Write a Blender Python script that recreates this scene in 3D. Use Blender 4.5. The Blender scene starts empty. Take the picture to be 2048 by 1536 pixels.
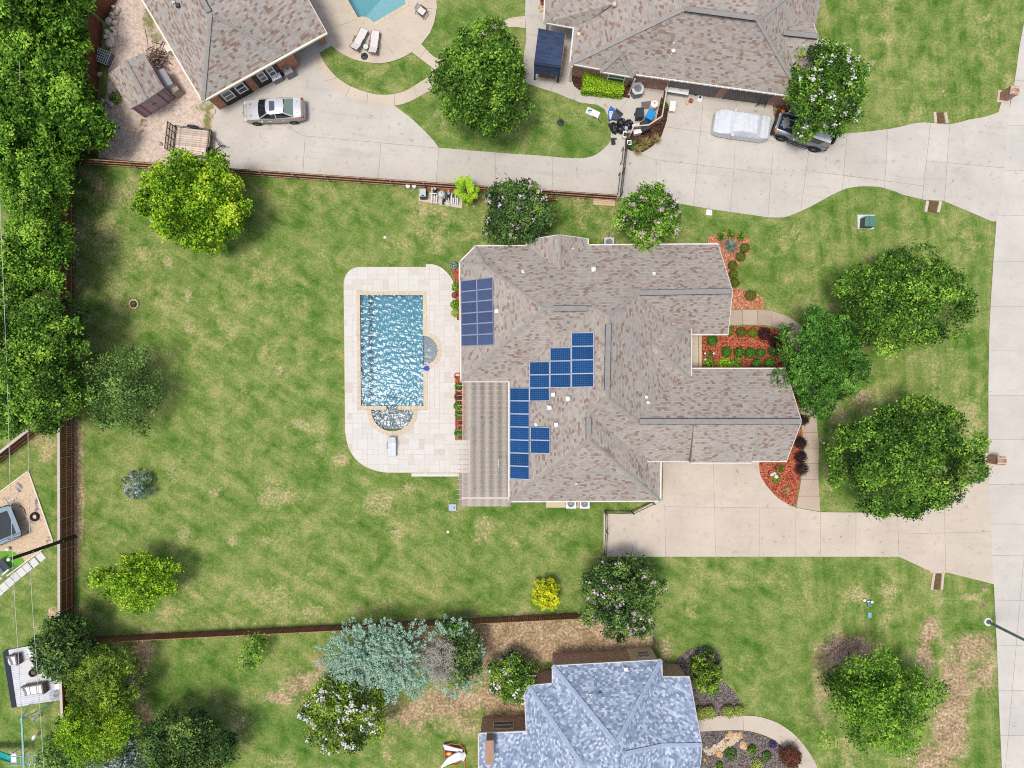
import bpy,bmesh,math,random
import numpy as np
from mathutils import Vector,Matrix
from mathutils.geometry import tessellate_polygon
rad = math.radians
random.seed(7);RNG = np.random.default_rng(7)
sc = bpy.context.scene
COL = sc.collection

# ------------------------------------------------------------------ camera, sky, sun, exposure
H = 54.0                     # camera height (m)
F = 1365.33                  # focal length in photograph pixels (24 mm on a 36 mm sensor, 2048 px)
cam_d = bpy.data.cameras.new('camera');cam_d.lens = 24;cam_d.sensor_width = 36
cam_d.clip_start = 0.5;cam_d.clip_end = 1500
cam = bpy.data.objects.new('camera',cam_d);COL.objects.link(cam)
cam.location = (0,0,H);cam.rotation_euler = (0,0,0);sc.camera = cam

SUN_EL,SUN_AZ = 77.0,240.0           # azimuth clockwise from +Y (image up)
world = bpy.data.worlds.new('World');sc.world = world;world.use_nodes = True
wn = world.node_tree.nodes;wl = world.node_tree.links;wn.clear()
wo = wn.new('ShaderNodeOutputWorld');wb = wn.new('ShaderNodeBackground');ws = wn.new('ShaderNodeTexSky')
ws.sky_type = 'NISHITA';ws.sun_disc = False
ws.sun_elevation = rad(SUN_EL);ws.sun_rotation = rad(SUN_AZ)
ws.air_density = 1.0;ws.dust_density = 4.0;ws.ozone_density = 1.0
wb.inputs['Strength'].default_value = 0.15
wl.new(ws.outputs[0],wb.inputs['Color']);wl.new(wb.outputs[0],wo.inputs['Surface'])
sun_d = bpy.data.lights.new('sun','SUN');sun_d.energy = 2.15;sun_d.angle = rad(14.0);sun_d.color = (1.0,0.965,0.91)
sun = bpy.data.objects.new('sun',sun_d);COL.objects.link(sun)
sd = Vector((math.sin(rad(SUN_AZ))*math.cos(rad(SUN_EL)),math.cos(rad(SUN_AZ))*math.cos(rad(SUN_EL)),math.sin(rad(SUN_EL))))
sun.rotation_euler = sd.to_track_quat('Z','Y').to_euler();sun.location = (0,0,120)
vs = sc.view_settings
vs.view_transform = 'Standard';vs.look = 'None';vs.gamma = 1.0;vs.use_curve_mapping = False;vs.exposure = 0.0
sc.cycles.use_denoising = False;sc.cycles.filter_width = 1.05

# ------------------------------------------------------------------ helpers
def P(x,y,z=0.0):
    """place seen at photograph pixel (x, y) when it lies z metres above the ground"""
    return Vector(((x-1024.0)/F*(H-z),(768.0-y)/F*(H-z),z))
def PP(pts,z=0.0):
    return [P(p[0],p[1],p[2] if len(p) > 2 else z) for p in pts]
PX = H/F                     # metres per photograph pixel on the ground

def tag(o,label=None,cat=None,group=None,kind=None):
    if label:o['label'] = label
    if cat:o['category'] = cat
    if group:o['group'] = group
    if kind:o['kind'] = kind
    return o
def thing(name,label,cat,loc=(0,0,0),rz=0.0,group=None):
    o = bpy.data.objects.new(name,None);COL.objects.link(o)
    o.empty_display_size = 0.2
    o.location = loc;o.rotation_euler = (0,0,rz)
    return tag(o,label,cat,group)
def link(name,me,parent=None,loc=None,rot=None,kind=None):
    o = bpy.data.objects.new(name,me);COL.objects.link(o)
    if parent:o.parent = parent
    if loc is not None:o.location = loc
    if rot is not None:o.rotation_euler = rot
    if kind:o['kind'] = kind
    return o
def copy_tree(o,parent=None):
    c = o.copy();COL.objects.link(c)
    if parent:c.parent = parent
    for ch in list(o.children):copy_tree(ch,c)
    return c

class MB:
    """collects faces of ONE part"""
    def __init__(s):s.v = [];s.f = [];s.m = [];s.uv = {}
    def add(s,vs_,fs,m=0):
        b = len(s.v);s.v += [tuple(v) for v in vs_]
        for f in fs:s.f.append(tuple(i+b for i in f));s.m.append(m)
        return s
    def box(s,c,d,rz=0.0,m=0,rx=0.0,ry=0.0):
        R = Matrix.Rotation(rz,3,'Z') @ Matrix.Rotation(ry,3,'Y') @ Matrix.Rotation(rx,3,'X')
        c = Vector(c);hx,hy,hz = d[0]/2,d[1]/2,d[2]/2
        vv = [c + R @ Vector((x*hx,y*hy,z*hz)) for z in (-1,1) for y in (-1,1) for x in (-1,1)]
        return s.add(vv,[(0,2,3,1),(4,5,7,6),(0,1,5,4),(2,6,7,3),(0,4,6,2),(1,3,7,5)],m)
    def tbox(s,c,d0,d1,h,rz=0.0,m=0):
        """tapered box standing on c: base d0, top d1"""
        R = Matrix.Rotation(rz,3,'Z');c = Vector(c)
        vv = [c + R @ Vector((x*d[0]/2,y*d[1]/2,z)) for z,d in ((0,d0),(h,d1)) for y in (-1,1) for x in (-1,1)]
        return s.add(vv,[(0,2,3,1),(4,5,7,6),(0,1,5,4),(2,6,7,3),(0,4,6,2),(1,3,7,5)],m)
    def bar(s,a,b,w,h=None,m=0,up=(0,0,1)):
        a = Vector(a);b = Vector(b);h = w if h is None else h
        d = (b-a)
        if d.length < 1e-6:return s
        d.normalize();u = Vector(up)
        if abs(d.dot(u)) > 0.98:u = Vector((1,0,0))
        x = d.cross(u).normalized();y = x.cross(d).normalized()
        vv = [p + x*(i*w/2) + y*(j*h/2) for p in (a,b) for j in (-1,1) for i in (-1,1)]
        return s.add(vv,[(0,2,3,1),(4,5,7,6),(0,1,5,4),(2,6,7,3),(0,4,6,2),(1,3,7,5)],m)
    def tube(s,pts,r,n=8,m=0,caps=True,closed=False):
        pts = [Vector(p) for p in pts];k = len(pts)
        rs = r if isinstance(r,(list,tuple)) else [r]*k
        vv = [];ref = None
        for i,p in enumerate(pts):
            if closed:d = pts[(i+1) % k]-pts[i-1]
            else:d = pts[min(i+1,k-1)]-pts[max(i-1,0)]
            d.normalize()
            if ref is None:ref = Vector((0,0,1)) if abs(d.z) < 0.9 else Vector((1,0,0))
            x = d.cross(ref)
            if x.length < 1e-4:x = d.cross(Vector((0,1,0)))
            x.normalize();y = x.cross(d).normalized();ref = y
            for j in range(n):
                a = 2*math.pi*j/n
                vv.append(p + (x*math.cos(a)+y*math.sin(a))*rs[i])
        fs = []
        for i in range(k if closed else k-1):
            i2 = (i+1) % k
            for j in range(n):
                j2 = (j+1) % n
                fs.append((i*n+j,i*n+j2,i2*n+j2,i2*n+j))
        if caps and not closed:
            fs.append(tuple(range(n-1,-1,-1)));fs.append(tuple((k-1)*n+j for j in range(n)))
        return s.add(vv,fs,m)
    def cyl(s,c,r,h,n=16,r2=None,m=0):
        c = Vector(c);r2 = r if r2 is None else r2
        return s.tube([c,c+Vector((0,0,h))],[r,r2],n,m)
    def lathe(s,prof,c=(0,0,0),n=16,m=0,sx=1,sy=1):
        c = Vector(c);vv = [];fs = []
        for (r,z) in prof:
            for j in range(n):
                a = 2*math.pi*j/n;vv.append(c+Vector((r*math.cos(a)*sx,r*math.sin(a)*sy,z)))
        for i in range(len(prof)-1):
            for j in range(n):
                j2 = (j+1) % n;fs.append((i*n+j,i*n+j2,(i+1)*n+j2,(i+1)*n+j))
        if prof[0][0] > 1e-6:fs.append(tuple(range(n-1,-1,-1)))
        if prof[-1][0] > 1e-6:fs.append(tuple((len(prof)-1)*n+j for j in range(n)))
        return s.add(vv,fs,m)
    def ring(s,c,R,r,n=24,k=8,m=0,squash=1.0):
        c = Vector(c)
        vv = [];fs = []
        for i in range(n):
            a = 2*math.pi*i/n
            for j in range(k):
                b = 2*math.pi*j/k;q = R+r*math.cos(b)
                vv.append(c+Vector((q*math.cos(a),q*math.sin(a),r*squash*math.sin(b))))
        for i in range(n):
            for j in range(k):
                fs.append((i*k+j,((i+1) % n)*k+j,((i+1) % n)*k+(j+1) % k,i*k+(j+1) % k))
        return s.add(vv,fs,m)
    def blob(s,c,r,n=10,k=7,jit=0.0,m=0,rz=0.0,seed=None):
        """uneven lump: r = (rx, ry, rz)"""
        rr = random.Random(seed if seed is not None else random.random())
        c = Vector(c);vv = [];fs = [];R = Matrix.Rotation(rz,3,'Z')
        for i in range(k+1):
            t = math.pi*i/k
            for j in range(n):
                a = 2*math.pi*j/n
                q = 1+rr.uniform(-jit,jit)
                vv.append(c+R @ Vector((r[0]*math.sin(t)*math.cos(a)*q,r[1]*math.sin(t)*math.sin(a)*q,r[2]*math.cos(t)*q)))
        for i in range(k):
            for j in range(n):
                j2 = (j+1) % n;fs.append((i*n+j,(i+1)*n+j,(i+1)*n+j2,i*n+j2))
        return s.add(vv,fs,m)
    def prism(s,poly,z0,z1,m=0,holes=()):
        loops = [[Vector((p[0],p[1],0)) for p in poly]]+[[Vector((p[0],p[1],0)) for p in h] for h in holes]
        flat = [p for l in loops for p in l]
        tri = tessellate_polygon(loops);n = len(flat)
        b = [(p.x,p.y,z0) for p in flat];t = [(p.x,p.y,z1) for p in flat]
        fs = []
        for a,bb,c in tri:
            nz = (flat[bb]-flat[a]).cross(flat[c]-flat[a]).z
            q = (a,bb,c) if nz > 0 else (a,c,bb)
            fs.append(tuple(i+n for i in q));fs.append(tuple(reversed(q)))
        o = 0
        for l in loops:
            k = len(l)
            for i in range(k):
                fs.append((o+i,o+(i+1) % k,n+o+(i+1) % k,n+o+i))
            o += k
        return s.add(b+t,fs,m)
    def mesh(s,name,mats,off=None,smooth=False,fixn=False):
        me = bpy.data.meshes.new(name)
        vv = s.v if off is None else [(a[0]-off[0],a[1]-off[1],a[2]-off[2]) for a in s.v]
        me.from_pydata(vv,[],s.f)
        if not isinstance(mats,(list,tuple)):mats = [mats]
        for mm in mats:me.materials.append(mm)
        if len(mats) > 1:me.polygons.foreach_set('material_index',s.m)
        if fixn:
            bm = bmesh.new();bm.from_mesh(me);bmesh.ops.recalc_face_normals(bm,faces=bm.faces);bm.to_mesh(me);bm.free()
        if smooth:
            me.polygons.foreach_set('use_smooth',[True]*len(me.polygons))
            me.set_sharp_from_angle(angle=rad(smooth if smooth is not True else 40))
        me.update()
        return me
    def build(s,name,mats,parent=None,smooth=False,local=False,kind=None,fixn=True):
        off = None
        if parent is not None and not local:off = parent.matrix_basis.translation if parent.parent is None else parent.parent.matrix_basis.translation + parent.matrix_basis.translation
        me = s.mesh(name,mats,off,smooth,fixn)
        return link(name,me,parent,kind=kind)

# ------------------------------------------------------------------ materials
def nt(name):
    m = bpy.data.materials.new(name);m.use_nodes = True
    t = m.node_tree;t.nodes.clear()
    out = t.nodes.new('ShaderNodeOutputMaterial');return m,t,out
def N(t,typ,**kw):
    n = t.nodes.new(typ)
    for k,v in kw.items():setattr(n,k,v)
    return n
def L(t,a,b):t.links.new(a,b)
def math_n(t,op,a,b=None,c=None):
    n = N(t,'ShaderNodeMath',operation=op)
    for i,x in enumerate((a,b,c)):
        if x is None:continue
        if isinstance(x,(int,float)):n.inputs[i].default_value = x
        else:L(t,x,n.inputs[i])
    return n.outputs[0]
def mixc(t,f,a,b,blend='MIX'):
    n = N(t,'ShaderNodeMix',data_type='RGBA',blend_type=blend)
    n.clamp_factor = True
    for i,x in ((0,f),(6,a),(7,b)):
        if isinstance(x,(int,float)):n.inputs[i].default_value = x
        elif isinstance(x,tuple):n.inputs[i].default_value = (*x[:3],1)
        else:L(t,x,n.inputs[i])
    return n.outputs[2]
def noise(t,co,scale,detail=4,rough=0.55,dist=0.0):
    n = N(t,'ShaderNodeTexNoise');n.inputs['Scale'].default_value = scale;n.inputs['Detail'].default_value = detail
    n.inputs['Roughness'].default_value = rough;n.inputs['Distortion'].default_value = dist
    if co is not None:L(t,co,n.inputs['Vector'])
    return n.outputs['Fac']
def ramp(t,f,stops,interp='LINEAR'):
    n = N(t,'ShaderNodeValToRGB');r = n.color_ramp;r.interpolation = interp
    while len(r.elements) < len(stops):r.elements.new(0.5)
    for e,(p,c) in zip(r.elements,stops):
        e.position = p;e.color = (c,c,c,1) if isinstance(c,(int,float)) else (*c[:3],1)
    L(t,f,n.inputs[0]);return n.outputs['Color']
def sstep(t,f,a,b):
    n = N(t,'ShaderNodeMapRange',interpolation_type='SMOOTHSTEP')
    n.inputs['From Min'].default_value = a;n.inputs['From Max'].default_value = b
    L(t,f,n.inputs['Value']);return n.outputs['Result']
def wpos(t):return N(t,'ShaderNodeNewGeometry').outputs['Position']
def opos(t):return N(t,'ShaderNodeTexCoord').outputs['Object']
def orand(t):return N(t,'ShaderNodeObjectInfo').outputs['Random']
def bsdf(t,out,col,rough=0.7,spec=0.3,metal=0.0,bump=None,bdist=0.02,bstr=0.5):
    b = N(t,'ShaderNodeBsdfPrincipled')
    if isinstance(col,tuple):b.inputs['Base Color'].default_value = (*col[:3],1)
    else:L(t,col,b.inputs['Base Color'])
    if isinstance(rough,(int,float)):b.inputs['Roughness'].default_value = rough
    else:L(t,rough,b.inputs['Roughness'])
    b.inputs['Specular IOR Level'].default_value = spec;b.inputs['Metallic'].default_value = metal
    if bump is not None:
        bn = N(t,'ShaderNodeBump');bn.inputs['Strength'].default_value = bstr;bn.inputs['Distance'].default_value = bdist
        L(t,bump,bn.inputs['Height']);L(t,bn.outputs[0],b.inputs['Normal'])
    L(t,b.outputs[0],out.inputs['Surface']);return b
_mc = {}
def S(r,g,b):
    """display colour 0-255 -> linear"""
    f = lambda c:(c/255/12.92) if c <= 10 else ((c/255+0.055)/1.055)**2.4
    return (f(r),f(g),f(b))
def M(name,col,rough=0.6,var=0.15,scale=4.0,spec=0.3,metal=0.0,rnd=0.0,bump=0.15,bscale=20.0,col2=None,world_co=False):
    """plain painted / moulded / weathered surface with grain, wear and small relief"""
    if name in _mc:return _mc[name]
    m,t,out = nt(name);co = wpos(t) if world_co else opos(t)
    n1 = noise(t,co,scale,5);n2 = noise(t,co,bscale,3)
    d = tuple(c*(1-var) for c in col);l = tuple(min(1,c*(1+var)) for c in col)
    c = ramp(t,n1,[(0.3,d),(0.7,l)])
    if col2:c = mixc(t,sstep(t,noise(t,co,scale*0.6,6,0.65),0.5,0.62),c,col2)
    if rnd:
        hv = N(t,'ShaderNodeHueSaturation');L(t,c,hv.inputs['Color'])
        L(t,math_n(t,'MULTIPLY_ADD',orand(t),rnd*2,1-rnd),hv.inputs['Value']);c = hv.outputs[0]
    bsdf(t,out,c,rough,spec,metal,n2 if bump else None,0.01,bump)
    _mc[name] = m;return m

def leaf_mat(name,cols,trans=0.16,rough=0.5):
    """cols: four colours from dark to light, picked per leaf"""
    m,t,out = nt(name)
    a = N(t,'ShaderNodeAttribute',attribute_name='tint')
    c = ramp(t,a.outputs['Fac'],[(0.0,cols[0]),(0.38,cols[1]),(0.72,cols[2]),(1.0,cols[3])])
    b = N(t,'ShaderNodeBsdfPrincipled');L(t,c,b.inputs['Base Color'])
    b.inputs['Roughness'].default_value = 0.6;b.inputs['Specular IOR Level'].default_value = 0.08
    tr = N(t,'ShaderNodeBsdfTranslucent')
    L(t,mixc(t,1.0,c,(1.0,1.0,0.55),'MULTIPLY'),tr.inputs['Color'])
    mx = N(t,'ShaderNodeMixShader');mx.inputs[0].default_value = trans
    L(t,b.outputs[0],mx.inputs[1]);L(t,tr.outputs[0],mx.inputs[2]);L(t,mx.outputs[0],out.inputs['Surface'])
    return m

def shingle_mat(name,stops,course=0.143,tab=0.34):
    """laminated roof shingles: every tab its own tone (UV in metres: u along the course, v up the slope)"""
    m,t,out = nt(name)
    uv = N(t,'ShaderNodeUVMap',uv_map='uv').outputs[0]
    sx = N(t,'ShaderNodeSeparateXYZ');L(t,uv,sx.inputs[0])
    row = math_n(t,'FLOOR',math_n(t,'DIVIDE',sx.outputs[1],course))
    wn_ = N(t,'ShaderNodeTexWhiteNoise',noise_dimensions='1D');L(t,row,wn_.inputs['W'])
    jit = noise(t,uv,1.3,2)
    uu = math_n(t,'ADD',math_n(t,'DIVIDE',sx.outputs[0],tab),math_n(t,'MULTIPLY',wn_.outputs['Value'],9.7))
    uu = math_n(t,'ADD',uu,math_n(t,'MULTIPLY',jit,0.25))
    cell = math_n(t,'FLOOR',uu)
    cb = N(t,'ShaderNodeCombineXYZ');L(t,cell,cb.inputs[0]);L(t,row,cb.inputs[1])
    w2 = N(t,'ShaderNodeTexWhiteNoise',noise_dimensions='2D');L(t,cb.outputs[0],w2.inputs['Vector'])
    big = noise(t,uv,0.55,3)
    val = math_n(t,'ADD',w2.outputs['Value'],math_n(t,'MULTIPLY',math_n(t,'SUBTRACT',big,0.5),0.22))
    c = ramp(t,val,stops,'CONSTANT')
    g = noise(t,uv,30,3,0.7)
    c = mixc(t,1.0,c,ramp(t,g,[(0.25,0.88),(0.75,1.1)]),'MULTIPLY')
    st = noise(t,wpos(t),0.35,4)
    c = mixc(t,1.0,c,ramp(t,st,[(0.3,0.93),(0.7,1.06)]),'MULTIPLY')
    saw = math_n(t,'FRACT',math_n(t,'DIVIDE',sx.outputs[1],course))
    hgt = math_n(t,'ADD',math_n(t,'MULTIPLY',math_n(t,'SUBTRACT',1.0,saw),0.8),math_n(t,'MULTIPLY',w2.outputs['Value'],0.5))
    bsdf(t,out,c,0.9,0.15,0,hgt,0.03,0.6)
    return m
# ================================================================== GROUND AND PAVING
def concrete_mat(name,col,stain=(0.30,0.28,0.25),rnd=0.035,warm=None):
    m,t,out = nt(name);co = wpos(t)
    n1 = noise(t,co,0.35,6,0.6);n2 = noise(t,co,2.2,6,0.65);n3 = noise(t,co,22,4,0.7)
    c = ramp(t,n1,[(0.3,tuple(x*0.90 for x in col)),(0.7,tuple(min(1,x*1.07) for x in col))])
    if warm:c = mixc(t,sstep(t,noise(t,co,0.22,4),0.45,0.65),c,warm)
    c = mixc(t,math_n(t,'MULTIPLY',sstep(t,n2,0.54,0.72),0.42),c,stain)
    c = mixc(t,1.0,c,ramp(t,n3,[(0.3,0.93),(0.7,1.05)]),'MULTIPLY')
    mp = N(t,'ShaderNodeMapping');mp.vector_type = 'TEXTURE';mp.inputs['Rotation'].default_value = (0,0,rad(-6));mp.inputs['Scale'].default_value = (5.0,0.55,1);L(t,co,mp.inputs['Vector'])
    c = mixc(t,math_n(t,'MULTIPLY',sstep(t,noise(t,mp.outputs[0],0.8,4,0.6),0.52,0.72),0.22),c,stain)
    # small dark drips and tyre scuffs
    v = noise(t,co,1.1,2);v2 = noise(t,co,6.0,5,0.7)
    c = mixc(t,math_n(t,'MULTIPLY',sstep(t,math_n(t,'MULTIPLY',v,v2),0.37,0.46),0.55),c,tuple(x*0.45 for x in stain))
    hv = N(t,'ShaderNodeHueSaturation');L(t,c,hv.inputs['Color'])
    L(t,math_n(t,'MULTIPLY_ADD',orand(t),rnd*2,1-rnd),hv.inputs['Value'])
    bsdf(t,out,hv.outputs[0],0.85,0.2,0,n3,0.004,0.4)
    return m
m_conc_grey = concrete_mat('concrete_grey',S(194,188,177))
m_conc_warm = concrete_mat('concrete_warm',S(198,186,170),stain=(0.36,0.29,0.22))
m_conc_beige = concrete_mat('concrete_beige',S(200,187,168),stain=(0.38,0.30,0.22))
m_conc_pink = concrete_mat('concrete_pink',S(184,166,148),stain=(0.30,0.22,0.16),rnd=0.06)
m_road = concrete_mat('road_concrete',S(198,192,182),stain=(0.42,0.40,0.38))
m_joint = M('joint_filler',S(120,112,102),0.95,0.2,3,bump=0.3)
m_joint_l = M('joint_filler_pale',S(164,156,146),0.95,0.2,3,bump=0.3)

def slab_split(poly,z0,z1,cuts,gap,holes=()):
    """poly (world xy) cut by joints -> list of bmesh-like (verts, faces) islands. cuts: (a, b, box or None) in world xy"""
    loops = [[Vector((p[0],p[1],0)) for p in poly]]+[[Vector((p[0],p[1],0)) for p in h] for h in holes]
    flat = [p for l in loops for p in l]
    bm = bmesh.new();vs_ = [bm.verts.new((p.x,p.y,z1)) for p in flat]
    for a,b,c in tessellate_polygon(loops):
        nz = (flat[b]-flat[a]).cross(flat[c]-flat[a]).z
        if abs(nz) < 1e-9:continue
        try:bm.faces.new((vs_[a],vs_[b],vs_[c]) if nz > 0 else (vs_[a],vs_[c],vs_[b]))
        except ValueError:pass
    for a,b,bx in cuts:
        a = Vector((a[0],a[1],0));b = Vector((b[0],b[1],0));d = (b-a).normalized();n = Vector((-d.y,d.x,0))
        L_ = (b-a).length
        def sel():
            fs = []
            for f in bm.faces:
                c = f.calc_center_median();q = (c-a).dot(d)
                if bx is None or (-0.2 <= q <= L_+0.2):fs.append(f)
            return fs
        if bx is not None:    # first cut across the ends so the joint stops there
            for pt in (a,b):
                near = [f for f in bm.faces if abs((f.calc_center_median()-a).dot(n)) < 60]
                g = set(near);[g.update(f.edges) for f in near];[g.update(f.verts) for f in near]
                # only split faces crossed by the joint itself
                cross_f = [f for f in near if min((v.co-a).dot(n) for v in f.verts) < 0 < max((v.co-a).dot(n) for v in f.verts)
                           and max((v.co-a).dot(d) for v in f.verts) > -0.01 and min((v.co-a).dot(d) for v in f.verts) < L_+0.01]
                g = set(cross_f);[g.update(f.edges) for f in cross_f];[g.update(f.verts) for f in cross_f]
                bmesh.ops.bisect_plane(bm,geom=list(g),plane_co=pt,plane_no=d,dist=1e-5)
        for off in (-gap/2,gap/2):
            fs = sel();g = set(fs)
            for f in fs:g.update(f.edges);g.update(f.verts)
            bmesh.ops.bisect_plane(bm,geom=list(g),plane_co=a+n*off,plane_no=n,dist=1e-5)
        kill = [f for f in sel() if abs((f.calc_center_median()-a).dot(n)) < gap/2-1e-5]
        bmesh.ops.delete(bm,geom=kill,context='FACES')
    bm.faces.ensure_lookup_table();seen = set();out = []
    for f0 in bm.faces:
        if f0 in seen:continue
        st = [f0];seen.add(f0);isl = []
        while st:
            f = st.pop();isl.append(f)
            for e in f.edges:
                for g in e.link_faces:
                    if g not in seen:seen.add(g);st.append(g)
        ids = {};vv = [];ff = []
        for f in isl:
            q = []
            for v in f.verts:
                if v not in ids:ids[v] = len(vv);vv.append(v.co.copy())
                q.append(ids[v])
            ff.append(tuple(q))
        # skirts
        be = {}
        for f in ff:
            for i in range(len(f)):
                a,b = f[i],f[(i+1) % len(f)]
                if (b,a) in be:del be[(b,a)]
                else:be[(a,b)] = 1
        low = {}
        for a,b in list(be):
            for k in (a,b):
                if k not in low:low[k] = len(vv);vv.append(Vector((vv[k].x,vv[k].y,z0)))
            ff.append((b,a,low[a],low[b]))
        area = sum(f.calc_area() for f in isl)
        if area > 0.05:out.append((vv,ff))
    bm.free();return out

def paving(name,px_poly,cuts,mat,z1=0.06,gap=0.035,holes=(),jm=None,kind='structure',piece='slab',holes_z=None):
    root = bpy.data.objects.new(name,None);COL.objects.link(root);root['kind'] = kind
    poly = [P(p[0],p[1]) for p in px_poly];hs = [[P(p[0],p[1]) for p in h] for h in holes]
    MB().prism(poly,-0.05,z1-0.03,holes=hs).build('joint_bed',jm or m_joint,root)
    cw = [(P(*c[0]),P(*c[1]),(True if len(c) > 2 else None)) for c in cuts]
    for vv,ff in slab_split(poly,z1-0.05,z1,cw,gap,hs):
        MB().add(vv,ff).build(piece,mat,root)
    return root

def arc(cx,cy,r,a0,a1,n):
    return [(cx+r*math.cos(rad(a0+(a1-a0)*i/n)),cy+r*math.sin(rad(a0+(a1-a0)*i/n))) for i in range(n+1)]
def smooth_path(pts,n=4):
    """Catmull-Rom through px points"""
    out = []
    k = len(pts)
    for i in range(k-1):
        p0,p1,p2,p3 = pts[max(i-1,0)],pts[i],pts[i+1],pts[min(i+2,k-1)]
        for j in range(n):
            t = j/n
            out.append(tuple(0.5*((2*p1[d])+(-p0[d]+p2[d])*t+(2*p0[d]-5*p1[d]+4*p2[d]-p3[d])*t*t+(-p0[d]+3*p1[d]-3*p2[d]+p3[d])*t**3) for d in (0,1)))
    out.append(tuple(pts[-1][:2]));return out

# ---------------------------------------------------------------- lawn: one sheet to the horizon, dry / dirt / lush maps from the place
DRY = [  # px, py, rx, ry, amount  (straw-coloured, worn turf)
 (250,390,120,60,.6),(210,440,70,110,.55),(230,560,60,80,.45),(400,380,120,40,.4),(330,600,110,70,.35),(420,680,90,90,.35),(300,505,40,30,.6),(335,525,14,12,.9),(375,590,10,14,1),(380,660,12,9,1),(505,520,60,60,.35),(560,620,50,70,.4),
 (545,700,40,40,.45),(440,700,90,80,.25),(430,520,60,60,.25),(560,740,14,14,.9),(640,700,24,70,.3),(690,520,60,20,.3),(600,590,30,40,.45),(540,560,20,40,.4),
 (860,420,60,28,.7),(850,470,60,30,.55),(900,450,60,40,.55),(800,485,40,20,.6),(940,470,40,20,.5),(880,500,40,16,.6),(1150,430,60,40,.5),(1215,470,36,30,.55),(1200,420,50,30,.35),
 (570,785,40,20,.35),(600,850,24,16,.75),(640,895,14,30,.7),(683,920,20,14,1),(640,920,30,30,.35),(560,995,60,36,.65),(545,1060,60,40,.4),(530,1080,30,20,.5),
 (760,1005,40,34,.75),(815,975,18,14,.85),(785,1065,26,10,.8),(795,1050,30,14,.5),(880,1030,60,36,.35),(965,1055,34,36,.7),(955,1080,20,16,.8),(940,1035,40,20,.4),(1030,1080,40,40,.45),
 (700,1120,90,50,.25),(640,1170,80,50,.3),(540,1190,60,40,.5),(620,1220,60,30,.5),(760,1200,90,30,.35),(860,1180,120,40,.25),(400,1180,70,40,.3),(320,1230,120,30,.5),(420,1240,100,14,.45),
 (1110,1060,30,24,.5),(1140,1045,14,14,.6),(1050,1120,50,30,.3),(345,950,14,14,.8),(430,985,14,12,.9),(490,785,14,14,.8),(370,1065,24,24,.6),(465,1085,14,12,.8),
 (1560,480,40,60,.45),(1585,470,24,20,.55),(1650,540,40,60,.4),(1600,590,60,40,.35),(1700,450,60,50,.3),(1840,450,50,30,.4),(1920,470,40,40,.5),(1950,490,30,12,.7),(1640,620,50,40,.4),
 (1740,820,40,60,.55),(1940,830,36,60,.6),(1955,865,20,30,.5),(1660,860,12,60,.4),(1660,970,20,40,.6),(1900,700,40,60,.35),(1870,760,10,60,.6),(1830,720,10,40,.4),
 (1770,75,24,14,.8),(1775,20,60,30,.55),(1720,40,30,30,.35),(1745,125,12,8,1),(1730,160,30,30,.35),(1980,70,40,60,.5),(2010,160,22,20,.7),(1860,170,40,40,.4),(1900,190,60,30,.4),(1830,220,50,30,.45),(1700,110,50,50,.3),(1890,60,30,70,.25),
 (1560,1160,60,20,.5),(1600,1190,40,24,.45),(1480,1170,30,16,.4),(1400,1150,60,14,.35),(1720,1190,40,30,.8),(1775,1185,26,40,.7),(1770,1240,20,30,.7),(1650,1180,40,20,.4),(1380,1220,30,40,.4),(1650,1440,60,50,.45),(1700,1520,60,30,.6),(1600,1420,60,60,.3),(1690,1480,30,30,.5),
 (1945,1195,30,10,1),(1965,1180,24,10,.7),(1500,1330,50,40,.35),(1520,1380,40,30,.35),(1545,1240,60,30,.2),
 (640,180,20,10,.35),(720,145,60,30,.35),(870,225,20,14,.5),(885,250,16,20,.6),(1090,240,50,30,.45),(1150,225,30,16,.5),(1060,280,60,14,.4),(935,290,50,12,.3),(960,20,40,30,.3),(925,40,30,30,.35),
 (360,1340,50,20,.3),(495,1390,30,60,.4),(470,1330,60,60,.2),(900,1500,30,14,.5),(880,1520,40,20,.4),(560,1520,50,30,.6),(660,1530,30,14,.4),
 (60,1000,30,60,.3),(80,880,40,26,.8),(95,905,22,24,.9),(60,1180,60,60,.25),(20,940,30,30,.4),(30,1250,60,60,.25),(80,1430,40,30,.4),(40,1500,40,30,.55),(100,1480,30,60,.3),
 (290,600,50,60,.3),(230,560,60,80,.35),(390,770,60,60,.25),(700,440,60,30,.3),(620,395,40,14,.45),(680,380,60,10,.4),(560,380,60,14,.4)]
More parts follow.
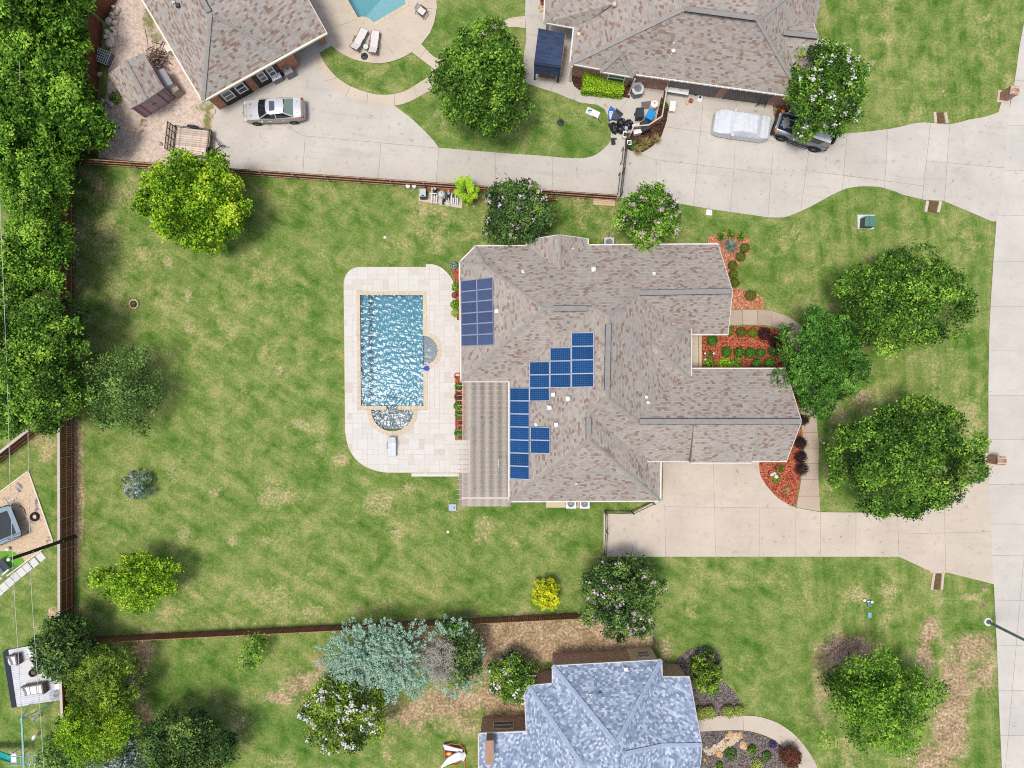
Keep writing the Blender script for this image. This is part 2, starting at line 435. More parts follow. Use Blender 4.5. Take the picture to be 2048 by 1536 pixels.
DIRT = [
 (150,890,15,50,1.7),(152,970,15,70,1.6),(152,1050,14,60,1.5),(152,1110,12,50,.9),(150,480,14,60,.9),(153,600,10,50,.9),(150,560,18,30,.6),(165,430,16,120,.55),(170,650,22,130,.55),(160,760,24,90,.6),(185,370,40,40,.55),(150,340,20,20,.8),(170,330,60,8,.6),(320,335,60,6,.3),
 (960,1285,180,46,1.5),(1080,1280,140,50,1.5),(1190,1280,120,44,1.4),(1010,1320,90,50,1.3),(1000,1390,50,60,1.3),(1270,1290,40,30,.9),(1000,1330,60,40,1.1),(940,1330,40,60,1.1),(1330,1310,16,40,.8),(1040,1420,24,50,1.2),(1010,1440,30,40,.9),
 (560,1395,40,16,.95),(600,1370,40,40,.9),(620,1400,30,40,.7),(820,1425,70,36,1.0),(900,1405,80,40,1.1),(930,1440,50,40,.8),(860,1455,70,36,.6),(790,1480,40,40,.55),(960,1400,40,40,.8),(760,1510,40,30,.5),(640,1330,20,40,.9),
 (285,1300,26,40,1.1),(275,1360,24,60,1.1),(285,1440,30,50,1.0),(300,1480,40,30,.8),(480,1450,40,60,.6),(420,1440,80,36,.5),
 (1690,1300,48,36,1.15),(1650,1320,40,50,.8),(1740,1310,40,40,.8),(1640,1380,30,50,.6),(1860,1260,20,36,1.1),(1850,1310,20,60,1.1),(1935,1300,44,40,1.0),(1960,1350,30,44,.9),(1910,1380,36,80,1.25),(1900,1460,40,80,1.2),(1870,1520,60,40,1.0),(1970,1290,30,40,.9),(1980,1350,20,60,.8),(1850,1380,16,60,.6),(1845,1510,50,30,1.0),
 (104,1232,10,20,1.1),(1560,690,40,40,.5),(1690,690,36,50,.75),(1730,740,40,30,.7),(1755,700,30,30,.5),(1720,800,36,30,.75),(1680,840,40,40,.6),(1900,165,6,20,.5),(1885,182,8,10,.9),(1884,238,6,14,1.2),(1880,1190,8,60,.5),(1884,1280,8,60,.6),(960,400,60,24,.7),(1000,380,60,10,.7),(1170,400,60,8,.6),(1225,470,16,40,.5),
 (1330,1350,20,20,.9),(1110,1236,60,6,.8),(700,1248,300,5,.8),(300,1265,130,6,.7)]
LUSH = [(450,450,120,80,.25),(560,460,100,80,.35),(640,480,60,60,.35),(760,420,40,40,.4),(870,515,30,20,.5),(1130,440,36,36,.6),(640,640,40,90,.4),(665,780,16,120,.6),(660,960,60,60,.4),(860,960,60,20,.6),(850,1000,50,30,.4),(560,880,60,60,.25),
 (520,950,60,60,.25),(980,1040,60,20,.3),(1100,1030,90,26,.55),(1180,1050,36,60,.5),(1000,1130,60,40,.3),(600,1110,60,60,.25),(420,1090,80,60,.25),(300,870,90,60,.25),(360,1370,70,50,.75),(440,1330,40,30,.4),(600,1460,80,60,.8),(640,1500,60,40,.6),(520,1440,40,40,.5),
 (750,165,110,20,.4),(680,140,30,24,.4),(960,30,60,40,.6),(905,60,30,40,.6),(1020,30,30,30,.5),(920,240,80,40,.45),(1160,290,60,24,.7),(1020,290,80,14,.5),(1190,250,24,50,.6),(870,220,40,20,.5),
 (1700,200,60,40,.35),(1900,30,60,60,.4),(1960,110,30,60,.4),(1690,40,24,60,.45),(1820,300,10,10,.3),(1660,420,60,24,.35),(1560,520,30,60,.4),(1760,440,60,60,.25),(1960,560,16,140,.45),(1930,720,40,60,.3),(1970,880,10,60,.5),(1660,1000,40,24,.5),
 (1420,1260,80,60,.6),(1500,1300,60,60,.5),(1560,1280,60,60,.35),(1340,1140,40,20,.4),(1440,1200,60,30,.3),(1780,1340,20,40,.7),(1940,1250,40,30,.7),(1990,1440,10,60,.5),(1960,1500,30,40,.5),(1900,1160,36,20,.4),(1690,1130,90,14,.3),(1560,1400,30,60,.3),
 (90,1000,16,60,.5),(90,1250,20,30,.4),(30,1210,60,40,.4),(10,1380,12,60,.5),(20,1460,40,30,.4),(1380,420,40,16,.5),(1450,450,60,16,.5),(1530,460,30,30,.5)]

def lawn_mat():
    m,t,out = nt('lawn_turf');co = wpos(t)
    def at(n):return N(t,'ShaderNodeAttribute',attribute_name=n).outputs['Fac']
    big = noise(t,co,0.16,4,0.55,0.3);mid = noise(t,co,0.75,6,0.62,0.4);fine = noise(t,co,4.5,5,0.7);grain = noise(t,co,7.5,5,0.8)
    mp = N(t,'ShaderNodeMapping');mp.vector_type = 'TEXTURE';mp.inputs['Rotation'].default_value = (0,0,rad(-32));mp.inputs['Scale'].default_value = (5.0,0.7,1);L(t,co,mp.inputs['Vector'])
    mp2 = N(t,'ShaderNodeMapping');mp2.vector_type = 'TEXTURE';mp2.inputs['Rotation'].default_value = (0,0,rad(4));mp2.inputs['Scale'].default_value = (0.6,7.0,1);L(t,co,mp2.inputs['Vector'])
    sx = N(t,'ShaderNodeSeparateXYZ');L(t,co,sx.inputs[0]);fr = sstep(t,sx.outputs[0],20.0,25.0)
    ma,mb_ = noise(t,mp.outputs[0],0.9,4,0.6),noise(t,mp2.outputs[0],0.9,4,0.6)
    mow = math_n(t,'ADD',math_n(t,'MULTIPLY',ma,math_n(t,'SUBTRACT',1.0,fr)),math_n(t,'MULTIPLY',mb_,fr))
    g = math_n(t,'ADD',math_n(t,'MULTIPLY',mid,0.66),math_n(t,'ADD',math_n(t,'MULTIPLY',mow,0.36),math_n(t,'MULTIPLY',big,0.20)))
    green = ramp(t,g,[(0.37,S(54,90,34)),(0.49,S(86,117,48)),(0.60,S(117,136,69)),(0.74,S(152,154,96))])
    # fresher turf where it is watered
    lush = math_n(t,'MULTIPLY',at('lush'),0.75)
    green = mixc(t,lush,green,ramp(t,mid,[(0.3,S(50,94,30)),(0.7,S(92,130,48))]))
    # dry straw patches, ragged by noise
    dn = math_n(t,'ADD',math_n(t,'MULTIPLY',mid,0.55),math_n(t,'MULTIPLY',fine,0.55))
    dm = math_n(t,'ADD',dn,math_n(t,'MULTIPLY',at('dry'),0.52))
    dm = math_n(t,'ADD',dm,math_n(t,'MULTIPLY',math_n(t,'SUBTRACT',big,0.5),0.35))
    straw = ramp(t,fine,[(0.3,S(150,142,92)),(0.7,S(196,180,138))])
    c = mixc(t,math_n(t,'MULTIPLY',sstep(t,dm,0.70,1.06),0.84),green,straw)
    # bare soil
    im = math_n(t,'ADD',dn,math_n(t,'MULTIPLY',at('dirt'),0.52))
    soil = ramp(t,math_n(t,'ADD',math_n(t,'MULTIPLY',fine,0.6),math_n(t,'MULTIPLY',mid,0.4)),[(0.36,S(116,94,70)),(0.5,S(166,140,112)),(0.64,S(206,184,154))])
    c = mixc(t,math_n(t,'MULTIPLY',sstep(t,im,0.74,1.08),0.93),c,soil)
    c = mixc(t,1.0,c,ramp(t,grain,[(0.30,0.50),(0.5,1.0),(0.72,1.52)]),'MULTIPLY')
    c = mixc(t,1.0,c,ramp(t,fine,[(0.3,0.84),(0.7,1.16)]),'MULTIPLY')
    hg = math_n(t,'ADD',math_n(t,'MULTIPLY',grain,0.6),math_n(t,'MULTIPLY',fine,0.6))
    bsdf(t,out,c,0.9,0.02,0,hg,0.05,0.6)
    return m
m_lawn = lawn_mat()

# pool outlines (px at ground) used to leave the basins open
POOL = [(721,590),(845,590),(847,811),(722,811)]
def in_hole(X,Y):
    x = 1024+X*F/H;y = 768-Y*F/H
    a = (x > 712) & (x < 885) & (y > 582) & (y < 862)
    b = (x > 664) & (x < 820) & (y < 52) & (y > -48)
    return a | b
def build_lawn():
    step = 0.3
    xs = np.arange(-47,47.01,step);ys = np.arange(-36,36.01,step)
    ext = np.array([700,350,180,90,60.])
    xs = np.concatenate([-ext,xs,ext[::-1]]);ys = np.concatenate([-ext,ys,ext[::-1]])
    X,Y = np.meshgrid(xs,ys);nx,ny = len(xs),len(ys)
    Z = np.zeros_like(X)
    px = 1024+X*F/H;py = 768-Y*F/H
    def fld(bl):
        o = np.zeros_like(X)
        for (a,b,rx,ry,k) in bl:
            d = ((px-a)/rx)**2+((py-b)/ry)**2
            o = np.maximum(o,k*np.exp(-d*0.9)*1.05)
        return o
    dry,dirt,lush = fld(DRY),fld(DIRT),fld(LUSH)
    idx = np.arange(nx*ny).reshape(ny,nx)
    q = np.stack([idx[:-1,:-1],idx[:-1,1:],idx[1:,1:],idx[1:,:-1]],-1).reshape(-1,4)
    cx = X.ravel()[q].mean(1);cy = Y.ravel()[q].mean(1)
    q = q[~in_hole(cx,cy)]
    me = bpy.data.meshes.new('lawn')
    me.vertices.add(nx*ny);me.vertices.foreach_set('co',np.stack([X,Y,Z],-1).astype(np.float32).ravel())
    me.loops.add(len(q)*4);me.loops.foreach_set('vertex_index',q.astype(np.int32).ravel())
    me.polygons.add(len(q));me.polygons.foreach_set('loop_start',(np.arange(len(q))*4).astype(np.int32))
    me.update(calc_edges=True)
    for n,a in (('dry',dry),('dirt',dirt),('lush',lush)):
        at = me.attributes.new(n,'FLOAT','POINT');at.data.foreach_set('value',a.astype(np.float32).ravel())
    me.materials.append(m_lawn)
    return link('lawn',me,kind='structure')
build_lawn()

# ---------------------------------------------------------------- road
road_l = [(2080,-160),(2062,-60),(2047,47),(2038,95),(2032,140),(2024,190),(2017,222),(2010,300),(2003,384),(1992,443),(1986,524),(1981,600),(1978,659),(1976,770),(1976,860),(1977,953),(1983,1093),(1987,1168),(1993,1292),(1998,1427),(2003,1536),(2012,1680)]
road_r = [(x+185,y) for x,y in reversed(road_l)]
ycuts = [-20,70,160,250,340,430,522,612,701,790,878,968,1047,1110,1199,1289,1379,1469,1560]
paving('road',road_l+road_r,[((1900,y),(2400,y+4)) for y in ycuts]+[((2092+70,-200),(2092,600)),],m_road,0.05,0.02,jm=m_joint_l)

# ---------------------------------------------------------------- driveways and walks
paving('driveway',[(430,216),(450,200),(520,160),(600,112),(620,114)]+smooth_path([(620,114),(637,140),(654,162),(674,182),(697,197),(719,207),(752,212),(789,212)],3)[1:]+
       smooth_path([(789,212),(820,235),(845,258),(866,280),(878,296)],3)[1:]+[(950,302),(1024,308),(1074,311),(1129,316)]+smooth_path([(1129,316),(1164,317),(1189,311),(1209,297),(1221,282),(1222,270)],3)[1:]+
       [(1250,280),(1249,292),(1238,396),(1124,387),(687,356),(425,340)],
       [((562,248),(606,272),1),((606,272),(760,286),1),((760,286),(878,297),1),((611,272),(606,345),1),((762,286),(757,362),1),((878,296),(872,370),1),((992,304),(990,380),1),((1106,312),(1104,388),1)],
       m_conc_grey,0.06,0.024,jm=m_joint_l)
paving('pavement',[(1221,282),(1222,262),(1218,237),(1209,219),(1194,210),(1161,206),(1134,196),(1109,185),(1081,177),(1050,166),(1046,150),(1048,105),(1053,80),(1052,57),(1050,33),(1052,-40),(1110,-40),(1110,40),(1160,50),(1160,135),(1340,160),(1336,200),(1316,246),(1288,268),(1254,272),(1250,280)],
       [((1040,70),(1110,72),1),((1120,150),(1100,182),1),((1196,180),(1190,212),1),((1258,196),(1225,240),1),((1150,186),(1150,200),1)],m_conc_grey,0.064,0.03,jm=m_joint_l)
ring_o = smooth_path([(620,114),(637,140),(654,162),(674,182),(697,197),(719,207),(752,212),(789,212),(819,204),(847,189),(876,172),(905,145),(925,118),(950,85),(985,62),(1020,55),(1051,57)],3)
ring_i = smooth_path([(1050,33),(1024,36),(997,46),(970,60),(940,85),(915,105),(890,120),(868,114),(843,89)],3)
cres = smooth_path([(864,150),(837,167),(807,184),(777,190),(749,189),(724,182),(699,172),(674,155),(652,130),(638,103)],3)
paving('garden_walk',ring_o+ring_i+[(824,105),(862,134)]+cres,[((654,162),(676,156),1),((692,193),(702,172),1),((734,214),(736,184),1),((789,214),(790,186),1),((835,197),(826,172),1),((855,96),(838,118),1)],m_conc_beige,0.068,0.03,jm=m_joint_l)
paving('driveway_east',[(1238,396),(1249,292),(1262,302),(1285,305),(1305,293),(1322,274),(1333,242),(1337,212),(1330,200),(1335,160),(1420,170),(1560,192),(1600,225),(1640,255),(1671,266)]+
       smooth_path([(1671,266),(1711,266),(1748,262),(1786,257),(1816,250),(1836,246),(1861,246),(1900,249),(1936,240),(1996,225),(2001,184)],2)[1:]+[(2022,186),(2017,222),(2010,300),(2003,384),(1992,443),(1983,443),(1886,402),(1848,400)]+
       smooth_path([(1848,400),(1806,390),(1791,384),(1761,375),(1726,373),(1698,376),(1676,384),(1645,400),(1616,416),(1586,429),(1566,435),(1536,435)],2)[1:]+[(1424,419),(1344,405)],
       [((1262,302),(1312,320),1),((1312,320),(1312,420),1),((1407,190),(1385,425),1),((1335,255),(1640,295),1),((1312,320),(1560,350),1),((1470,300),(1460,430),1),((1545,310),(1535,440),1),((1618,295),(1600,430),1),((1694,264),(1683,385),1),((1775,258),(1768,380),1),((1861,240),(1843,402),1),((1899,245),(1888,405),1),((1852,322),(2004,336),1),((1600,340),(1845,372),1)],
       m_conc_grey,0.056,0.024,jm=m_joint_l)
paving('driveway_south',[(1325,900),(1518,900)]+smooth_path([(1518,924),(1519,945),(1527,963),(1540,980),(1556,996),(1575,1008),(1592,1015),(1640,1024)],2)+
       [(1840,1026),(1880,1002),(1935,968),(1977,954),(1983,1093),(1987,1168),(1887,1143),(1862,1143),(1797,1113),(1207,1113),(1207,1027),(1265,1026),(1302,1006),(1325,1000)],
       [((1329,1013),(1331,1113),1),((1426,915),(1431,1113),1),((1519,1016),(1519,1113),1),((1591,1016),(1591,1113),1),((1640,1024),(1640,1113),1),((1711,1026),(1711,1113),1),((1794,1020),(1797,1113),1),((1888,1000),(1890,1143),1),((1325,1013),(1592,1016),1),((1794,1068),(1984,1063),1)],
       m_conc_warm,0.06,0.02,jm=m_joint_l)
fw_out = smooth_path([(1440,620),(1525,620),(1560,628),(1590,642),(1618,670),(1630,710),(1630,760),(1631,818),(1634,860),(1637,888),(1636,953),(1640,1023)],3)
fw_in = smooth_path([(1592,1014),(1603,950),(1607,898),(1603,850),(1601,800),(1600,760),(1595,720),(1580,680),(1555,657),(1520,650),(1440,650)],3)
paving('front_walk',fw_out+fw_in,[((1590,y),(1645,y)) for y in (833,865,896,927,959,992)]+[((x,610),(x+1,660),1) for x in (1484,1514,1543)],m_conc_pink,0.066,0.025)
se_out = smooth_path([(1390,1442),(1440,1431),(1500,1431),(1530,1436),(1560,1448),(1590,1470),(1615,1500),(1635,1536),(1650,1590)],3)
se_in = smooth_path([(1612,1590),(1598,1536),(1578,1508),(1552,1482),(1525,1469),(1495,1461),(1455,1460),(1390,1463)],3)
paving('garden_path',se_out+se_in,[((1399,1430),(1400,1470),1),((1485,1425),(1487,1470),1),((1600,1470),(1570,1500),1)],m_conc_warm,0.06,0.025)

# ---------------------------------------------------------------- planting beds (bark and stone mulch)
def mulch_mat(name,c0,c1,c2,scale=11.0):
    m,t,out = nt(name);co = wpos(t)
    v = N(t,'ShaderNodeTexVoronoi');v.inputs['Scale'].default_value = scale;v.inputs['Randomness'].default_value = 1.0;L(t,co,v.inputs['Vector'])
    sp = N(t,'ShaderNodeSeparateColor');L(t,v.outputs['Color'],sp.inputs[0])
    c = ramp(t,sp.outputs[0],[(0.1,c0),(0.5,c1),(0.95,c2)])
    n = noise(t,co,1.1,4);c = mixc(t,1.0,c,ramp(t,n,[(0.3,0.82),(0.7,1.18)]),'MULTIPLY')
    bsdf(t,out,c,0.9,0.15,0,v.outputs['Distance'],0.05,0.8);return m
m_mulch_red = mulch_mat('red_bark_mulch',S(104,46,32),S(162,78,54),S(196,122,92))
m_mulch_pink = mulch_mat('weathered_bark_mulch',S(150,96,66),S(190,130,98),S(214,164,132))
m_mulch_dark = mulch_mat('dark_bark_mulch',S(52,34,26),S(78,54,42),S(104,78,62))
m_mulch_grey = mulch_mat('grey_stone_mulch',S(66,58,56),S(108,98,94),S(152,142,136),16.0)
m_leaf_litter = mulch_mat('leaf_litter_mulch',S(84,62,42),S(140,110,80),S(184,154,118),9.0)

def chips(poly,n,z,size,seed):
    """loose bark pieces lying on a bed: one mass nobody could count"""
    r = np.random.default_rng(seed);pw = [P(*p) for p in poly]
    xs = [p.x for p in pw];ys = [p.y for p in pw]
    k = 0;mb = MB();X0,X1,Y0,Y1 = min(xs),max(xs),min(ys),max(ys)
    pts = r.uniform((X0,Y0),(X1,Y1),(n*3,2))
    m = len(pw);inside = np.zeros(len(pts),bool)
    for i in range(m):
        a,b = pw[i],pw[(i+1) % m]
        cond = ((a.y > pts[:,1]) != (b.y > pts[:,1]))
        with np.errstate(divide='ignore',invalid='ignore'):
            xi = (b.x-a.x)*(pts[:,1]-a.y)/(b.y-a.y+1e-12)+a.x
        inside ^= cond & (pts[:,0] < xi)
    for (x,y) in pts[inside][:n]:
        a = r.uniform(0,6.3);l = r.uniform(0.5,1.3)*size;w = l*r.uniform(0.3,0.6);t = r.uniform(-0.25,0.25)*l
        d = Vector((math.cos(a),math.sin(a),0));e = Vector((-d.y,d.x,0));c = Vector((x,y,z+abs(t)*0.5+0.012))
        mb.add([c-d*l/2-e*w/2+Vector((0,0,-t/2)),c+d*l/2-e*w/2+Vector((0,0,t/2)),c+d*l/2+e*w/2+Vector((0,0,t/2)),c-d*l/2+e*w/2+Vector((0,0,-t/2))],[(0,1,2,3)])
    return mb
def bed(name,poly,mat,z=0.05,n=0,size=0.1,cm=None):
    root = bpy.data.objects.new(name,None);COL.objects.link(root);root['kind'] = 'structure'
    MB().prism([P(*p) for p in poly],-0.04,z).build('mulch',mat,root)
    if n:chips(poly,n,z,size,hash(name) % 1000 if False else len(name)*13+n).build('bark_chips',cm or mat,root,kind='stuff',fixn=False)
    return root
m_chip_red = M('red_bark_chip',S(166,86,62),0.9,0.35,9,rnd=0.0,world_co=True,col2=S(214,140,104))
m_chip_grey = M('grey_chip',S(120,110,104),0.9,0.4,9,world_co=True)
bed('mulch_bed',[(1415,476),(1437,466),(1460,462),(1485,470),(1497,478),(1501,495),(1495,512),(1481,525),(1471,540),(1468,558),(1474,575),(1490,582),(1512,586),(1525,598),(1528,618),(1465,619),(1425,619),(1415,560)],m_mulch_pink,0.06,1400,0.09,m_chip_red)
bed('mulch_bed',[(1404,652),(1520,652),(1556,659),(1580,683),(1593,722),(1598,760),(1600,805),(1585,850),(1556,745),(1404,745)],m_mulch_red,0.06,2200,0.09,m_chip_red)
bed('mulch_bed',[(1500,905),(1518,924),(1519,945),(1527,963),(1540,980),(1556,996),(1575,1008),(1590,1013),(1601,950),(1605,898),(1601,850),(1599,806),(1570,806),(1540,880)],m_mulch_red,0.058,2000,0.09,m_chip_red)
bed('stone_mulch_bed',smooth_path([(1338,1345),(1360,1312),(1385,1297),(1410,1294),(1432,1300),(1442,1320),(1445,1350),(1452,1368),(1470,1385),(1482,1410),(1486,1432)],3)+[(1395,1441),(1360,1441)],m_mulch_grey,0.05,900,0.08,m_chip_grey)
bed('stone_mulch_bed',[(1385,1463),(1455,1461),(1497,1462),(1528,1471),(1552,1484),(1578,1510),(1598,1536),(1612,1590),(1385,1590)],m_mulch_grey,0.05,900,0.08,m_chip_grey)
bed('bark_bed',[(1143,135),(1143,160),(1148,173),(1160,182),(1180,186),(1259,197),(1264,140)],m_mulch_dark,0.085,300,0.08)
bed('bark_bed',[(1322,195),(1337,212),(1333,242),(1322,274),(1305,293),(1285,305),(1262,302),(1250,296),(1252,268),(1286,262),(1312,240)],m_mulch_dark,0.09,400,0.08)
bed('leaf_litter_bed',smooth_path([(1546,200),(1575,200),(1578,225),(1562,232),(1552,240),(1546,225),(1546,200)],3)[:-1],m_leaf_litter,0.085,200,0.12)
bed('mulch_bed',[(904,543),(922,533),(926,560),(926,640),(916,640),(912,600),(910,560)],m_mulch_red,0.21,250,0.08,m_chip_red)
bed('mulch_bed',[(911,752),(930,752),(930,880),(911,880)],m_mulch_red,0.21,250,0.08,m_chip_red)
bed('mulch_bed',[(843,371),(900,373),(926,376),(926,384),(843,380)],m_mulch_red,0.04,150,0.08,m_chip_red)

# ---------------------------------------------------------------- bare yard beside the north-west house
def yard_mat():
    m,t,out = nt('sandy_yard');co = wpos(t)
    a = noise(t,co,0.5,6,0.65,0.5);b = noise(t,co,3.0,6,0.72);g = noise(t,co,18,3,0.75)
    sand = ramp(t,b,[(0.3,S(168,148,132)),(0.5,S(206,188,172)),(0.7,S(222,208,196))])
    brown = ramp(t,b,[(0.3,S(84,68,52)),(0.7,S(142,118,94))])
    grass = ramp(t,g,[(0.3,S(70,88,36)),(0.7,S(146,148,84))])
    c = mixc(t,sstep(t,math_n(t,'ADD',math_n(t,'MULTIPLY',a,0.6),math_n(t,'MULTIPLY',b,0.4)),0.56,0.64),sand,brown)
    at = N(t,'ShaderNodeAttribute',attribute_name='green').outputs['Fac']
    gm = math_n(t,'ADD',math_n(t,'MULTIPLY',b,0.7),math_n(t,'MULTIPLY',at,0.5))
    c = mixc(t,math_n(t,'MULTIPLY',sstep(t,gm,0.6,0.76),0.9),c,grass)
    c = mixc(t,1.0,c,ramp(t,g,[(0.3,0.78),(0.7,1.2)]),'MULTIPLY')
    bsdf(t,out,c,0.95,0.1,0,b,0.08,0.6);return m
def build_yard():
    poly = [(232,-40),(300,-40),(410,195),(434,214),(426,336),(196,316),(205,250),(214,180),(225,60)]
    pw = [P(*p) for p in poly];bm = bmesh.new()
    vs_ = [bm.verts.new((p.x,p.y,0.012)) for p in pw];f = bm.faces.new(vs_)
    bmesh.ops.triangulate(bm,faces=[f])
    for k in range(60):
        for n,c in ((Vector((1,0,0)),Vector((-34+k*0.45,0,0))),(Vector((0,1,0)),Vector((0,14+k*0.45,0)))):
            bmesh.ops.bisect_plane(bm,geom=bm.verts[:]+bm.edges[:]+bm.faces[:],plane_co=c,plane_no=n)
    me = bpy.data.meshes.new('sandy_yard');bm.to_mesh(me);bm.free()
    at = me.attributes.new('green','FLOAT','POINT')
    bl = [(415,265,14,40,1),(415,245,14,30,1),(420,220,16,30,.9),(400,215,20,16,.8),(300,40,22,50,.9),(315,75,20,22,.9),(290,15,14,30,.6),(345,110,20,40,.6),(375,165,14,30,.6),(330,130,14,14,.3),(210,185,14,10,.6),(230,200,12,10,.6)]
    vals = []
    for v in me.vertices:
        x = 1024+v.co.x*F/H;y = 768-v.co.y*F/H
        vals.append(max(k*math.exp(-(((x-a)/rx)**2+((y-b)/ry)**2)) for a,b,rx,ry,k in bl))
        v.co.z = 0.012+0.02*abs(math.sin(v.co.x*3.1)*math.sin(v.co.y*2.7))
    at.data.foreach_set('value',vals);me.materials.append(yard_mat())
    link('sandy_yard',me,kind='structure')
build_yard()

# ---------------------------------------------------------------- main pool and its travertine deck
def travertine_mat():
    m,t,out = nt('travertine');co = wpos(t);r = orand(t)
    c = ramp(t,r,[(0.0,S(190,180,166)),(0.06,S(201,193,180)),(0.16,S(205,200,191)),(0.6,S(208,204,196)),(0.9,S(210,206,199)),(1.0,S(202,199,193))])
    n = noise(t,co,5,5,0.7);c = mixc(t,1.0,c,ramp(t,n,[(0.3,0.93),(0.7,1.05)]),'MULTIPLY')
    p = noise(t,co,40,2);bsdf(t,out,c,0.75,0.25,0,p,0.004,0.4);return m
m_trav = travertine_mat()
m_grout = M('grout',S(196,186,170),0.95,0.12,6)
m_coping = concrete_mat('coping_stone',S(206,190,164),stain=(0.5,0.42,0.3),rnd=0.05)
DZ = 0.20                    # deck level
def deck_px(p):return P(p[0],p[1],DZ)
deck_out = smooth_path([(688,575),(689,560),(694,548),(703,539),(715,534.5)],3)+[(852,534.5),(852,528)]+smooth_path([(852,528),(868,529),(884,536),(897,548),(906,562),(911,580)],3)[1:]+[(914,640),(930,640),(930,752),(912,752),(912,880),(940,880),(940,945.5),(777,944.5)]+smooth_path([(777,944.5),(757,942),(732,933),(712,918),(697,893),(691,863)],3)[1:]
cop_o = [(713,583),(853,583),(854,664)]+arc(846,701,38,-78,78,10)+[(855,740),(855,819)]+arc(785,820,51,0,180,16)+[(715,819)]
water_hole = [(720,590),(845.5,590),(846,671.5)]+arc(846,701,29.5,-90,90,10)+[(846.5,731),(847,811),(795,812),(795,820),(827.5,820)]+arc(785,820,42.5,0,180,16)[1:-1]+[(742.5,820),(773,820),(773,812),(722,812)]
pool_deck = bpy.data.objects.new('pool_deck',None);COL.objects.link(pool_deck);pool_deck['kind'] = 'structure'
MB().prism([deck_px(p) for p in deck_out],-0.06,DZ-0.012,holes=[[deck_px(p) for p in cop_o]]).build('grout_bed',m_grout,pool_deck)
def french_tiles():
    """random ashlar of 8 in modules clipped to the deck"""
    u = 0.405;x0,y0 = deck_px((684,0)).x,deck_px((0,950)).y
    nx,ny = 26,42;occ = np.zeros((nx,ny),bool);rr = random.Random(3);tiles = []
    for j in range(ny):
        for i in range(nx):
            if occ[i,j]:continue
            for (w,h) in rr.sample([(2,1),(1,1),(2,2),(1,2),(2,1),(2,2)],6):
                if i+w <= nx and j+h <= ny and not occ[i:i+w,j:j+h].any():
                    occ[i:i+w,j:j+h] = True;tiles.append((x0+i*u,y0+j*u,w*u,h*u));break
            else:
                occ[i,j] = True;tiles.append((x0+i*u,y0+j*u,u,u))
    return tiles
def inside_poly(x,y,poly):
    r = False;n = len(poly);j = n-1
    for i in range(n):
        xi,yi = poly[i][0],poly[i][1];xj,yj = poly[j][0],poly[j][1]
        if (yi > y) != (yj > y) and x < (xj-xi)*(y-yi)/(yj-yi)+xi:r = not r
        j = i
    return r
def clip_convex(poly,clipper):
    """Sutherland-Hodgman: subject polygon clipped by an axis-aligned rectangle"""
    x0,y0,x1,y1 = clipper;out = poly
    for ax,val,sgn in ((0,x0,1),(0,x1,-1),(1,y0,1),(1,y1,-1)):
        inp = out;out = []
        for i in range(len(inp)):
            a,b = inp[i-1],inp[i];da = (a[ax]-val)*sgn;db = (b[ax]-val)*sgn
            if da >= 0 and db >= 0:out.append(b)
            elif da >= 0 > db or da < 0 <= db:
                t = da/(da-db);p = (a[0]+(b[0]-a[0])*t,a[1]+(b[1]-a[1])*t)
                out.append(p)
                if db >= 0:out.append(b)
        if not out:break
    return out
dw = [deck_px(p) for p in deck_out];dw2 = [(p.x,p.y) for p in dw];cw2 = [(deck_px(p).x,deck_px(p).y) for p in cop_o]
rest = MB();nt_ = 0;g = 0.011
tl = french_tiles();random.Random(5).shuffle(tl);tl.sort(key=lambda q:-q[2]*q[3])
def cut_minus(rect):
    """tile minus coping hole: cut the tile into strips outside the coping outline"""
    x,y,w,h = rect
    cs = [inside_poly(px_,py_,cw2) for px_ in (x,x+w) for py_ in (y,y+h)]
    return cs
for (x,y,w,h) in tl:
    corners = [(x+g,y+g),(x+w-g,y+g),(x+w-g,y+h-g),(x+g,y+h-g)]
    ins = [inside_poly(a,b,dw2) for a,b in corners];cut = [inside_poly(a,b,cw2) for a,b in corners]
    if all(cut):continue
    zt = DZ+random.uniform(-0.003,0.003)
    if not any(cut):
        pieces = [corners] if all(ins) else [clip_convex(dw2,(x+g,y+g,x+w-g,y+h-g))]
    else:                                 # shave the tile at the coping by sampling strips
        pieces = []
        k = 6
        for i in range(k):
            xa,xb = x+g+(w-2*g)*i/k,x+g+(w-2*g)*(i+1)/k;xm = (xa+xb)/2
            ys_ = [y+g+(h-2*g)*j/12 for j in range(13)]
            run = [yy for yy in ys_ if not inside_poly(xm,yy,cw2) and inside_poly(xm,yy,dw2)]
            if len(run) > 1:pieces.append([(xa,run[0]),(xb,run[0]),(xb,run[-1]),(xa,run[-1])])
    pieces = [p for p in pieces if len(p) > 2]
    if not pieces:continue
    mb = MB() if nt_ < 298 else rest
    for p in pieces:mb.prism(p,DZ-0.03,zt)
    if mb is not rest:mb.build('paver',m_trav,pool_deck);nt_ += 1
if rest.v:rest.build('paver_offcuts',m_trav,pool_deck,kind='stuff')
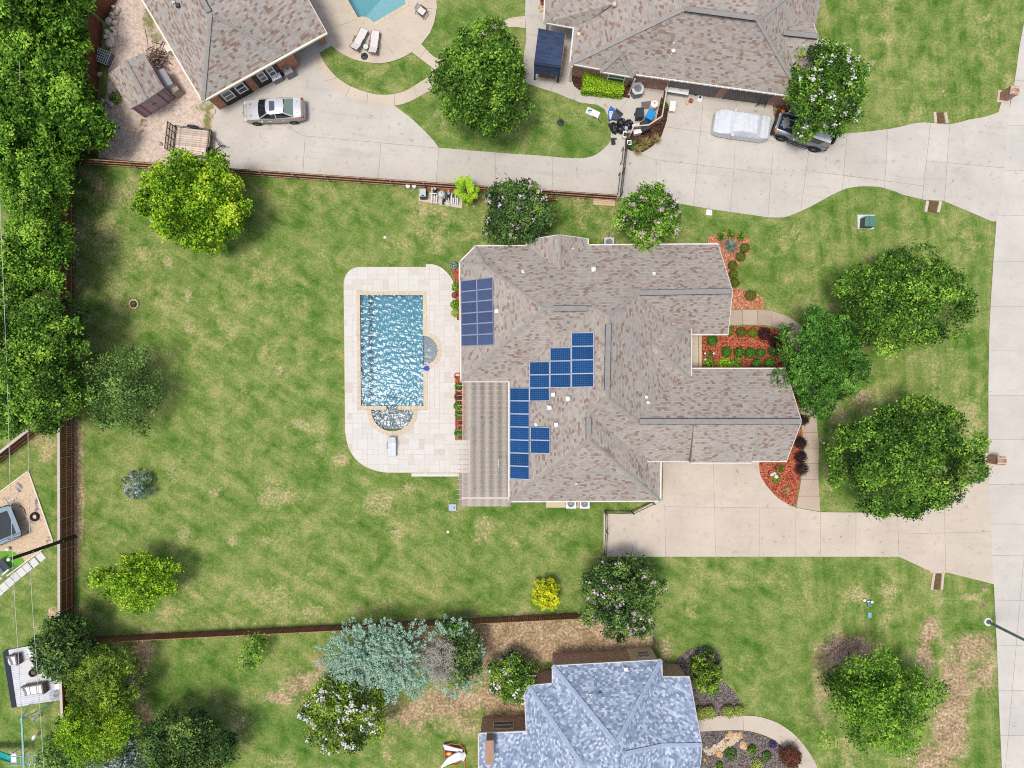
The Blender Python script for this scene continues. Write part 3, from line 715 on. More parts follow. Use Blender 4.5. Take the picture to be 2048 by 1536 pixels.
# bull-nosed edge and steps
mb = MB();eo = [deck_px(p) for p in smooth_path([(688,575),(689,560),(694,548),(703,539),(715,534.5)],3)+[(852,534.5)]]
mb.tube([v-Vector((0,0,0.045)) for v in eo],0.05,6)
eo2 = [deck_px(p) for p in [(940,945)]+[(777,944.5)]+smooth_path([(777,944.5),(757,942),(732,933),(712,918),(697,893),(691,863)],3)[1:]+[(688,575)]]
mb.tube([v-Vector((0,0,0.045)) for v in eo2],0.05,6)
mb.build('deck_edge',m_coping,pool_deck,smooth=True)
MB().prism([P(823,946.5,0.1),P(940,946.5,0.1),P(940,953,0.1),P(823,953,0.1)],-0.03,0.1).build('deck_step',m_trav,pool_deck)
MB().prism([P(917.5,640,.23),P(920.5,640,.23),P(920.5,752,.23),P(917.5,752,.23)],DZ-0.01,DZ+0.03).build('deck_channel',m_coping,pool_deck)
# coping stones around the water, each a piece
def coping_run(parent,inner,outer,zc,seg=0.42,mat=None,zb=None):
    """inner / outer: matching world xy polylines"""
    for k in range(len(inner)-1):
        a,b = Vector(inner[k][:2]),Vector(inner[k+1][:2]);c,d = Vector(outer[k][:2]),Vector(outer[k+1][:2])
        n = max(1,round(max((b-a).length,(d-c).length)/seg))
        for i in range(n):
            t0,t1 = i/n+0.012/n,(i+1)/n-0.012/n
            q = [a.lerp(b,t0),a.lerp(b,t1),c.lerp(d,t1),c.lerp(d,t0)]
            MB().prism(q,(zc-0.08) if zb is None else zb,zc).build('coping_stone',mat or m_coping,parent)
def dpx(l):return [deck_px(p) for p in l]
coping_run(pool_deck,dpx([(742.5,820),(722,812),(720,590),(845.5,590),(846,671.5)]),dpx([(734,819),(715,819),(713,583),(853,583),(854,664)]),DZ+0.012)
coping_run(pool_deck,dpx(arc(846,701,29.5,-90,90,12)),dpx([(854,664)]+arc(846,701,38,-78,78,10)+[(855,740)]),DZ+0.012,0.5)
coping_run(pool_deck,dpx([(846.5,731),(847,811),(827.5,820)]),dpx([(855,740),(855,819),(836,819)]),DZ+0.012)
coping_run(pool_deck,dpx(arc(785,820,42.5,0,180,16)),dpx(arc(785,820,51,0,180,16)),DZ+0.012,0.5)
coping_run(pool_deck,dpx([(722,812),(773,812)]),dpx([(722,819.5),(773,819.5)]),DZ+0.011,0.5,zb=-0.9)
coping_run(pool_deck,dpx([(795,812),(846.5,812)]),dpx([(795,819.5),(846.5,819.5)]),DZ+0.011,0.5,zb=-0.9)

def plaster_mat():
    m,t,out = nt('pool_plaster');co = wpos(t);n = noise(t,co,2.5,5,0.6);v = noise(t,co,14,3)
    c = ramp(t,n,[(0.3,S(126,168,182)),(0.7,S(160,196,206))]);c = mixc(t,1.0,c,ramp(t,v,[(0.3,0.92),(0.7,1.08)]),'MULTIPLY')
    bsdf(t,out,c,0.7,0.2,0,v,0.01,0.3);return m
m_plaster = plaster_mat()
m_wtile = M('waterline_tile',S(70,88,96),0.35,0.25,9,0.5)
m_ledge = M('ledge_plaster',S(140,150,156),0.7,0.12,3)
def water_mat(name,tint,deep):
    """clear rippled water: tinted transmission with a Fresnel mirror on top"""
    m,t,out = nt(name);co = wpos(t)
    w1 = noise(t,co,2.6,4,0.6,1.2);w2 = noise(t,co,9.0,3,0.6,0.6)
    hgt = math_n(t,'ADD',math_n(t,'MULTIPLY',w1,0.2),math_n(t,'MULTIPLY',w2,0.25))
    bn = N(t,'ShaderNodeBump');bn.inputs['Strength'].default_value = 0.6;bn.inputs['Distance'].default_value = 0.03;L(t,hgt,bn.inputs['Height'])
    tr = N(t,'ShaderNodeBsdfTransparent');tr.inputs['Color'].default_value = (*tint,1)
    df = N(t,'ShaderNodeBsdfDiffuse');df.inputs['Color'].default_value = (*deep,1)
    mx0 = N(t,'ShaderNodeMixShader');mx0.inputs[0].default_value = 0.2;L(t,tr.outputs[0],mx0.inputs[1]);L(t,df.outputs[0],mx0.inputs[2])
    gl = N(t,'ShaderNodeBsdfGlossy');gl.inputs['Roughness'].default_value = 0.15;gl.inputs['Color'].default_value = (1,1,1,1);L(t,bn.outputs[0],gl.inputs['Normal'])
    fr = N(t,'ShaderNodeFresnel');fr.inputs['IOR'].default_value = 1.34;L(t,bn.outputs[0],fr.inputs['Normal'])
    mx = N(t,'ShaderNodeMixShader');L(t,fr.outputs[0],mx.inputs[0]);L(t,mx0.outputs[0],mx.inputs[1]);L(t,gl.outputs[0],mx.inputs[2])
    L(t,mx.outputs[0],out.inputs['Surface']);return m
m_water = water_mat('pool_water',(0.46,0.73,0.80),(0.12,0.29,0.37))
WZ = 0.08
def wave_field(X,Y,amp):
    from math import pi
    r = np.random.default_rng(11);z = np.zeros_like(X)
    for i in range(46):
        lam = r.uniform(0.15,0.60);th = rad(r.normal(66,52));k = 2*math.pi/lam;ph = r.uniform(0,6.28)
        z += (lam**1.1)*np.cos(k*(X*math.cos(th)+Y*math.sin(th))+ph+0.8*np.sin(X*1.7+Y*0.9+ph))
    return z/math.sqrt(46)*amp
def water_sheet(name,poly,z,amp,mat,step=0.03,lab=None):
    """rippled surface clipped to the outline (world xy)"""
    xs = [p[0] for p in poly];ys = [p[1] for p in poly]
    gx = np.arange(min(xs),max(xs)+step,step);gy = np.arange(min(ys),max(ys)+step,step)
    X,Y = np.meshgrid(gx,gy);Z = z+wave_field(X,Y,amp)
    nx,ny = len(gx),len(gy);idx = np.arange(nx*ny).reshape(ny,nx)
    q = np.stack([idx[:-1,:-1],idx[:-1,1:],idx[1:,1:],idx[1:,:-1]],-1).reshape(-1,4)
    me = bpy.data.meshes.new(name)
    me.from_pydata(np.stack([X,Y,Z],-1).reshape(-1,3).tolist(),[],q.tolist())
    me.polygons.foreach_set('use_smooth',[True]*len(me.polygons));me.materials.append(mat)
    return link(name,me,kind='structure')
def basin(name,poly,zf,ztop,mat,tile=None):
    root = bpy.data.objects.new(name,None);COL.objects.link(root);root['kind'] = 'structure'
    mb = MB();n = len(poly);b = [(p[0],p[1],zf) for p in poly];t = [(p[0],p[1],ztop-0.16) for p in poly]
    loop = [Vector((p[0],p[1],0)) for p in poly]
    mb.add(b,[tri for tri in tessellate_polygon([loop])])
    mb.add(b+t,[(i,(i+1) % n,n+(i+1) % n,n+i) for i in range(n)])
    mb.build('pool_shell',mat,root,fixn=False)
    t2 = [(p[0],p[1],ztop) for p in poly]
    MB().add(t+t2,[(i,(i+1) % n,n+(i+1) % n,n+i) for i in range(n)]).build('waterline_tile',tile or m_wtile,root,fixn=False)
    return root
pool_w = [(deck_px(p).x,deck_px(p).y) for p in POOL]
main_poly = [deck_px(p) for p in [(720,590),(845.5,590),(846,671.5),(846.5,731),(847,811.5),(722,811.5)]]
pb = basin('swimming_pool',main_poly,-1.35,DZ-0.05,m_plaster)
c0 = deck_px((846,701))
led = [deck_px(p) for p in arc(846,701,29.5,-90,90,12)]
pl_ = basin('pool_ledge',led,-0.12,DZ-0.05,m_ledge)
MB().cyl((c0.x+0.42,c0.y+0.02,-0.119),0.10,0.02,14).build('umbrella_sleeve',M('sleeve_white',S(225,225,222)),pl_)
spa = [deck_px(p) for p in arc(785,820,42.5,0,180,16)]
sb_ = basin('spa',spa,-0.55,DZ-0.05,m_ledge)
MB().prism([deck_px(p) for p in [(773,811),(795,811),(795,821),(773,821)]],-0.55,-0.13).build('spillway',m_ledge,sb_)
MB().prism([deck_px(p) for p in arc(785,820,42,0,180,16)+arc(785,820,30,180,0,12)],-0.54,-0.28).build('spa_bench',m_ledge,sb_)
for dx,dy in ((-10,8),(12,9)):
    q = deck_px((785+dx,820+dy));MB().cyl((q.x,q.y,-0.549),0.09,0.02,12).build('drain_cover',M('drain_grey',S(40,44,48)),sb_)
# benches and steps under water along the west side and the south wall
MB().prism([deck_px(p) for p in [(720,590),(733,590),(734,811),(722,811)]],-1.34,-0.45).build('swim_bench',m_plaster,pb)
MB().prism([deck_px(p) for p in [(734.2,811),(734.2,797),(846.6,797),(847,811)]],-1.34,-0.5).build('swim_bench',m_plaster,pb)
def wq(x0,y0,x1,y1):return [(deck_px((x0,0)).x,deck_px((0,y1)).y),(deck_px((x1,0)).x,deck_px((0,y0)).y)]
water_sheet('pool_water',wq(719,589,846,811.7),WZ,0.024,m_water)
m_calm = water_mat('spa_water',(0.72,0.80,0.83),(0.20,0.27,0.31))
water_sheet('spa_water',wq(740,811.7,830,857),WZ,0.034,m_calm,0.03);water_sheet('ledge_water',wq(846,670,877,732),WZ,0.003,m_calm,0.05)
# ================================================================== HOUSES
m_sh_tan = shingle_mat('weathered_shingles',[(0.0,S(137,114,102)),(0.06,S(147,128,117)),(0.16,S(157,144,134)),(0.34,S(164,155,145)),(0.60,S(169,162,153)),(0.84,S(161,156,149))],0.143,0.25)
m_sh_mix = shingle_mat('weathered_shingles_mixed',[(0.0,S(137,114,103)),(0.09,S(148,128,117)),(0.24,S(160,145,135)),(0.40,S(165,157,147)),(0.60,S(171,165,156)),(0.82,S(161,158,152))],0.15,0.26)
m_sh_blue = shingle_mat('blue_grey_shingles',[(0.0,S(122,136,158)),(0.16,S(134,149,171)),(0.38,S(146,161,183)),(0.60,S(163,177,196)),(0.78,S(180,191,206)),(0.92,S(196,205,214))],0.15,0.21)
m_cap = M('ridge_cap_shingle',S(154,149,142),0.92,0.10,3,bump=0.5,bscale=14,world_co=True)
m_cap_dark = M('ridge_vent_cap',S(142,139,134),0.92,0.10,3,bump=0.5,bscale=14,world_co=True)
m_cap_blue = M('ridge_cap_blue',S(160,174,194),0.92,0.16,5,bump=0.5,bscale=14,world_co=True)
m_vent_edge = M('vent_baffle',S(46,48,50),0.8,0.2)
m_trim = M('white_trim',S(214,211,202),0.5,0.06,2)
m_trim_cream = M('cream_trim',S(222,216,196),0.5,0.06,2)
m_soffit = M('soffit_board',S(196,188,174),0.7,0.06)
m_white = M('white_plastic',S(232,232,230),0.4,0.04,3)
m_glass = M('window_glass',(0.03,0.05,0.06),0.05,0.1,2,0.8,bump=0)
m_dark = M('dark_opening',(0.02,0.02,0.022),0.7,0.2)
m_door_brown = M('brown_garage_door',S(72,58,52),0.6,0.15,3)
def brick_mat(name,a,b,mortar):
    m,t,out = nt(name);co = wpos(t)
    nrm = N(t,'ShaderNodeNewGeometry').outputs['Normal']
    s = N(t,'ShaderNodeSeparateXYZ');L(t,co,s.inputs[0])
    u = math_n(t,'ADD',s.outputs[0],s.outputs[1]);cb = N(t,'ShaderNodeCombineXYZ');L(t,u,cb.inputs[0]);L(t,s.outputs[2],cb.inputs[1])
    br = N(t,'ShaderNodeTexBrick');L(t,cb.outputs[0],br.inputs['Vector'])
    br.inputs['Color1'].default_value = (*a,1);br.inputs['Color2'].default_value = (*b,1);br.inputs['Mortar'].default_value = (*mortar,1)
    br.inputs['Scale'].default_value = 1.0;br.inputs['Brick Width'].default_value = 0.22;br.inputs['Row Height'].default_value = 0.075;br.inputs['Mortar Size'].default_value = 0.008
    c = mixc(t,1.0,br.outputs['Color'],ramp(t,noise(t,co,6,4,0.7),[(0.3,0.7),(0.7,1.25)]),'MULTIPLY')
    bsdf(t,out,c,0.9,0.15,0,br.outputs['Fac'],0.01,-0.5);return m
m_brick = brick_mat('red_brown_brick',S(150,96,76),S(186,140,118),S(186,172,158))
m_brick_o = brick_mat('orange_brick',S(166,92,62),S(196,130,96),S(190,172,154))
m_brick_t = brick_mat('tan_brown_brick',S(160,120,98),S(196,164,140),S(200,182,164))

def roof_mesh(parent,name,V,faces,mats,fmi=None,thick=None):
    """roof planes from named vertices given as photograph pixel + height; UV: u along the course, v up the slope"""
    pts = {k:P(*v) for k,v in V.items()};off = parent.location
    verts = [];fs = [];uvs = []
    for f in faces:
        pp = [pts[k] if isinstance(k,str) else P(*k) for k in f]
        n = Vector((0,0,0))
        for i in range(len(pp)):
            a,b = pp[i],pp[(i+1) % len(pp)]
            n += Vector(((a.y-b.y)*(a.z+b.z),(a.z-b.z)*(a.x+b.x),(a.x-b.x)*(a.y+b.y)))
        if n.z < 0:pp.reverse();n = -n
        n.normalize();u = Vector((0,0,1)).cross(n)
        if u.length < 1e-3:u = Vector((1,0,0))
        u.normalize();v = n.cross(u)
        b0 = len(verts);verts += [tuple(p-off) for p in pp];fs.append(tuple(range(b0,b0+len(pp))))
        uvs.append([(p.dot(u),p.dot(v)) for p in pp])
    me = bpy.data.meshes.new(name);me.from_pydata(verts,[],fs)
    lay = me.uv_layers.new(name='uv');k = 0
    for q in uvs:
        for c in q:lay.data[k].uv = c;k += 1
    for mm in (mats if isinstance(mats,list) else [mats]):me.materials.append(mm)
    if fmi:me.polygons.foreach_set('material_index',fmi)
    return link(name,me,parent)
def caps(roof,V,lines,mat,w=0.25,name='ridge_cap'):
    for ln in lines:
        a,b = [P(*(V[k] if isinstance(k,str) else k)) for k in ln[:2]]
        d = (b-a);n = max(1,int(d.length/0.9));mb = MB()
        s = Vector((-d.y,d.x,0)).normalized()
        # folded cap: two leaves sloping off the ridge, lapped every 0.9 m
        for i in range(n):
            p,q = a+d*(i/n),a+d*((i+1)/n);l = 0.012*(i % 2)
            up = Vector((0,0,0.05+l));dn = Vector((0,0,-0.015+l))
            mb.add([p+s*w/2+dn,p+up,p-s*w/2+dn,q+s*w/2+dn,q+up,q-s*w/2+dn],[(0,1,4,3),(1,2,5,4),(0,2,1),(3,4,5),(0,3,5,2)])
        mb.build(name,mat,roof)
def ridge_vent(roof,a,b,w=0.36):
    a = P(*a);b = P(*b);up = Vector((0,0,0.09))
    mb = MB().bar(a+up,b+up,w,0.05,0);s = (b-a).cross(Vector((0,0,1))).normalized()
    for k in (-1,1):mb.bar(a+s*k*(w/2+0.012)+up*0.7,b+s*k*(w/2+0.012)+up*0.7,0.04,0.05,1)
    mb.build('ridge_vent',[m_cap_dark,m_vent_edge],roof)
def eaves(parent,runs,mat,w=0.13,h=0.15,name='gutter'):
    for a,b in runs:
        a = P(*a);b = P(*b);mb = MB();d = (b-a).normalized();s = d.cross(Vector((0,0,1))).normalized()
        # open trough: back, floor, front lip
        z = Vector((0,0,-0.05))
        mb.bar(a+z,b+z,w,h)
        n = max(1,int((b-a).length/1.2))
        mb.build(name,mat,parent)
def offset_poly(poly,d):
    """inward offset of a world-xy polygon"""
    n = len(poly);area = sum(poly[i][0]*poly[(i+1) % n][1]-poly[(i+1) % n][0]*poly[i][1] for i in range(n));sgn = 1 if area > 0 else -1
    ln = []
    for i in range(n):
        a = Vector((poly[i][0],poly[i][1]));b = Vector((poly[(i+1) % n][0],poly[(i+1) % n][1]));t = (b-a).normalized()
        nn = Vector((-t.y,t.x))*sgn;ln.append((a+nn*d,t))
    out = []
    for i in range(n):
        p,t = ln[i-1];q,u = ln[i];den = t.x*u.y-t.y*u.x
        if abs(den) < 1e-3:out.append(q);continue
        s = ((q.x-p.x)*u.y-(q.y-p.y)*u.x)/den;out.append(p+t*s)
    return out
def walls(parent,eave_px,mat,inset=0.42,top=2.72,z=2.8):
    """brick walls standing under the eaves, plus the soffit that closes the roof"""
    ev = [P(p[0],p[1],z) for p in eave_px];w = offset_poly(ev,inset)
    MB().prism([(p.x,p.y) for p in w],-0.05,top-0.1).build('wall',mat,parent)
    so = offset_poly(ev,0.03)
    MB().prism([(p.x,p.y) for p in so],top-0.08,top-0.03).build('soffit',m_soffit,parent)
    return w
def wall_box(parent,name,a,b,t0,t1,z0,z1,out,mat,depth=0.06,proud=0.03):
    """panel set on the wall segment a-b between fractions t0..t1; out = side (+1/-1)"""
    a = Vector((a[0],a[1],0));b = Vector((b[0],b[1],0));d = (b-a);n = Vector((d.y,-d.x,0)).normalized()*out
    p = a+d*t0;q = a+d*t1;mid = (p+q)/2+n*(proud-depth/2);ang = math.atan2(d.y,d.x)
    return MB().box((mid.x,mid.y,(z0+z1)/2),((q-p).length,depth,z1-z0),ang).build(name,mat,parent)
def window(parent,a,b,t0,t1,z0,z1,out,frame_mat=None,rows=2):
    fr = bpy.data.objects.new('window',None);COL.objects.link(fr);fr.parent = parent
    a3 = Vector((a[0],a[1],0));b3 = Vector((b[0],b[1],0));d = b3-a3;n = Vector((d.y,-d.x,0)).normalized()*out;ang = math.atan2(d.y,d.x)
    p = a3+d*t0;q = a3+d*t1;L_ = (q-p).length;mid = (p+q)/2
    mb = MB();dn = d.normalized();off = parent.location
    for s in (-1,1):mb.box(tuple(mid+dn*s*(L_/2-0.04)+n*0.05+Vector((0,0,(z0+z1)/2))),(0.08,0.1,z1-z0),ang)
    for zz in (z0+0.04,z1-0.04,(z0+z1)/2):mb.box(tuple(mid+n*0.048+Vector((0,0,zz))),(L_-0.16,0.09,0.07),ang)
    mb.build('frame',frame_mat or m_white,fr)
    MB().box(tuple(mid+n*0.02+Vector((0,0,(z0+z1)/2))),(L_-0.1,0.04,z1-z0-0.1),ang).build('pane',m_glass,fr)
    return fr
def downspout(parent,px,py,mat=None):
    p = P(px,py,2.7)
    MB().box((p.x,p.y,1.33),(0.09,0.09,2.66)).box((p.x,p.y-0.06,0.06),(0.1,0.2,0.1)).build('downspout',mat or m_trim,parent)
def pipe_vent(roof,px,py,z,kind='pipe',mat=None):
    p = P(px,py,z);mb = MB();mt = mat or m_white
    if kind == 'pipe':
        mb.box((p.x,p.y,p.z+0.03),(0.2,0.2,0.03),0.1).cyl((p.x,p.y,p.z),0.05,0.35,10)
    elif kind == 'dome':
        mb.box((p.x,p.y,p.z+0.03),(0.30,0.30,0.03),0.1).lathe([(0.10,0.0),(0.10,0.26),(0.15,0.27),(0.15,0.32),(0.1,0.37),(0.0,0.40)],(p.x,p.y,p.z),14)
    elif kind == 'box':
        mb.tbox((p.x,p.y,p.z),(0.30,0.30),(0.26,0.26),0.2,0.05)
    mb.build('roof_vent',mt,roof,smooth=True)

# ------------------------------------------------------------------ centre house
ch = thing('house','large tan shingled house with solar panels between the pool and the street','house',P(1200,740))
ZE = 2.8
V = {'A1':(951,492,ZE),'A2':(1436,488,ZE),'A3':(1456,669,ZE),'W1':(919,525,ZE),'C':(969,530,3.95),'W2':(922,763,ZE),'VW':(1018,763,ZE),
     'R1':(1088,617,6.05),'R2':(1190,617,6.1),'T':(1217,632,6.55),'NR':(1278,586,5.3),'NRe':(1465,582,5.25),'MS':(1214,795,6.65),
     'S1':(1177,826,6.0),'S2':(1178,880,6.0),'SW':(1018,1003,ZE),'SE':(1321,1002,ZE),'SE2':(1322,923,ZE),'GV':(1292,922,3.25),
     'G1':(1276,843,5.2),'G2':(1603,843,5.2),'GN':(1571,737,ZE),'GS':(1573,922,ZE),'V1':(1368,669,ZE),'V2':(1368,737,ZE),
     'N1':(1053,479.5,ZE),'N2':(1119,469.5,4.2),'N3':(1176,477.5,ZE),'N4':(1119,540,4.2),'N5':(1053,491,ZE),'N6':(1176,490,ZE),
     'E1':(1356,644,3.15),'E2':(1383,644,3.15),'E3':(1382,760,3.15),'E4':(1312,760,3.15),'EP':(1324,704,4.55),'EN':(1283,668,4.25),'ES':(1287,733,4.25)}
rf = roof_mesh(ch,'roof',V,[('A1','A2','NRe','NR','T','R2','R1','C'),('W1','A1','C'),('W1','C','R1','W2'),('W2','R1','R2','VW'),('R2','T','MS','S1','S2','SW','VW'),
    ('NR','NRe','A3','V1'),('T','NR','V1','V2','G1','MS'),('G1','G2','GN','V2'),('MS','G1','G2','GS','GV','S1'),('S2','SW','SE'),('S1','GV','SE2','SE','S2')],m_sh_tan)
rf2 = roof_mesh(ch,'roof',V,[('N1','N2','N4','N5'),('N2','N3','N6','N4')],m_sh_tan)
rf3 = roof_mesh(ch,'roof',V,[('E1','E2','EP','EN'),('E2','E3','EP'),('E3','E4','ES','EP'),('EN','EP','ES')],m_sh_tan)
# raised shed dormer over the garage
dv = {'a':(1388,848,5.22),'b':(1512,848,5.22),'c':(1503,925,3.85),'d':(1382,925,3.85)}
dm = roof_mesh(ch,'dormer',dv,[('a','b','c','d')],m_sh_tan)
mb = MB()
for (t,bt) in (('a','d'),('b','c')):
    p = P(*dv[t]);q = P(*dv[bt]);mb.add([p,q,q-Vector((0,0,0.75)),p-Vector((0,0,0.1))],[(0,1,2,3)])
p,q = P(*dv['d']),P(*dv['c']);mb.add([p,q,q-Vector((0,0,0.75)),p-Vector((0,0,0.75))],[(0,1,2,3)])
mb.build('dormer_cheek',M('dormer_siding',S(150,128,112),0.8,0.12),dm.parent,fixn=False)
caps(rf,V,[('W1','C'),('A1','C'),('C','R1'),('R1','R2'),('R2','T'),('NR','T'),('R1','W2'),('T','MS'),('MS','S1'),('S1','S2'),('MS','G1'),('S2','SW'),('S2','SE')],m_cap)
caps(rf2,V,[('N2','N4')],m_cap,0.26);caps(rf3,V,[('EP','E2'),('EP','E3'),('EP','EN'),('EP','ES')],m_cap,0.28)
for a,b in (((1107,617,6.08),(1174,617,6.1)),((1280,586,5.32),(1462,582.5,5.27)),((1216.5,648,6.57),(1214,781,6.65)),((1177,836,6.02),(1177.5,868,6.02)),((1279,843,5.22),(1600,843,5.22))):ridge_vent(rf,a,b)
eaves(ch,[((951,492,ZE),(1053,491.5,ZE)),((1176,490,ZE),(1436,488,ZE)),((1383,669,ZE),(1456,669,ZE)),((1384,737,ZE),(1571,737,ZE)),((919,525,ZE),(922,763,ZE)),((951,492,ZE),(919,525,ZE)),
    ((1018,1003,ZE),(1321,1002,ZE)),((1322,923,ZE),(1321,1002,ZE)),((1292,922.5,3.2),(1380,922.5,2.95)),((1503,922.5,ZE+0.02),(1573,922.5,ZE)),((1382,925.5,3.8),(1503,925.5,3.8)),((1053,480,ZE),(1053,491,ZE)),((1176,478,ZE),(1176,490,ZE)),((1018,763,ZE),(1018,1003,ZE)),
    ((1356,644,3.12),(1383,644,3.12)),((1383,644,3.12),(1382,760,3.12)),((1312,760,3.12),(1382,760,3.12))],m_trim,0.12,0.14)
for a,b in (('A2','NRe'),('NRe','A3'),('GN','G2'),('G2','GS'),('N1','N2'),('N2','N3')):
    a_,b_ = P(*V[a]),P(*V[b]);z = Vector((0,0,-0.06));MB().bar(a_+z,b_+z,0.05,0.16).build('rake_board',m_trim,ch)
ep = [(951,492),(1053,491.5),(1053,480),(1176,478),(1176,490),(1436,488),(1456,669),(1383,669),(1383,737),(1571,737),(1573,922),(1322,922),(1321,1002),(1018,1003),(1018,763),(922,763),(919,525)]
w = walls(ch,ep,m_brick)
# gable end walls, garage doors, windows
for (a,b,top) in (('A2','A3','NRe'),('GN','GS','G2')):
    p,q,r = P(*V[a]),P(*V[b]),P(*V[top]);k = Vector((-0.45,0,0))
    p2 = p.lerp(q,0.10)+k;q2 = q.lerp(p,0.10)+k;r2 = Vector((r.x-0.45,r.y,r.z-0.25));e = Vector((-0.12,0,0))
    MB().add([p2,q2,r2,p2+e,q2+e,r2+e],[(0,1,2),(5,4,3),(0,3,4,1),(1,4,5,2),(2,5,3,0)]).build('gable_wall',m_brick,ch)
W_ = w
for t0,t1 in ((0.06,0.46),(0.54,0.94)):
    wall_box(ch,'garage_door',W_[10],W_[11],t0,t1,0.0,2.2,-1,m_door_brown)
for i,t0,t1 in ((5,.12,.3),(5,.6,.85),(13,.2,.45),(13,.6,.85),(9,.3,.7),(12,.15,.3),(12,.6,.8),(15,.2,.8),(4,.1,.25),(4,.5,.7),(8,.2,.4)):
    window(ch,W_[i],W_[(i+1) % len(W_)],t0,t1,0.9,2.2,-1)
for (x,y,z,k) in ((1046,543,4.35,'pipe'),(1145,499,3.35,'pipe'),(1187,539,4.2,'dome'),(1308,547,4.4,'pipe'),(1293,794,4.9,'pipe'),(1106,789,4.9,'box'),(1136,797,5.6,'dome'),(1099,815,4.75,'dome'),(1112,849,5.0,'box'),(1072,849,3.9,'pipe'),(1152,966,3.7,'pipe'),(1296,805,4.9,'pipe'),(1282,669,4.4,'pipe'),(993,623,4.2,'box')):
    pipe_vent(rf,x,y,z,k)
# porch edge in the front court
MB().prism([P(1384,668),P(1397,668),P(1397,738),P(1384,738)],-0.02,0.05).build('porch_floor',m_conc_beige,ch)
MB().prism([P(1398,668,.25),P(1403.5,668,.25),P(1403.5,738,.25),P(1398,738,.25)],-0.02,0.25).build('porch_wall',m_coping,ch)

# ------------------------------------------------------------------ solar panels on the centre house
m_frame_al = m_frame_w = M('panel_frame',S(206,210,214),0.35,0.05,3,0.5,0.6)
m_back = M('panel_backsheet',S(54,94,142),0.4,0.04,3)
def cell_mat(name,c0,c1):
    m,t,out = nt(name);co = opos(t)
    n = noise(t,co,5.5,3);c = ramp(t,n,[(0.25,c0),(0.75,c1)])
    hv = N(t,'ShaderNodeHueSaturation');L(t,c,hv.inputs['Color']);L(t,math_n(t,'MULTIPLY_ADD',orand(t),0.35,0.82),hv.inputs['Value'])
    bsdf(t,out,hv.outputs[0],0.4,0.22);return m
m_cell_b = cell_mat('blue_solar_cell',S(6,50,96),S(16,72,124))
m_cell_p = cell_mat('slate_blue_solar_cell',S(66,70,94),S(84,88,112))
def ray_plane(px,py,p0,n):
    o = Vector((0,0,H));d = P(px,py,0)-o;t = (p0-o).dot(n)/d.dot(n);return o+d*t
def plane_of(a,b,c,lift):
    a,b,c = P(*a),P(*b),P(*c);n = (b-a).cross(c-a).normalized()
    if n.z < 0:n = -n
    return a+n*lift,n
m_frame_d = M('dull_panel_frame',S(140,142,156),0.5,0.05,3,0.3)
def solar_panel(q,pl,label,group,mcell,nx,ny):
    m_frame_al = m_frame_d if mcell is m_cell_p else m_frame_w
    """q: four px corners TL TR BR BL on the plane"""
    p0,n = pl;c = [ray_plane(x,y,p0,n) for x,y in q];o = sum(c,Vector())/4
    root = thing('solar_module',label,'solar panel',o,0,group)
    def at(u,v,h=0):return c[0].lerp(c[1],u).lerp(c[3].lerp(c[2],u),v)+n*h
    w = (c[1]-c[0]).length;hgt = (c[3]-c[0]).length
    fr = MB();e = 0.022
    for a,b in (((0,0),(1,0)),((1,0),(1,1)),((1,1),(0,1)),((0,1),(0,0))):
        fr.bar(at(*a,0.0),at(*b,0.0),0.042,0.05,up=n)
    fr.build('frame',m_frame_al,root)
    MB().add([at(0.01,0.01,-.01),at(0.99,0.01,-.01),at(0.99,0.99,-.01),at(0.01,0.99,-.01),at(0.01,0.01,.004),at(0.99,0.01,.004),at(0.99,0.99,.004),at(0.01,0.99,.004)],[(3,2,1,0),(4,5,6,7),(0,1,5,4),(1,2,6,5),(2,3,7,6),(3,0,4,7)]).build('backsheet',m_back,root)
    ce = MB();gx = 0.010/w;gy = 0.010/hgt;m0 = 0.04/w;m1 = 0.04/hgt
    for i in range(nx):
        for j in range(ny):
            u0,u1 = m0+(1-2*m0)*i/nx+gx,m0+(1-2*m0)*(i+1)/nx-gx;v0,v1 = m1+(1-2*m1)*j/ny+gy,m1+(1-2*m1)*(j+1)/ny-gy
            ce.add([at(u0,v0,.009),at(u0,v1,.009),at(u1,v1,.009),at(u1,v0,.009)],[(0,1,2,3)])
    ce.build('cells',mcell,root,kind='stuff')
    mb = MB()
    for v in (0.25,0.75):mb.bar(at(0.02,v,-0.05),at(0.98,v,-0.05),0.05,0.05,up=n)
    mb.build('mounting_rail',m_frame_al,root)
    return root
plW = plane_of(V['W1'],V['R1'],V['W2'],0.13);plM = plane_of(V['T'],V['SW'],V['VW'],0.14)
ORD = ['first','second','third','fourth','fifth','sixth','seventh']
TLc,TRc,BRc,BLc = (922,562),(985,554.5),(987,690),(923.5,692.5)
def bil(u,v):
    f = lambda k:(TLc[k]*(1-u)+TRc[k]*u)*(1-v)+(BLc[k]*(1-u)+BRc[k]*u)*v
    return (f(0),f(1))
for cidx,cn in ((0,'gutter-side'),(1,'ridge-side')):
    for r in range(6):
        u0,u1 = (0,0.492) if cidx == 0 else (0.508,1.0);v0,v1 = r/6+0.004,(r+1)/6-0.004
        solar_panel([bil(u0,v0),bil(u1,v0),bil(u1,v1),bil(u0,v1)],plW,f'slate-blue solar panel above the pool side gutter, {cn} column, {ORD[r]} row from the top','slate-blue solar panels on the pool side of the roof',m_cell_p,10,6)
cols = [('beside the pergola',1020,1058.5,775.5,26.0,7,0),('second from the pergola, upper block',1059.5,1099,723.5,26.3,3,-0.5),('second from the pergola, lower pair',1061,1100,853.5,26.5,2,0.9),('third from the pergola',1100.5,1142,695.5,26.7,3,-0.6),('nearest the main ridge',1143.5,1187.5,665.5,27.3,4,-0.7)]
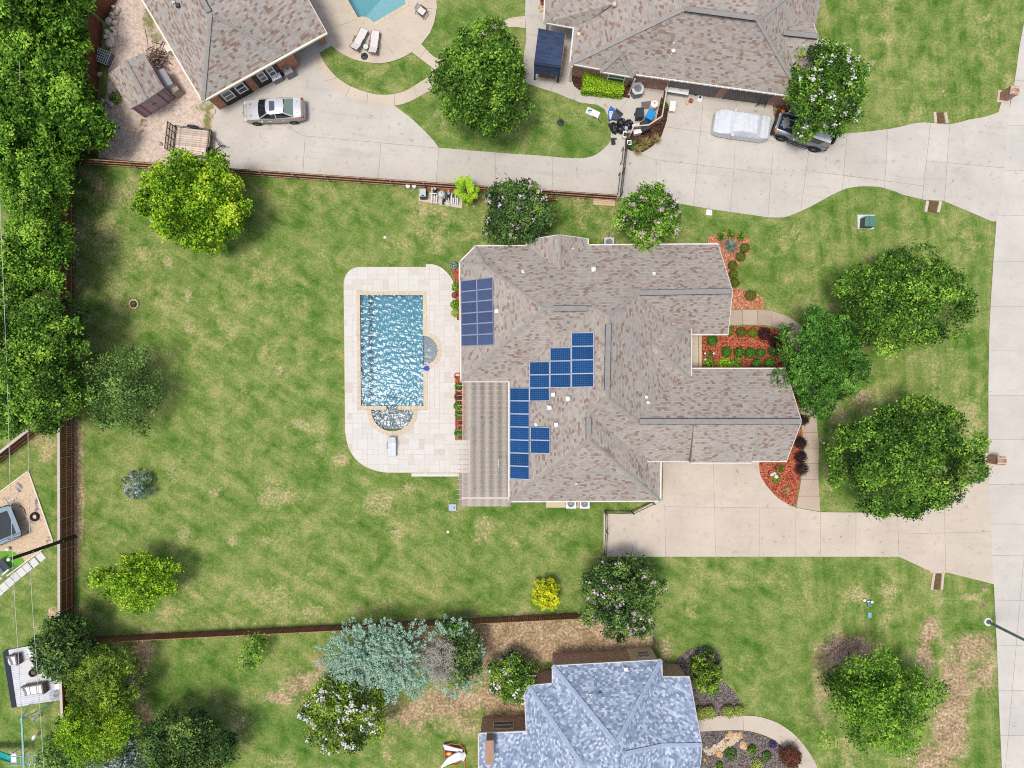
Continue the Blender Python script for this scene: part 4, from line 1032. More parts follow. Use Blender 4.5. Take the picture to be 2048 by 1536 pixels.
for cn,x0,x1,y0,dy,k,tilt in cols:
    for r in range(k):
        a,b = y0+r*dy+0.4,y0+(r+1)*dy-0.4
        sk = tilt if cn != 'beside the pergola' else 0.3+0.25*r
        solar_panel([(x0,a),(x1,a+sk),(x1,b+sk),(x0,b)],plM,f'bright blue solar panel, column {cn}, {ORD[r]} from the top','bright blue solar panels on the main roof',m_cell_b,10,6)

# ------------------------------------------------------------------ pergola over the terrace
pg = thing('pergola','long white slatted pergola between the pool deck and the house','pergola',P(970,885))
m_pgw = M('pergola_paint',S(192,183,170),0.55,0.06,3,rnd=0.05)
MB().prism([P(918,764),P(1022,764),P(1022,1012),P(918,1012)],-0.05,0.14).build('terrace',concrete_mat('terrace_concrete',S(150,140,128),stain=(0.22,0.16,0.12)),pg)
ZR = 2.75
x0,x1 = P(924.5,0,ZR).x,P(1017,0,ZR).x;yt,yb = P(0,764,ZR).y,P(0,1012.5,ZR).y
slat = MB().box((0,(yt+yb)/2-P(970,885).y,0),(0.036,yt-yb,0.07)).mesh('slat',m_pgw)
ns = 41
for i in range(ns):
    link('slat',slat,pg,(x0+(x1-x0)*(i+0.5)/ns-pg.location.x,0,ZR+0.05))
raf = MB().box((0,0,0),(x1-x0+0.55,0.028,0.10)).mesh('rafter',m_pgw)
nr = 24
for i in range(nr):
    y = yt-0.25+(yb-yt+0.75)*(i/(nr-1));link('rafter',raf,pg,((x0+x1)/2-0.12-pg.location.x,y-pg.location.y,ZR-0.07))
for (xx,nm) in ((P(942,0,ZR).x,'beam'),(P(947,0,ZR).x,'beam'),(x1-0.05,'beam')):
    MB().box((xx,(yt+yb)/2+0.3,ZR-0.25),(0.06,yt-yb-0.6,0.2)).build(nm,m_pgw,pg)
MB().box(((x0+x1)/2,yt+0.03,ZR+0.05),(x1-x0+0.1,0.12,0.1)).build('end_board',m_pgw,pg)
MB().box(((x0+x1)/2,yb+0.62,ZR+0.02),(x1-x0+0.1,0.14,0.12)).build('end_board',m_pgw,pg)
for yy in (yt-0.3,(yt+yb)/2,yb+0.8):MB().box((P(944.5,0,ZR).x,yy,1.2),(0.15,0.15,2.4)).build('post',m_pgw,pg)
# ceiling fan and terrace furniture seen between the slats
fan = thing('ceiling_fan','dark five-bladed fan hanging under the middle of the pergola slats','ceiling fan',P(975,837,2.3))
m_iron = M('dark_iron',(0.03,0.028,0.026),0.5,0.2,spec=0.4)
MB().cyl((0,0,-0.08),0.10,0.16,14).cyl((0,0,0.08),0.02,0.35,8).build('motor',m_iron,fan,local=True)
bl = MB().box((0.42,0,0),(0.56,0.13,0.02),0,rx=0.2).bar((0.08,0,0),(0.18,0,0),0.04,0.02).mesh('blade',m_iron)
for i in range(5):link('blade',bl,fan,(0,0,0),(0,0,rad(20+72*i)))
for (lab,x,y,sx,sy,sz) in (('dark grill against the house wall under the pergola slats',1005,925,.55,.95,1.0),('black side cabinet by the pergola beam near the planting',940,865,.45,.5,.6),('dark storage box under the north end of the pergola',948,776,.9,.45,.7)):
    p = P(x,y,0.14);g = thing('patio_cabinet',lab,'cabinet',p)
    MB().box((0,0,sz/2),(sx,sy,sz-0.06)).build('body',m_iron,g,local=True);MB().box((0,0,sz),(sx+0.06,sy+0.06,0.05)).build('lid',M('grill_lid',(0.06,0.06,0.065),0.35,0.1,spec=0.5),g,local=True)
    MB().bar((-sx/2-0.05,-sy*.3,sz*.8),(-sx/2-0.05,sy*.3,sz*.8),0.03).build('handle',m_frame_al,g,local=True)

# ------------------------------------------------------------------ north-west house
nh = thing('house','angled tan shingled house with dark garage doors beside the round upper pool deck','house',P(480,40))
V2 = {'a':(262,-39,ZE),'b':(405,203,ZE),'c':(572,107,ZE),'d':(654,66,ZE),'e':(617,0,4.05),'g':(585,-58,5.2),'p':(420,26,5.9),'q':(381,-42,5.9),'r':(560,-140,2.8),'t':(330,-160,2.8)}
r2 = roof_mesh(nh,'roof',V2,[('a','b','p','q'),('b','c','p'),('c','d','e','g','q','p'),('g','r','t','q'),('q','t','a')],m_sh_mix)
caps(r2,V2,[('b','p'),('p','c')],m_cap,0.34)
ridge_vent(r2,(419,25,5.92),(381,-42,5.92))
eaves(nh,[((262,-39,ZE),(405,203,ZE)),((405,203,ZE),(654,66,ZE))],m_trim_cream,0.15,0.16)
a_,b_ = P(654,66,ZE),P(585,-58,5.2);MB().bar(a_+Vector((0,0,-.06)),b_+Vector((0,0,-.06)),0.06,0.16).build('rake_board',m_trim_cream,nh)
wn_ = walls(nh,[(262,-39),(405,203),(590,101),(505,-55),(420,-150)],m_brick_o,0.35)
a,b = wn_[1],wn_[2]
m_gdoor = M('charcoal_garage_door',S(46,42,42),0.5,0.1,3)
gd = wall_box(nh,'garage_door',a,b,0.10,0.42,0.0,2.35,1,m_gdoor,0.08,0.05)
wall_box(nh,'garage_door',a,b,0.50,0.80,0.0,2.35,1,m_gdoor,0.08,0.05)
for t0,t1 in ((0.13,0.245),(0.29,0.40),(0.56,0.64),(0.67,0.75)):
    wf = window(nh,(a[0]+(b-a).normalized().y*0.06*1,a[1]-(b-a).normalized().x*0.06),(b[0]+(b-a).normalized().y*0.06,b[1]-(b-a).normalized().x*0.06),t0,t1,0.85,2.1,1)
for (x,y,k) in ((347,3,'pipe'),(357,12,'box')):pipe_vent(r2,x,y,4.6,k,M('dark_vent',S(60,66,76),0.5) if k == 'box' else None)
pc = P(647,84,0);MB().box((pc.x,pc.y,1.3),(0.45,0.45,2.6),rad(28)).build('porch_column',m_brick_o,nh)
MB().prism([P(585,112),P(655,74),P(664,92),P(600,126)],-0.02,0.10).build('porch_floor',m_conc_grey,nh)

# ------------------------------------------------------------------ north-east house
eh = thing('house','tan shingled house with white gutters and a long garage front at the top edge','house',P(1360,60))
V3 = {'a':(1092,-70,ZE),'b':(1088,45,ZE),'c':(1157,57,ZE),'d':(1147,57,ZE),'e':(1140,127,ZE),'f':(1200,138,ZE),'f2':(1266,152,ZE),'g':(1272,149,ZE),'h':(1605,195,ZE),
      'm1':(1365,18,6.4),'m2':(1515,38,6.4),'m0':(1350,-70,6.4),'ne':(1655,-70,ZE),'pr':(1172,-38,4.7),'pv':(1225,8,4.7),
      'g0':(1564,66,4.7),'g1':(1636,74,4.7),'g2':(1627,47,3.9),'g3':(1560,36,3.9),'g4':(1612,192,ZE),'g5':(1572,140,3.7),'n0':(1515,-70,6.4)}
r3 = roof_mesh(eh,'roof',V3,[('e','f','f2','g','h','m2','m1'),('d','e','m1','m0','a'),('m1','m2','n0','m0'),('m2','h','ne','n0')],m_sh_tan)
r3b = roof_mesh(eh,'roof',V3,[('b','c','pv','pr'),('a','b','pr')],m_sh_tan)
r3c = roof_mesh(eh,'roof',V3,[('g0','g1','g4','h','g5'),('g0','g1','g2','g3')],m_sh_tan)
V3['k'] = (1240,106,4.15);V3['k1'] = (1200,143,ZE);V3['k2'] = (1266,154,ZE)
r3d = roof_mesh(eh,'roof',V3,[('k','k1','k2'),('k','k1',(1202,137,ZE+0.02)),('k','k2',(1272,148,ZE+0.02))],m_sh_tan)
caps(r3,V3,[('m1','e'),('m1','m2'),('m2','h'),('m2','ne'),('m1','m0')],m_cap,0.34);caps(r3b,V3,[('b','pr')],m_cap,0.34);caps(r3d,V3,[('k','k1'),('k','k2')],m_cap,0.34)
ridge_vent(r3,(1369,18.5,6.42),(1512,37.6,6.42));ridge_vent(r3c,(1566,66.3,4.72),(1635,73.9,4.72))
m_lip = m_trim
eaves(eh,[((1088,45,ZE),(1157,57,ZE)),((1147,57,ZE),(1140,127,ZE)),((1140,127,ZE),(1200,138,ZE)),((1200,143,ZE),(1266,154,ZE)),((1272,149,ZE),(1605,195,ZE)),((1092,-70,ZE),(1088,45,ZE))],m_lip,0.13,0.14)
for k in range(28):                       # gutter straps
    x = 1280+k*11.8;y = 149.5+(x-1272)*46/333;p = P(x,y+0.6,ZE+0.04);MB().box(p,(0.04,0.16,0.03)).build('gutter_strap',m_white,eh)
for a,b in (('g1','g2'),('g1','g4')):
    a_,b_ = P(*V3[a]),P(*V3[b]);z = Vector((0,0,-0.06));MB().bar(a_+z,b_+z,0.06,0.16).build('rake_board',m_trim,eh)
w3 = walls(eh,[(1147,57),(1140,127),(1200,138),(1200,143),(1266,154),(1272,149),(1605,195),(1640,-60),(1155,-60)],m_brick,0.35)
a,b = w3[5],w3[6]
for t0,t1 in ((0.24,0.55),(0.60,0.88)):
    wall_box(eh,'garage_door',a,b,t0,t1,0.0,2.3,1,M('grey_garage_door',S(96,94,92),0.5),0.06,0.02)
window(eh,w3[3],w3[4],0.2,0.85,0.9,2.2,1)
downspout(eh,1144,133);downspout(eh,1270,157)
for (x,y,z,k,mt) in ((1359,98,4.2,'box',M('navy_vent',S(30,58,104),0.4)),(1345,105,4.05,'dome',None),(1341,113,4.0,'pipe',M('tan_vent',S(206,190,166))),(1346,90,4.4,'pipe',None),(1228,10,4.6,'box',M('tan_vent',S(206,190,166))),(1157,70,3.0,'box',M('tan_vent',S(206,190,166)))):
    pipe_vent(r3,x,y,z,k,mt)
for x in (1092,1150):p = P(x,46 if x < 1100 else 57,2.6);MB().box((p.x+0.15,p.y+0.15,1.3),(0.2,0.2,2.6)).build('porch_post',m_trim,eh)

# dark blue roofed hot-tub shelter beside it
sh = thing('garden_shelter','dark blue roofed shelter on the walk beside the tree and the north-east house','shelter',P(1100,100))
m_navy = shingle_mat('navy_slate_roof',[(0.0,S(54,66,90)),(0.3,S(58,71,96)),(0.7,S(62,76,102))],0.16,0.5)
m_navy2 = M('navy_side',S(44,52,72),0.7,0.1,3)
V4 = {'a':(1077,56,2.3),'b':(1130,68,2.3),'c':(1122,134,2.75),'d':(1068,126,2.75),'e':(1117,152.5,1.75),'f':(1068,147,1.75)}
rs = roof_mesh(sh,'roof',V4,[('a','b','c','d'),('d','c','e','f')],m_navy)
caps(rs,V4,[('c','d')],m_navy2,0.2)
sp_ = [P(x,y,2.2) for x,y in ((1080,60),(1127,70),(1119,140),(1071,134))]
for p in sp_:MB().box((p.x,p.y,1.05),(0.12,0.12,2.1)).build('post',m_navy2,sh)
MB().prism([(p.x,p.y) for p in offset_poly(sp_,0.25)],0.06,0.9).build('tub_side',M('cedar_side',S(140,96,62),0.7,0.2),sh)
MB().bar(P(1131,70,2.2),P(1122,135,2.6),0.05,0.1).build('rake_board',M('orange_wood',S(176,120,70),0.7),sh)

# ------------------------------------------------------------------ south house with blue shingles
bh = thing('house','blue-grey shingled house at the bottom edge with a brown brick strip of wall showing','house',P(1220,1450))
V5 = {'a':(1105,1332,ZE),'b':(1323,1320,ZE),'p':(1232,1488,6.5),'a2':(1105,1367,ZE),'b2':(1324,1354,ZE),'pl':(1224,1502,6.5),'pr':(1241,1500,6.5),
      'c':(1056,1372,ZE),'c0':(1049,1388,ZE),'c2':(1053,1463,ZE),'d':(957,1467,ZE),'d2':(957,1620,ZE),'s':(1171,1540,6.3),'s2':(1230,1600,6.6),'s3':(1110,1600,5.2),
      'e':(1379,1354,ZE),'f':(1404,1491,4.7),'g':(1324,1492,5.0),'h':(1401,1528,3.9),'i':(1396,1620,ZE),'v':(1250,1508,6.3),'w':(1300,1600,5.5),'d3':(957,1730,ZE),'i2':(1396,1730,ZE),'k':(1030,1620,4.2)}
r5 = roof_mesh(bh,'roof',V5,[('a','b','p'),('a','p','pl','a2'),('b','b2','pr','p'),('c','a2','pl','s'),('c','s','c0'),('c0','s','s3','c2'),('c2','s3','k','d2','d'),('d2','k','s3','d3'),('s3','s2','w','i2','d3'),('s','pl','p','pr','v','s2','s3'),
    ('b2','e','f','g','v','pr'),('g','f','h','w','v'),('h','i','i2','w'),('v','w','s2')],m_sh_blue)
caps(r5,V5,[('a','p'),('b','p'),('c','s'),('g','f'),('v','g')],m_cap_blue,0.36)
eaves(bh,[((1105,1332,ZE),(1323,1320,ZE)),((1323,1320,ZE),(1324,1354,ZE)),((1324,1354,ZE),(1379,1354,ZE)),((1105,1332,ZE),(1105,1367,ZE)),((1056,1372,ZE),(1105,1367,ZE)),((1049,1388,ZE),(1053,1463,ZE)),((957,1467,ZE),(1053,1463,ZE)),((957,1467,ZE),(957,1620,ZE))],M('grey_trim',S(204,198,192),0.6,0.06),0.10,0.12)
for a,b in (('e','f'),('f','h'),('c','c0')):
    a_,b_ = P(*V5[a]),P(*V5[b]);z = Vector((0,0,-0.06));MB().bar(a_+z,b_+z,0.05,0.14).build('rake_board',M('grey_trim',S(204,198,192),0.6,0.06),bh)
w5 = walls(bh,[(1105,1332),(1323,1320),(1324,1354),(1379,1354),(1394,1725),(957,1725),(957,1467),(1053,1463),(1049,1388),(1056,1372),(1105,1367)],m_brick_t,0.15)
wall_box(bh,'wall_panel',w5[0],w5[1],0.74,0.985,0.0,2.6,-1,M('tan_stucco',S(214,188,164),0.85,0.08),0.10,0.07)
a,b = w5[0],w5[1];d = (b-a).normalized();nn = Vector((-d.y,d.x))*0.07
window(bh,a+nn,b+nn,0.82,0.94,0.9,2.1,-1,M('tan_frame',S(206,184,160),0.7))
window(bh,w5[7],w5[6],0.3,0.75,0.9,2.1,1,M('tan_frame',S(206,184,160),0.7))
ck = P(979,1504,3.9);chb = MB().box((ck.x,ck.y,3.2),(0.5,1.65,1.4));chb.build('chimney',M('chimney_stucco',S(164,132,114),0.85,0.08),bh)
MB().box((ck.x,ck.y,3.94),(0.62,1.78,0.1)).build('chimney_cap',M('chimney_stucco',S(164,132,114),0.85,0.08),bh)
for (x,y,z,k,mt) in ((1199,1388,4.3,'box',M('blue_vent',S(110,130,158),0.4)),(1251,1337,3.1,'box',None),(1182,1390,4.3,'pipe',None),(1144,1512,5.4,'pipe',M('tan_vent',S(206,190,166)))):pipe_vent(r5,x,y,z,k,mt)
# ================================================================== FENCES
m_picket = M('stained_picket',S(112,70,52),0.85,0.22,5,rnd=0.22)
m_picket_d = M('dark_stained_picket',S(124,84,66),0.85,0.22,5,rnd=0.25)
m_rail = M('cedar_rail',S(176,122,92),0.8,0.15,4,rnd=0.08)
m_cap_board = M('weathered_cap_board',S(196,182,174),0.85,0.10,5,rnd=0.05)
m_galv = M('galvanised_post',S(170,172,174),0.4,0.1,5,0.5,0.5)
def fence(label,p0,p1,h,rail_side,cap=False,post_px=61,pitch=0.15,mp=None,group=None,max_p=290,cat='fence',rails=(0.3,0.95,1.6),railm=None):
    """board fence from ground pixel p0 to p1; rail_side +1 = rails to the left of the direction"""
    a = P(*p0);b = P(*p1);d = b-a;Ln = d.length;t = d.normalized();s = Vector((-t.y,t.x,0))*rail_side;ang = math.atan2(t.y,t.x)
    root = thing('wooden_fence',label,cat,a,0,group)
    pk = MB().box((0,0,h/2),(pitch-0.008,0.018,h)).mesh('picket',mp or m_picket)
    n = int(Ln/pitch);rest = MB()
    for i in range(n):
        q = t*(i+0.5)*pitch;zz = random.uniform(-0.015,0.015);lean = random.uniform(-0.004,0.004)
        if i < max_p:link('picket',pk,root,(q.x+s.x*lean,q.y+s.y*lean,zz),(0,0,ang+random.uniform(-0.02,0.02)))
        else:rest.box((a.x+q.x,a.y+q.y,h/2+zz),(pitch-0.008,0.018,h),ang)
    if rest.v:rest.build('picket_run',mp or m_picket,root,kind='stuff')
    for z in rails:
        z = min(z,h-0.08)
        MB().bar(a+s*0.035+Vector((0,0,z)),b+s*0.035+Vector((0,0,z)),0.04,0.09).build('rail',railm or m_rail,root)
    if cap:MB().bar(a+Vector((0,0,h+0.035)),b+Vector((0,0,h+0.035)),0.20,0.035).build('cap_board',m_cap_board,root)
    k = max(1,round(Ln/(post_px*PX)))
    po = MB().cyl((0,0,0),0.032,h+0.02,8).mesh('post',m_galv)
    for i in range(k+1):
        q = t*(Ln*i/k)+s*0.09;link('post',po,root,(q.x,q.y,0))
    return root
fence('long brown board fence with pale cap along the left side of the main lawn',(146,312),(148,1270),1.75,1,True,61)
fence('brown board fence with pale cap continuing behind the small deck and the bushes',(148.5,1284),(156,1470),1.75,1,True,61)
fence('brown board fence with three rails between the main lawn and the upper concrete drive',(152,327),(1233,401),1.6,-1,False,62,rails=(0.22,0.85,1.5),railm=M('pale_rail',S(190,154,128),0.8,0.15,4))
fence('dark brown board fence along the bottom of the main lawn behind the spruces',(180,1273.5),(1168,1225),1.35,-1,False,62,mp=m_picket_d)
fence('brown board fence crossing the upper left corner above the rubble heap',(258,-38),(207,45),1.7,-1,False,70)
fence('brown board fence half under the left trees beside the sandy yard',(206,47),(186,312),1.7,-1,False,70)
fence('short diagonal board fence with pale cap ending at the left lawn fence',(-40,957),(86,858),1.7,-1,True,70)
fence('small brown gate panel leaning by the pink crape myrtle at the drive fence',(1092,402),(1112,403),0.9,-1,False,20,cat='gate panel',rails=(0.2,0.7))
fence('short brown board fence panel beside the blue-grey house corner',(1327,1341),(1362,1338),1.3,1,False,40,mp=m_picket_d,rails=(0.2,1.1))
# wooden screen around the bins
def screen():
    pts = [(1329,178),(1317,245),(1291,262),(1262,264.5),(1257,276)]
    root = thing('bin_screen','angled low wooden screen fence wrapped around the rubbish bins','screen',P(1300,250))
    for i in range(4):
        a,b = P(*pts[i]),P(*pts[i+1]);d = b-a;n = max(2,int(d.length/0.15));ang = math.atan2(d.y,d.x)
        pk = MB().box((0,0,0.62),(d.length/n-0.008,0.02,1.24)).mesh('picket',m_picket)
        for k in range(n):
            q = a+d*((k+0.5)/n);link('picket',pk,root,(q.x-root.location.x,q.y-root.location.y,0),(0,0,ang))
        MB().bar(a+Vector((0,0,1.26)),b+Vector((0,0,1.26)),0.10,0.04).build('cap_board',m_cap_board,root)
        for z in (0.3,0.95):
            s = Vector((d.y,-d.x,0)).normalized()*(-0.03);MB().bar(a+s+Vector((0,0,z)),b+s+Vector((0,0,z)),0.04,0.09).build('rail',m_rail,root)
    for p in pts:c = P(*p);MB().box((c.x,c.y,0.65),(0.09,0.09,1.3)).build('post',m_cap_board,root)
screen()
# metal gate and railings
m_black = M('black_metal',(0.02,0.02,0.022),0.5,0.2,spec=0.4)
def railing(name,label,cat,pts,h,bar_gap=0.12,mat=None,group=None):
    root = thing(name,label,cat,P(*pts[0]));mat = mat or m_black
    for i in range(len(pts)-1):
        a,b = P(*pts[i]),P(*pts[i+1]);d = b-a;n = max(2,int(d.length/bar_gap))
        for z in (0.15,h-0.12):MB().bar(a+Vector((0,0,z)),b+Vector((0,0,z)),0.035,0.04).build('rail',mat,root)
        bm_ = MB().box((0,0,h/2),(0.018,0.018,h)).mesh('bar',mat)
        for k in range(n+1):
            q = a+d*(k/n)-root.location;link('bar',bm_,root,(q.x,q.y,0))
    for p in pts:c = P(*p);MB().box((c.x,c.y,(h+0.1)/2),(0.07,0.07,h+0.1)).build('post',mat,root)
    return root
gt = railing('driveway_gate','black metal gate across the upper concrete drive','gate',[(1250,300),(1244,348),(1239,395)],1.5,0.10)
for (y0,y1,xo) in ((303,330,-6),(352,392,-7)):
    a,b = P(1249+xo-(y0-303)*0.11,y0),P(1249+xo-(y1-303)*0.11,y1);MB().bar(a+Vector((0,0,1.0)),b+Vector((0,0,1.0)),0.05).bar(a,a+Vector((0,0,1.0)),0.05).bar(b,b+Vector((0,0,1.0)),0.05).build('gate_arm',m_black,gt)
railing('metal_fence','black metal picket fence from the house corner to the end of the warm driveway','fence',[(1303,1003),(1262,1022),(1209,1021)],1.3,0.13)
railing('metal_gate','black sliding gate at the lower left end of the warm driveway','gate',[(1210,1024),(1211,1060),(1208,1108)],1.35,0.16)
railing('metal_fence','thin dark wire fence beside the bare soil north of the blue-grey house','fence',[(1303,1240),(1306,1275),(1308,1312)],1.3,0.2,M('grey_wire',S(92,92,94),0.5,0.1,metal=0.4))

# ================================================================== TREES AND PLANTS
def raw_leaves(C,Nn,size,asp,tint,rng,fold=0.0,droop=0.0):
    """arrays -> one leaf (a bent quad with a pointed tip) at each centre C facing Nn"""
    n = len(C)
    up = Nn/np.linalg.norm(Nn,axis=1,keepdims=True)
    r = rng.normal(size=(n,3));t = np.cross(up,r);t /= np.linalg.norm(t,axis=1,keepdims=True)+1e-9
    b = np.cross(up,t)
    l = (size*rng.uniform(0.7,1.3,n))[:,None];w = l*asp
    v = np.empty((n,4,3));v[:,0] = C-t*l*0.5;v[:,1] = C+b*w*0.5-up*fold*w;v[:,2] = C+t*l*0.5-up*droop*l;v[:,3] = C-b*w*0.5-up*fold*w
    return v.reshape(-1,3),np.repeat(tint,4)
def quads_mesh(name,v,tint,mat):
    n = len(v)//4;me = bpy.data.meshes.new(name)
    me.vertices.add(len(v));me.vertices.foreach_set('co',v.astype(np.float32).ravel())
    me.loops.add(n*4);me.loops.foreach_set('vertex_index',np.arange(n*4,dtype=np.int32))
    me.polygons.add(n);me.polygons.foreach_set('loop_start',np.arange(0,n*4,4,dtype=np.int32))
    me.update(calc_edges=True)
    a = me.attributes.new('tint','FLOAT','POINT');a.data.foreach_set('value',np.clip(tint,0,1).astype(np.float32))
    me.materials.append(mat);return me
def crown_points(rng,rx,ry,rz,n,lobes,lobe_r,sprig=7,spread=0.22,ragged=0.16,flat=0.0):
    """leaf centres and facing: overlapping leafy masses on an uneven ellipsoid, grouped into sprigs"""
    spread *= 0.72;k = int(lobes*2.0);L_ = [];off = rng.uniform(0,6.283)
    for i in range(k):                     # boughs spread over the crown, each a leafy dome of its own
        z = -0.5+1.48*(i+0.5)/k+rng.normal(0,0.05);z = min(0.98,max(-0.6,z));a = off+i*2.39996+rng.normal(0,0.22);q = math.sqrt(max(0,1-z*z))
        s = rng.uniform(0.66,0.94)*(1+rng.normal(0,ragged*0.55))
        L_.append((q*math.cos(a)*s,q*math.sin(a)*s,z*s*0.88,2.05/math.sqrt(k)*rng.uniform(0.62,1.12)))
    L_ = np.array(L_);ns = max(20,n//sprig);m = int(ns*2.2)
    wts = L_[:,3]**2;li = rng.choice(len(L_),m,p=wts/wts.sum())
    ax = L_[:,:3]/(np.linalg.norm(L_[:,:3],axis=1,keepdims=True)+1e-6)
    d = rng.normal(size=(m,3));d /= np.linalg.norm(d,axis=1,keepdims=True);d = d+ax[li]*0.55+np.array([0,0,0.25]);d /= np.linalg.norm(d,axis=1,keepdims=True)
    rr = L_[li,3]*(1-np.abs(rng.normal(0,0.16,m)))*(1+rng.normal(0,ragged*0.6,m))
    p = L_[li,:3]+d*rr[:,None]
    keep = p[:,2] > -0.72
    for j in range(len(L_)):
        dj = np.linalg.norm(p-L_[j,:3],axis=1);keep &= (dj > L_[j,3]*0.66) | (li == j)
    p = p[keep][:ns];d = d[keep][:ns];li = li[keep][:ns]
    lobe_t = rng.normal(0,0.17,len(L_))
    st = lobe_t[li]+rng.normal(0,0.2,len(p));sj = np.repeat(rng.normal(0,0.45,p.shape),sprig,0)
    # sparse inner leaves so that the crown is not hollow
    ni = len(p)//5;ip = rng.normal(size=(ni,3));ip = ip/np.linalg.norm(ip,axis=1,keepdims=True)*(rng.uniform(0,1,ni)**(1/3)*0.6)[:,None]
    p = np.concatenate([p,ip]);d = np.concatenate([d,rng.normal(0,.5,(ni,3))+np.array([0,0,.6])]);st = np.concatenate([st,rng.normal(0,.15,ni)]);sj = np.concatenate([sj,np.zeros((ni*sprig,3))])
    P3 = np.repeat(p*np.array([rx,ry,rz]),sprig,0);D3 = np.repeat(d,sprig,0);T3 = np.repeat(st,sprig)
    P3 = P3+rng.normal(0,spread,P3.shape)*np.array([1,1,0.8])
    D3 = D3*0.65+np.array([0,0,0.7])+sj+rng.normal(0,0.4,D3.shape)
    T3 = 0.46+T3+rng.normal(0,0.13,len(T3))
    return P3,D3,T3,L_
def trunk_mesh(rng,h,r,L_,rx,ry,rz,zc,mat,name='trunk',nl=6):
    mb = MB();top = zc+0.1*rz
    pts = [Vector((rng.normal(0,0.03)*i,rng.normal(0,0.03)*i,top*i/4)) for i in range(5)]
    mb.tube(pts,[r*1.25,r,r*0.85,r*0.65,r*0.4],9)
    for j in range(min(nl,len(L_))):
        e = Vector((L_[j,0]*rx*0.9,L_[j,1]*ry*0.9,zc+L_[j,2]*rz*0.9));s = pts[2+j % 2]
        if e.z < s.z+0.2:e.z = s.z+0.2
        m = s.lerp(e,0.5)+Vector((0,0,0.12*rz));mb.tube([s,m,e],[r*0.5,r*0.3,r*0.1],6)
    return mb.mesh(name,mat,smooth=True)
m_bark = M('bark',S(96,82,70),0.95,0.3,6,bump=0.8,bscale=18)
m_bark_g = M('grey_bark',S(150,140,134),0.95,0.25,6,bump=0.6,bscale=18)
LM = {
 'bright':leaf_mat('bright_leaf',[(0.0298,0.0743,0.0055),(0.175,0.365,0.0194),(0.461,0.72,0.04),(0.676,0.72,0.078)]),
 'mid':leaf_mat('mid_leaf',[(0.0154,0.0411,0.0077),(0.0728,0.169,0.0227),(0.209,0.4,0.0473),(0.406,0.635,0.078)]),
 'fresh':leaf_mat('fresh_leaf',[(0.0167,0.046,0.00596),(0.0957,0.228,0.0234),(0.261,0.509,0.0493),(0.449,0.648,0.0845)]),
 'deep':leaf_mat('deep_leaf',[(0.0132,0.033,0.011),(0.0551,0.117,0.0324),(0.146,0.264,0.0582),(0.281,0.421,0.0936)]),
 'olive':leaf_mat('olive_leaf',[(0.0209,0.0436,0.0066),(0.0997,0.178,0.0227),(0.259,0.4,0.0437),(0.445,0.618,0.078)]),
 'oak':leaf_mat('oak_leaf',[(0.0132,0.0351,0.0077),(0.0626,0.152,0.0227),(0.187,0.374,0.0437),(0.416,0.676,0.078)]),
 'kelly':leaf_mat('kelly_leaf',[(0.0132,0.0495,0.0088),(0.0551,0.175,0.0244),(0.142,0.344,0.0473),(0.265,0.477,0.078)]),
 'cool':leaf_mat('cool_leaf',[(0.0242,0.055,0.0154),(0.0972,0.194,0.0486),(0.218,0.382,0.0819),(0.343,0.515,0.125)]),
 'blue':leaf_mat('blue_needle',[(0.163,0.263,0.202),(0.306,0.467,0.358),(0.459,0.646,0.504),(0.634,0.8,0.661)],0.15,0.7),
 'gold':leaf_mat('gold_leaf',[(0.253,0.310,0.011),(0.483,0.529,0.016),(0.690,0.713,0.025),(0.851,0.851,0.057)]),
 'lime':leaf_mat('lime_leaf',[(0.200,0.270,0.040),(0.340,0.420,0.080),(0.480,0.550,0.140),(0.600,0.660,0.220)]),
 'purple':leaf_mat('purple_leaf',[(0.016,0.010,0.013),(0.034,0.018,0.023),(0.058,0.031,0.036),(0.098,0.058,0.058)]),
 'rust':leaf_mat('rust_leaf',[(0.072,0.026,0.017),(0.144,0.050,0.029),(0.240,0.090,0.054),(0.336,0.144,0.084)]),
 'box':leaf_mat('boxwood_leaf',[(0.052,0.091,0.014),(0.105,0.161,0.021),(0.175,0.245,0.032),(0.263,0.333,0.052)]),
 'boxlime':leaf_mat('lime_boxwood_leaf',[(.09,.14,.012),(.16,.23,.018),(.25,.33,.025),(.34,.42,.04)]),
 'silver':leaf_mat('silver_leaf',[(0.068,0.120,0.083),(0.150,0.225,0.165),(0.360,0.450,0.420),(0.660,0.720,0.780)]),
 'white':leaf_mat('white_blossom',[(0.620,0.600,0.560),(0.740,0.730,0.700),(0.820,0.820,0.800),(0.880,0.880,0.870)],0.2),
 'pink':leaf_mat('pink_blossom',[(0.500,0.340,0.420),(0.640,0.460,0.540),(0.740,0.580,0.660),(0.840,0.740,0.780)],0.2),
 'dry':leaf_mat('dry_blade',[(0.200,0.150,0.050),(0.340,0.270,0.090),(0.480,0.400,0.160),(0.580,0.500,0.260)]),
 'red':leaf_mat('red_leaf',[(0.144,0.036,0.024),(0.288,0.072,0.048),(0.432,0.132,0.084),(0.540,0.240,0.144)]),
 'violet':leaf_mat('violet_leaf',[(0.030,0.018,0.075),(0.060,0.038,0.150),(0.105,0.075,0.240),(0.180,0.135,0.330)]),
}
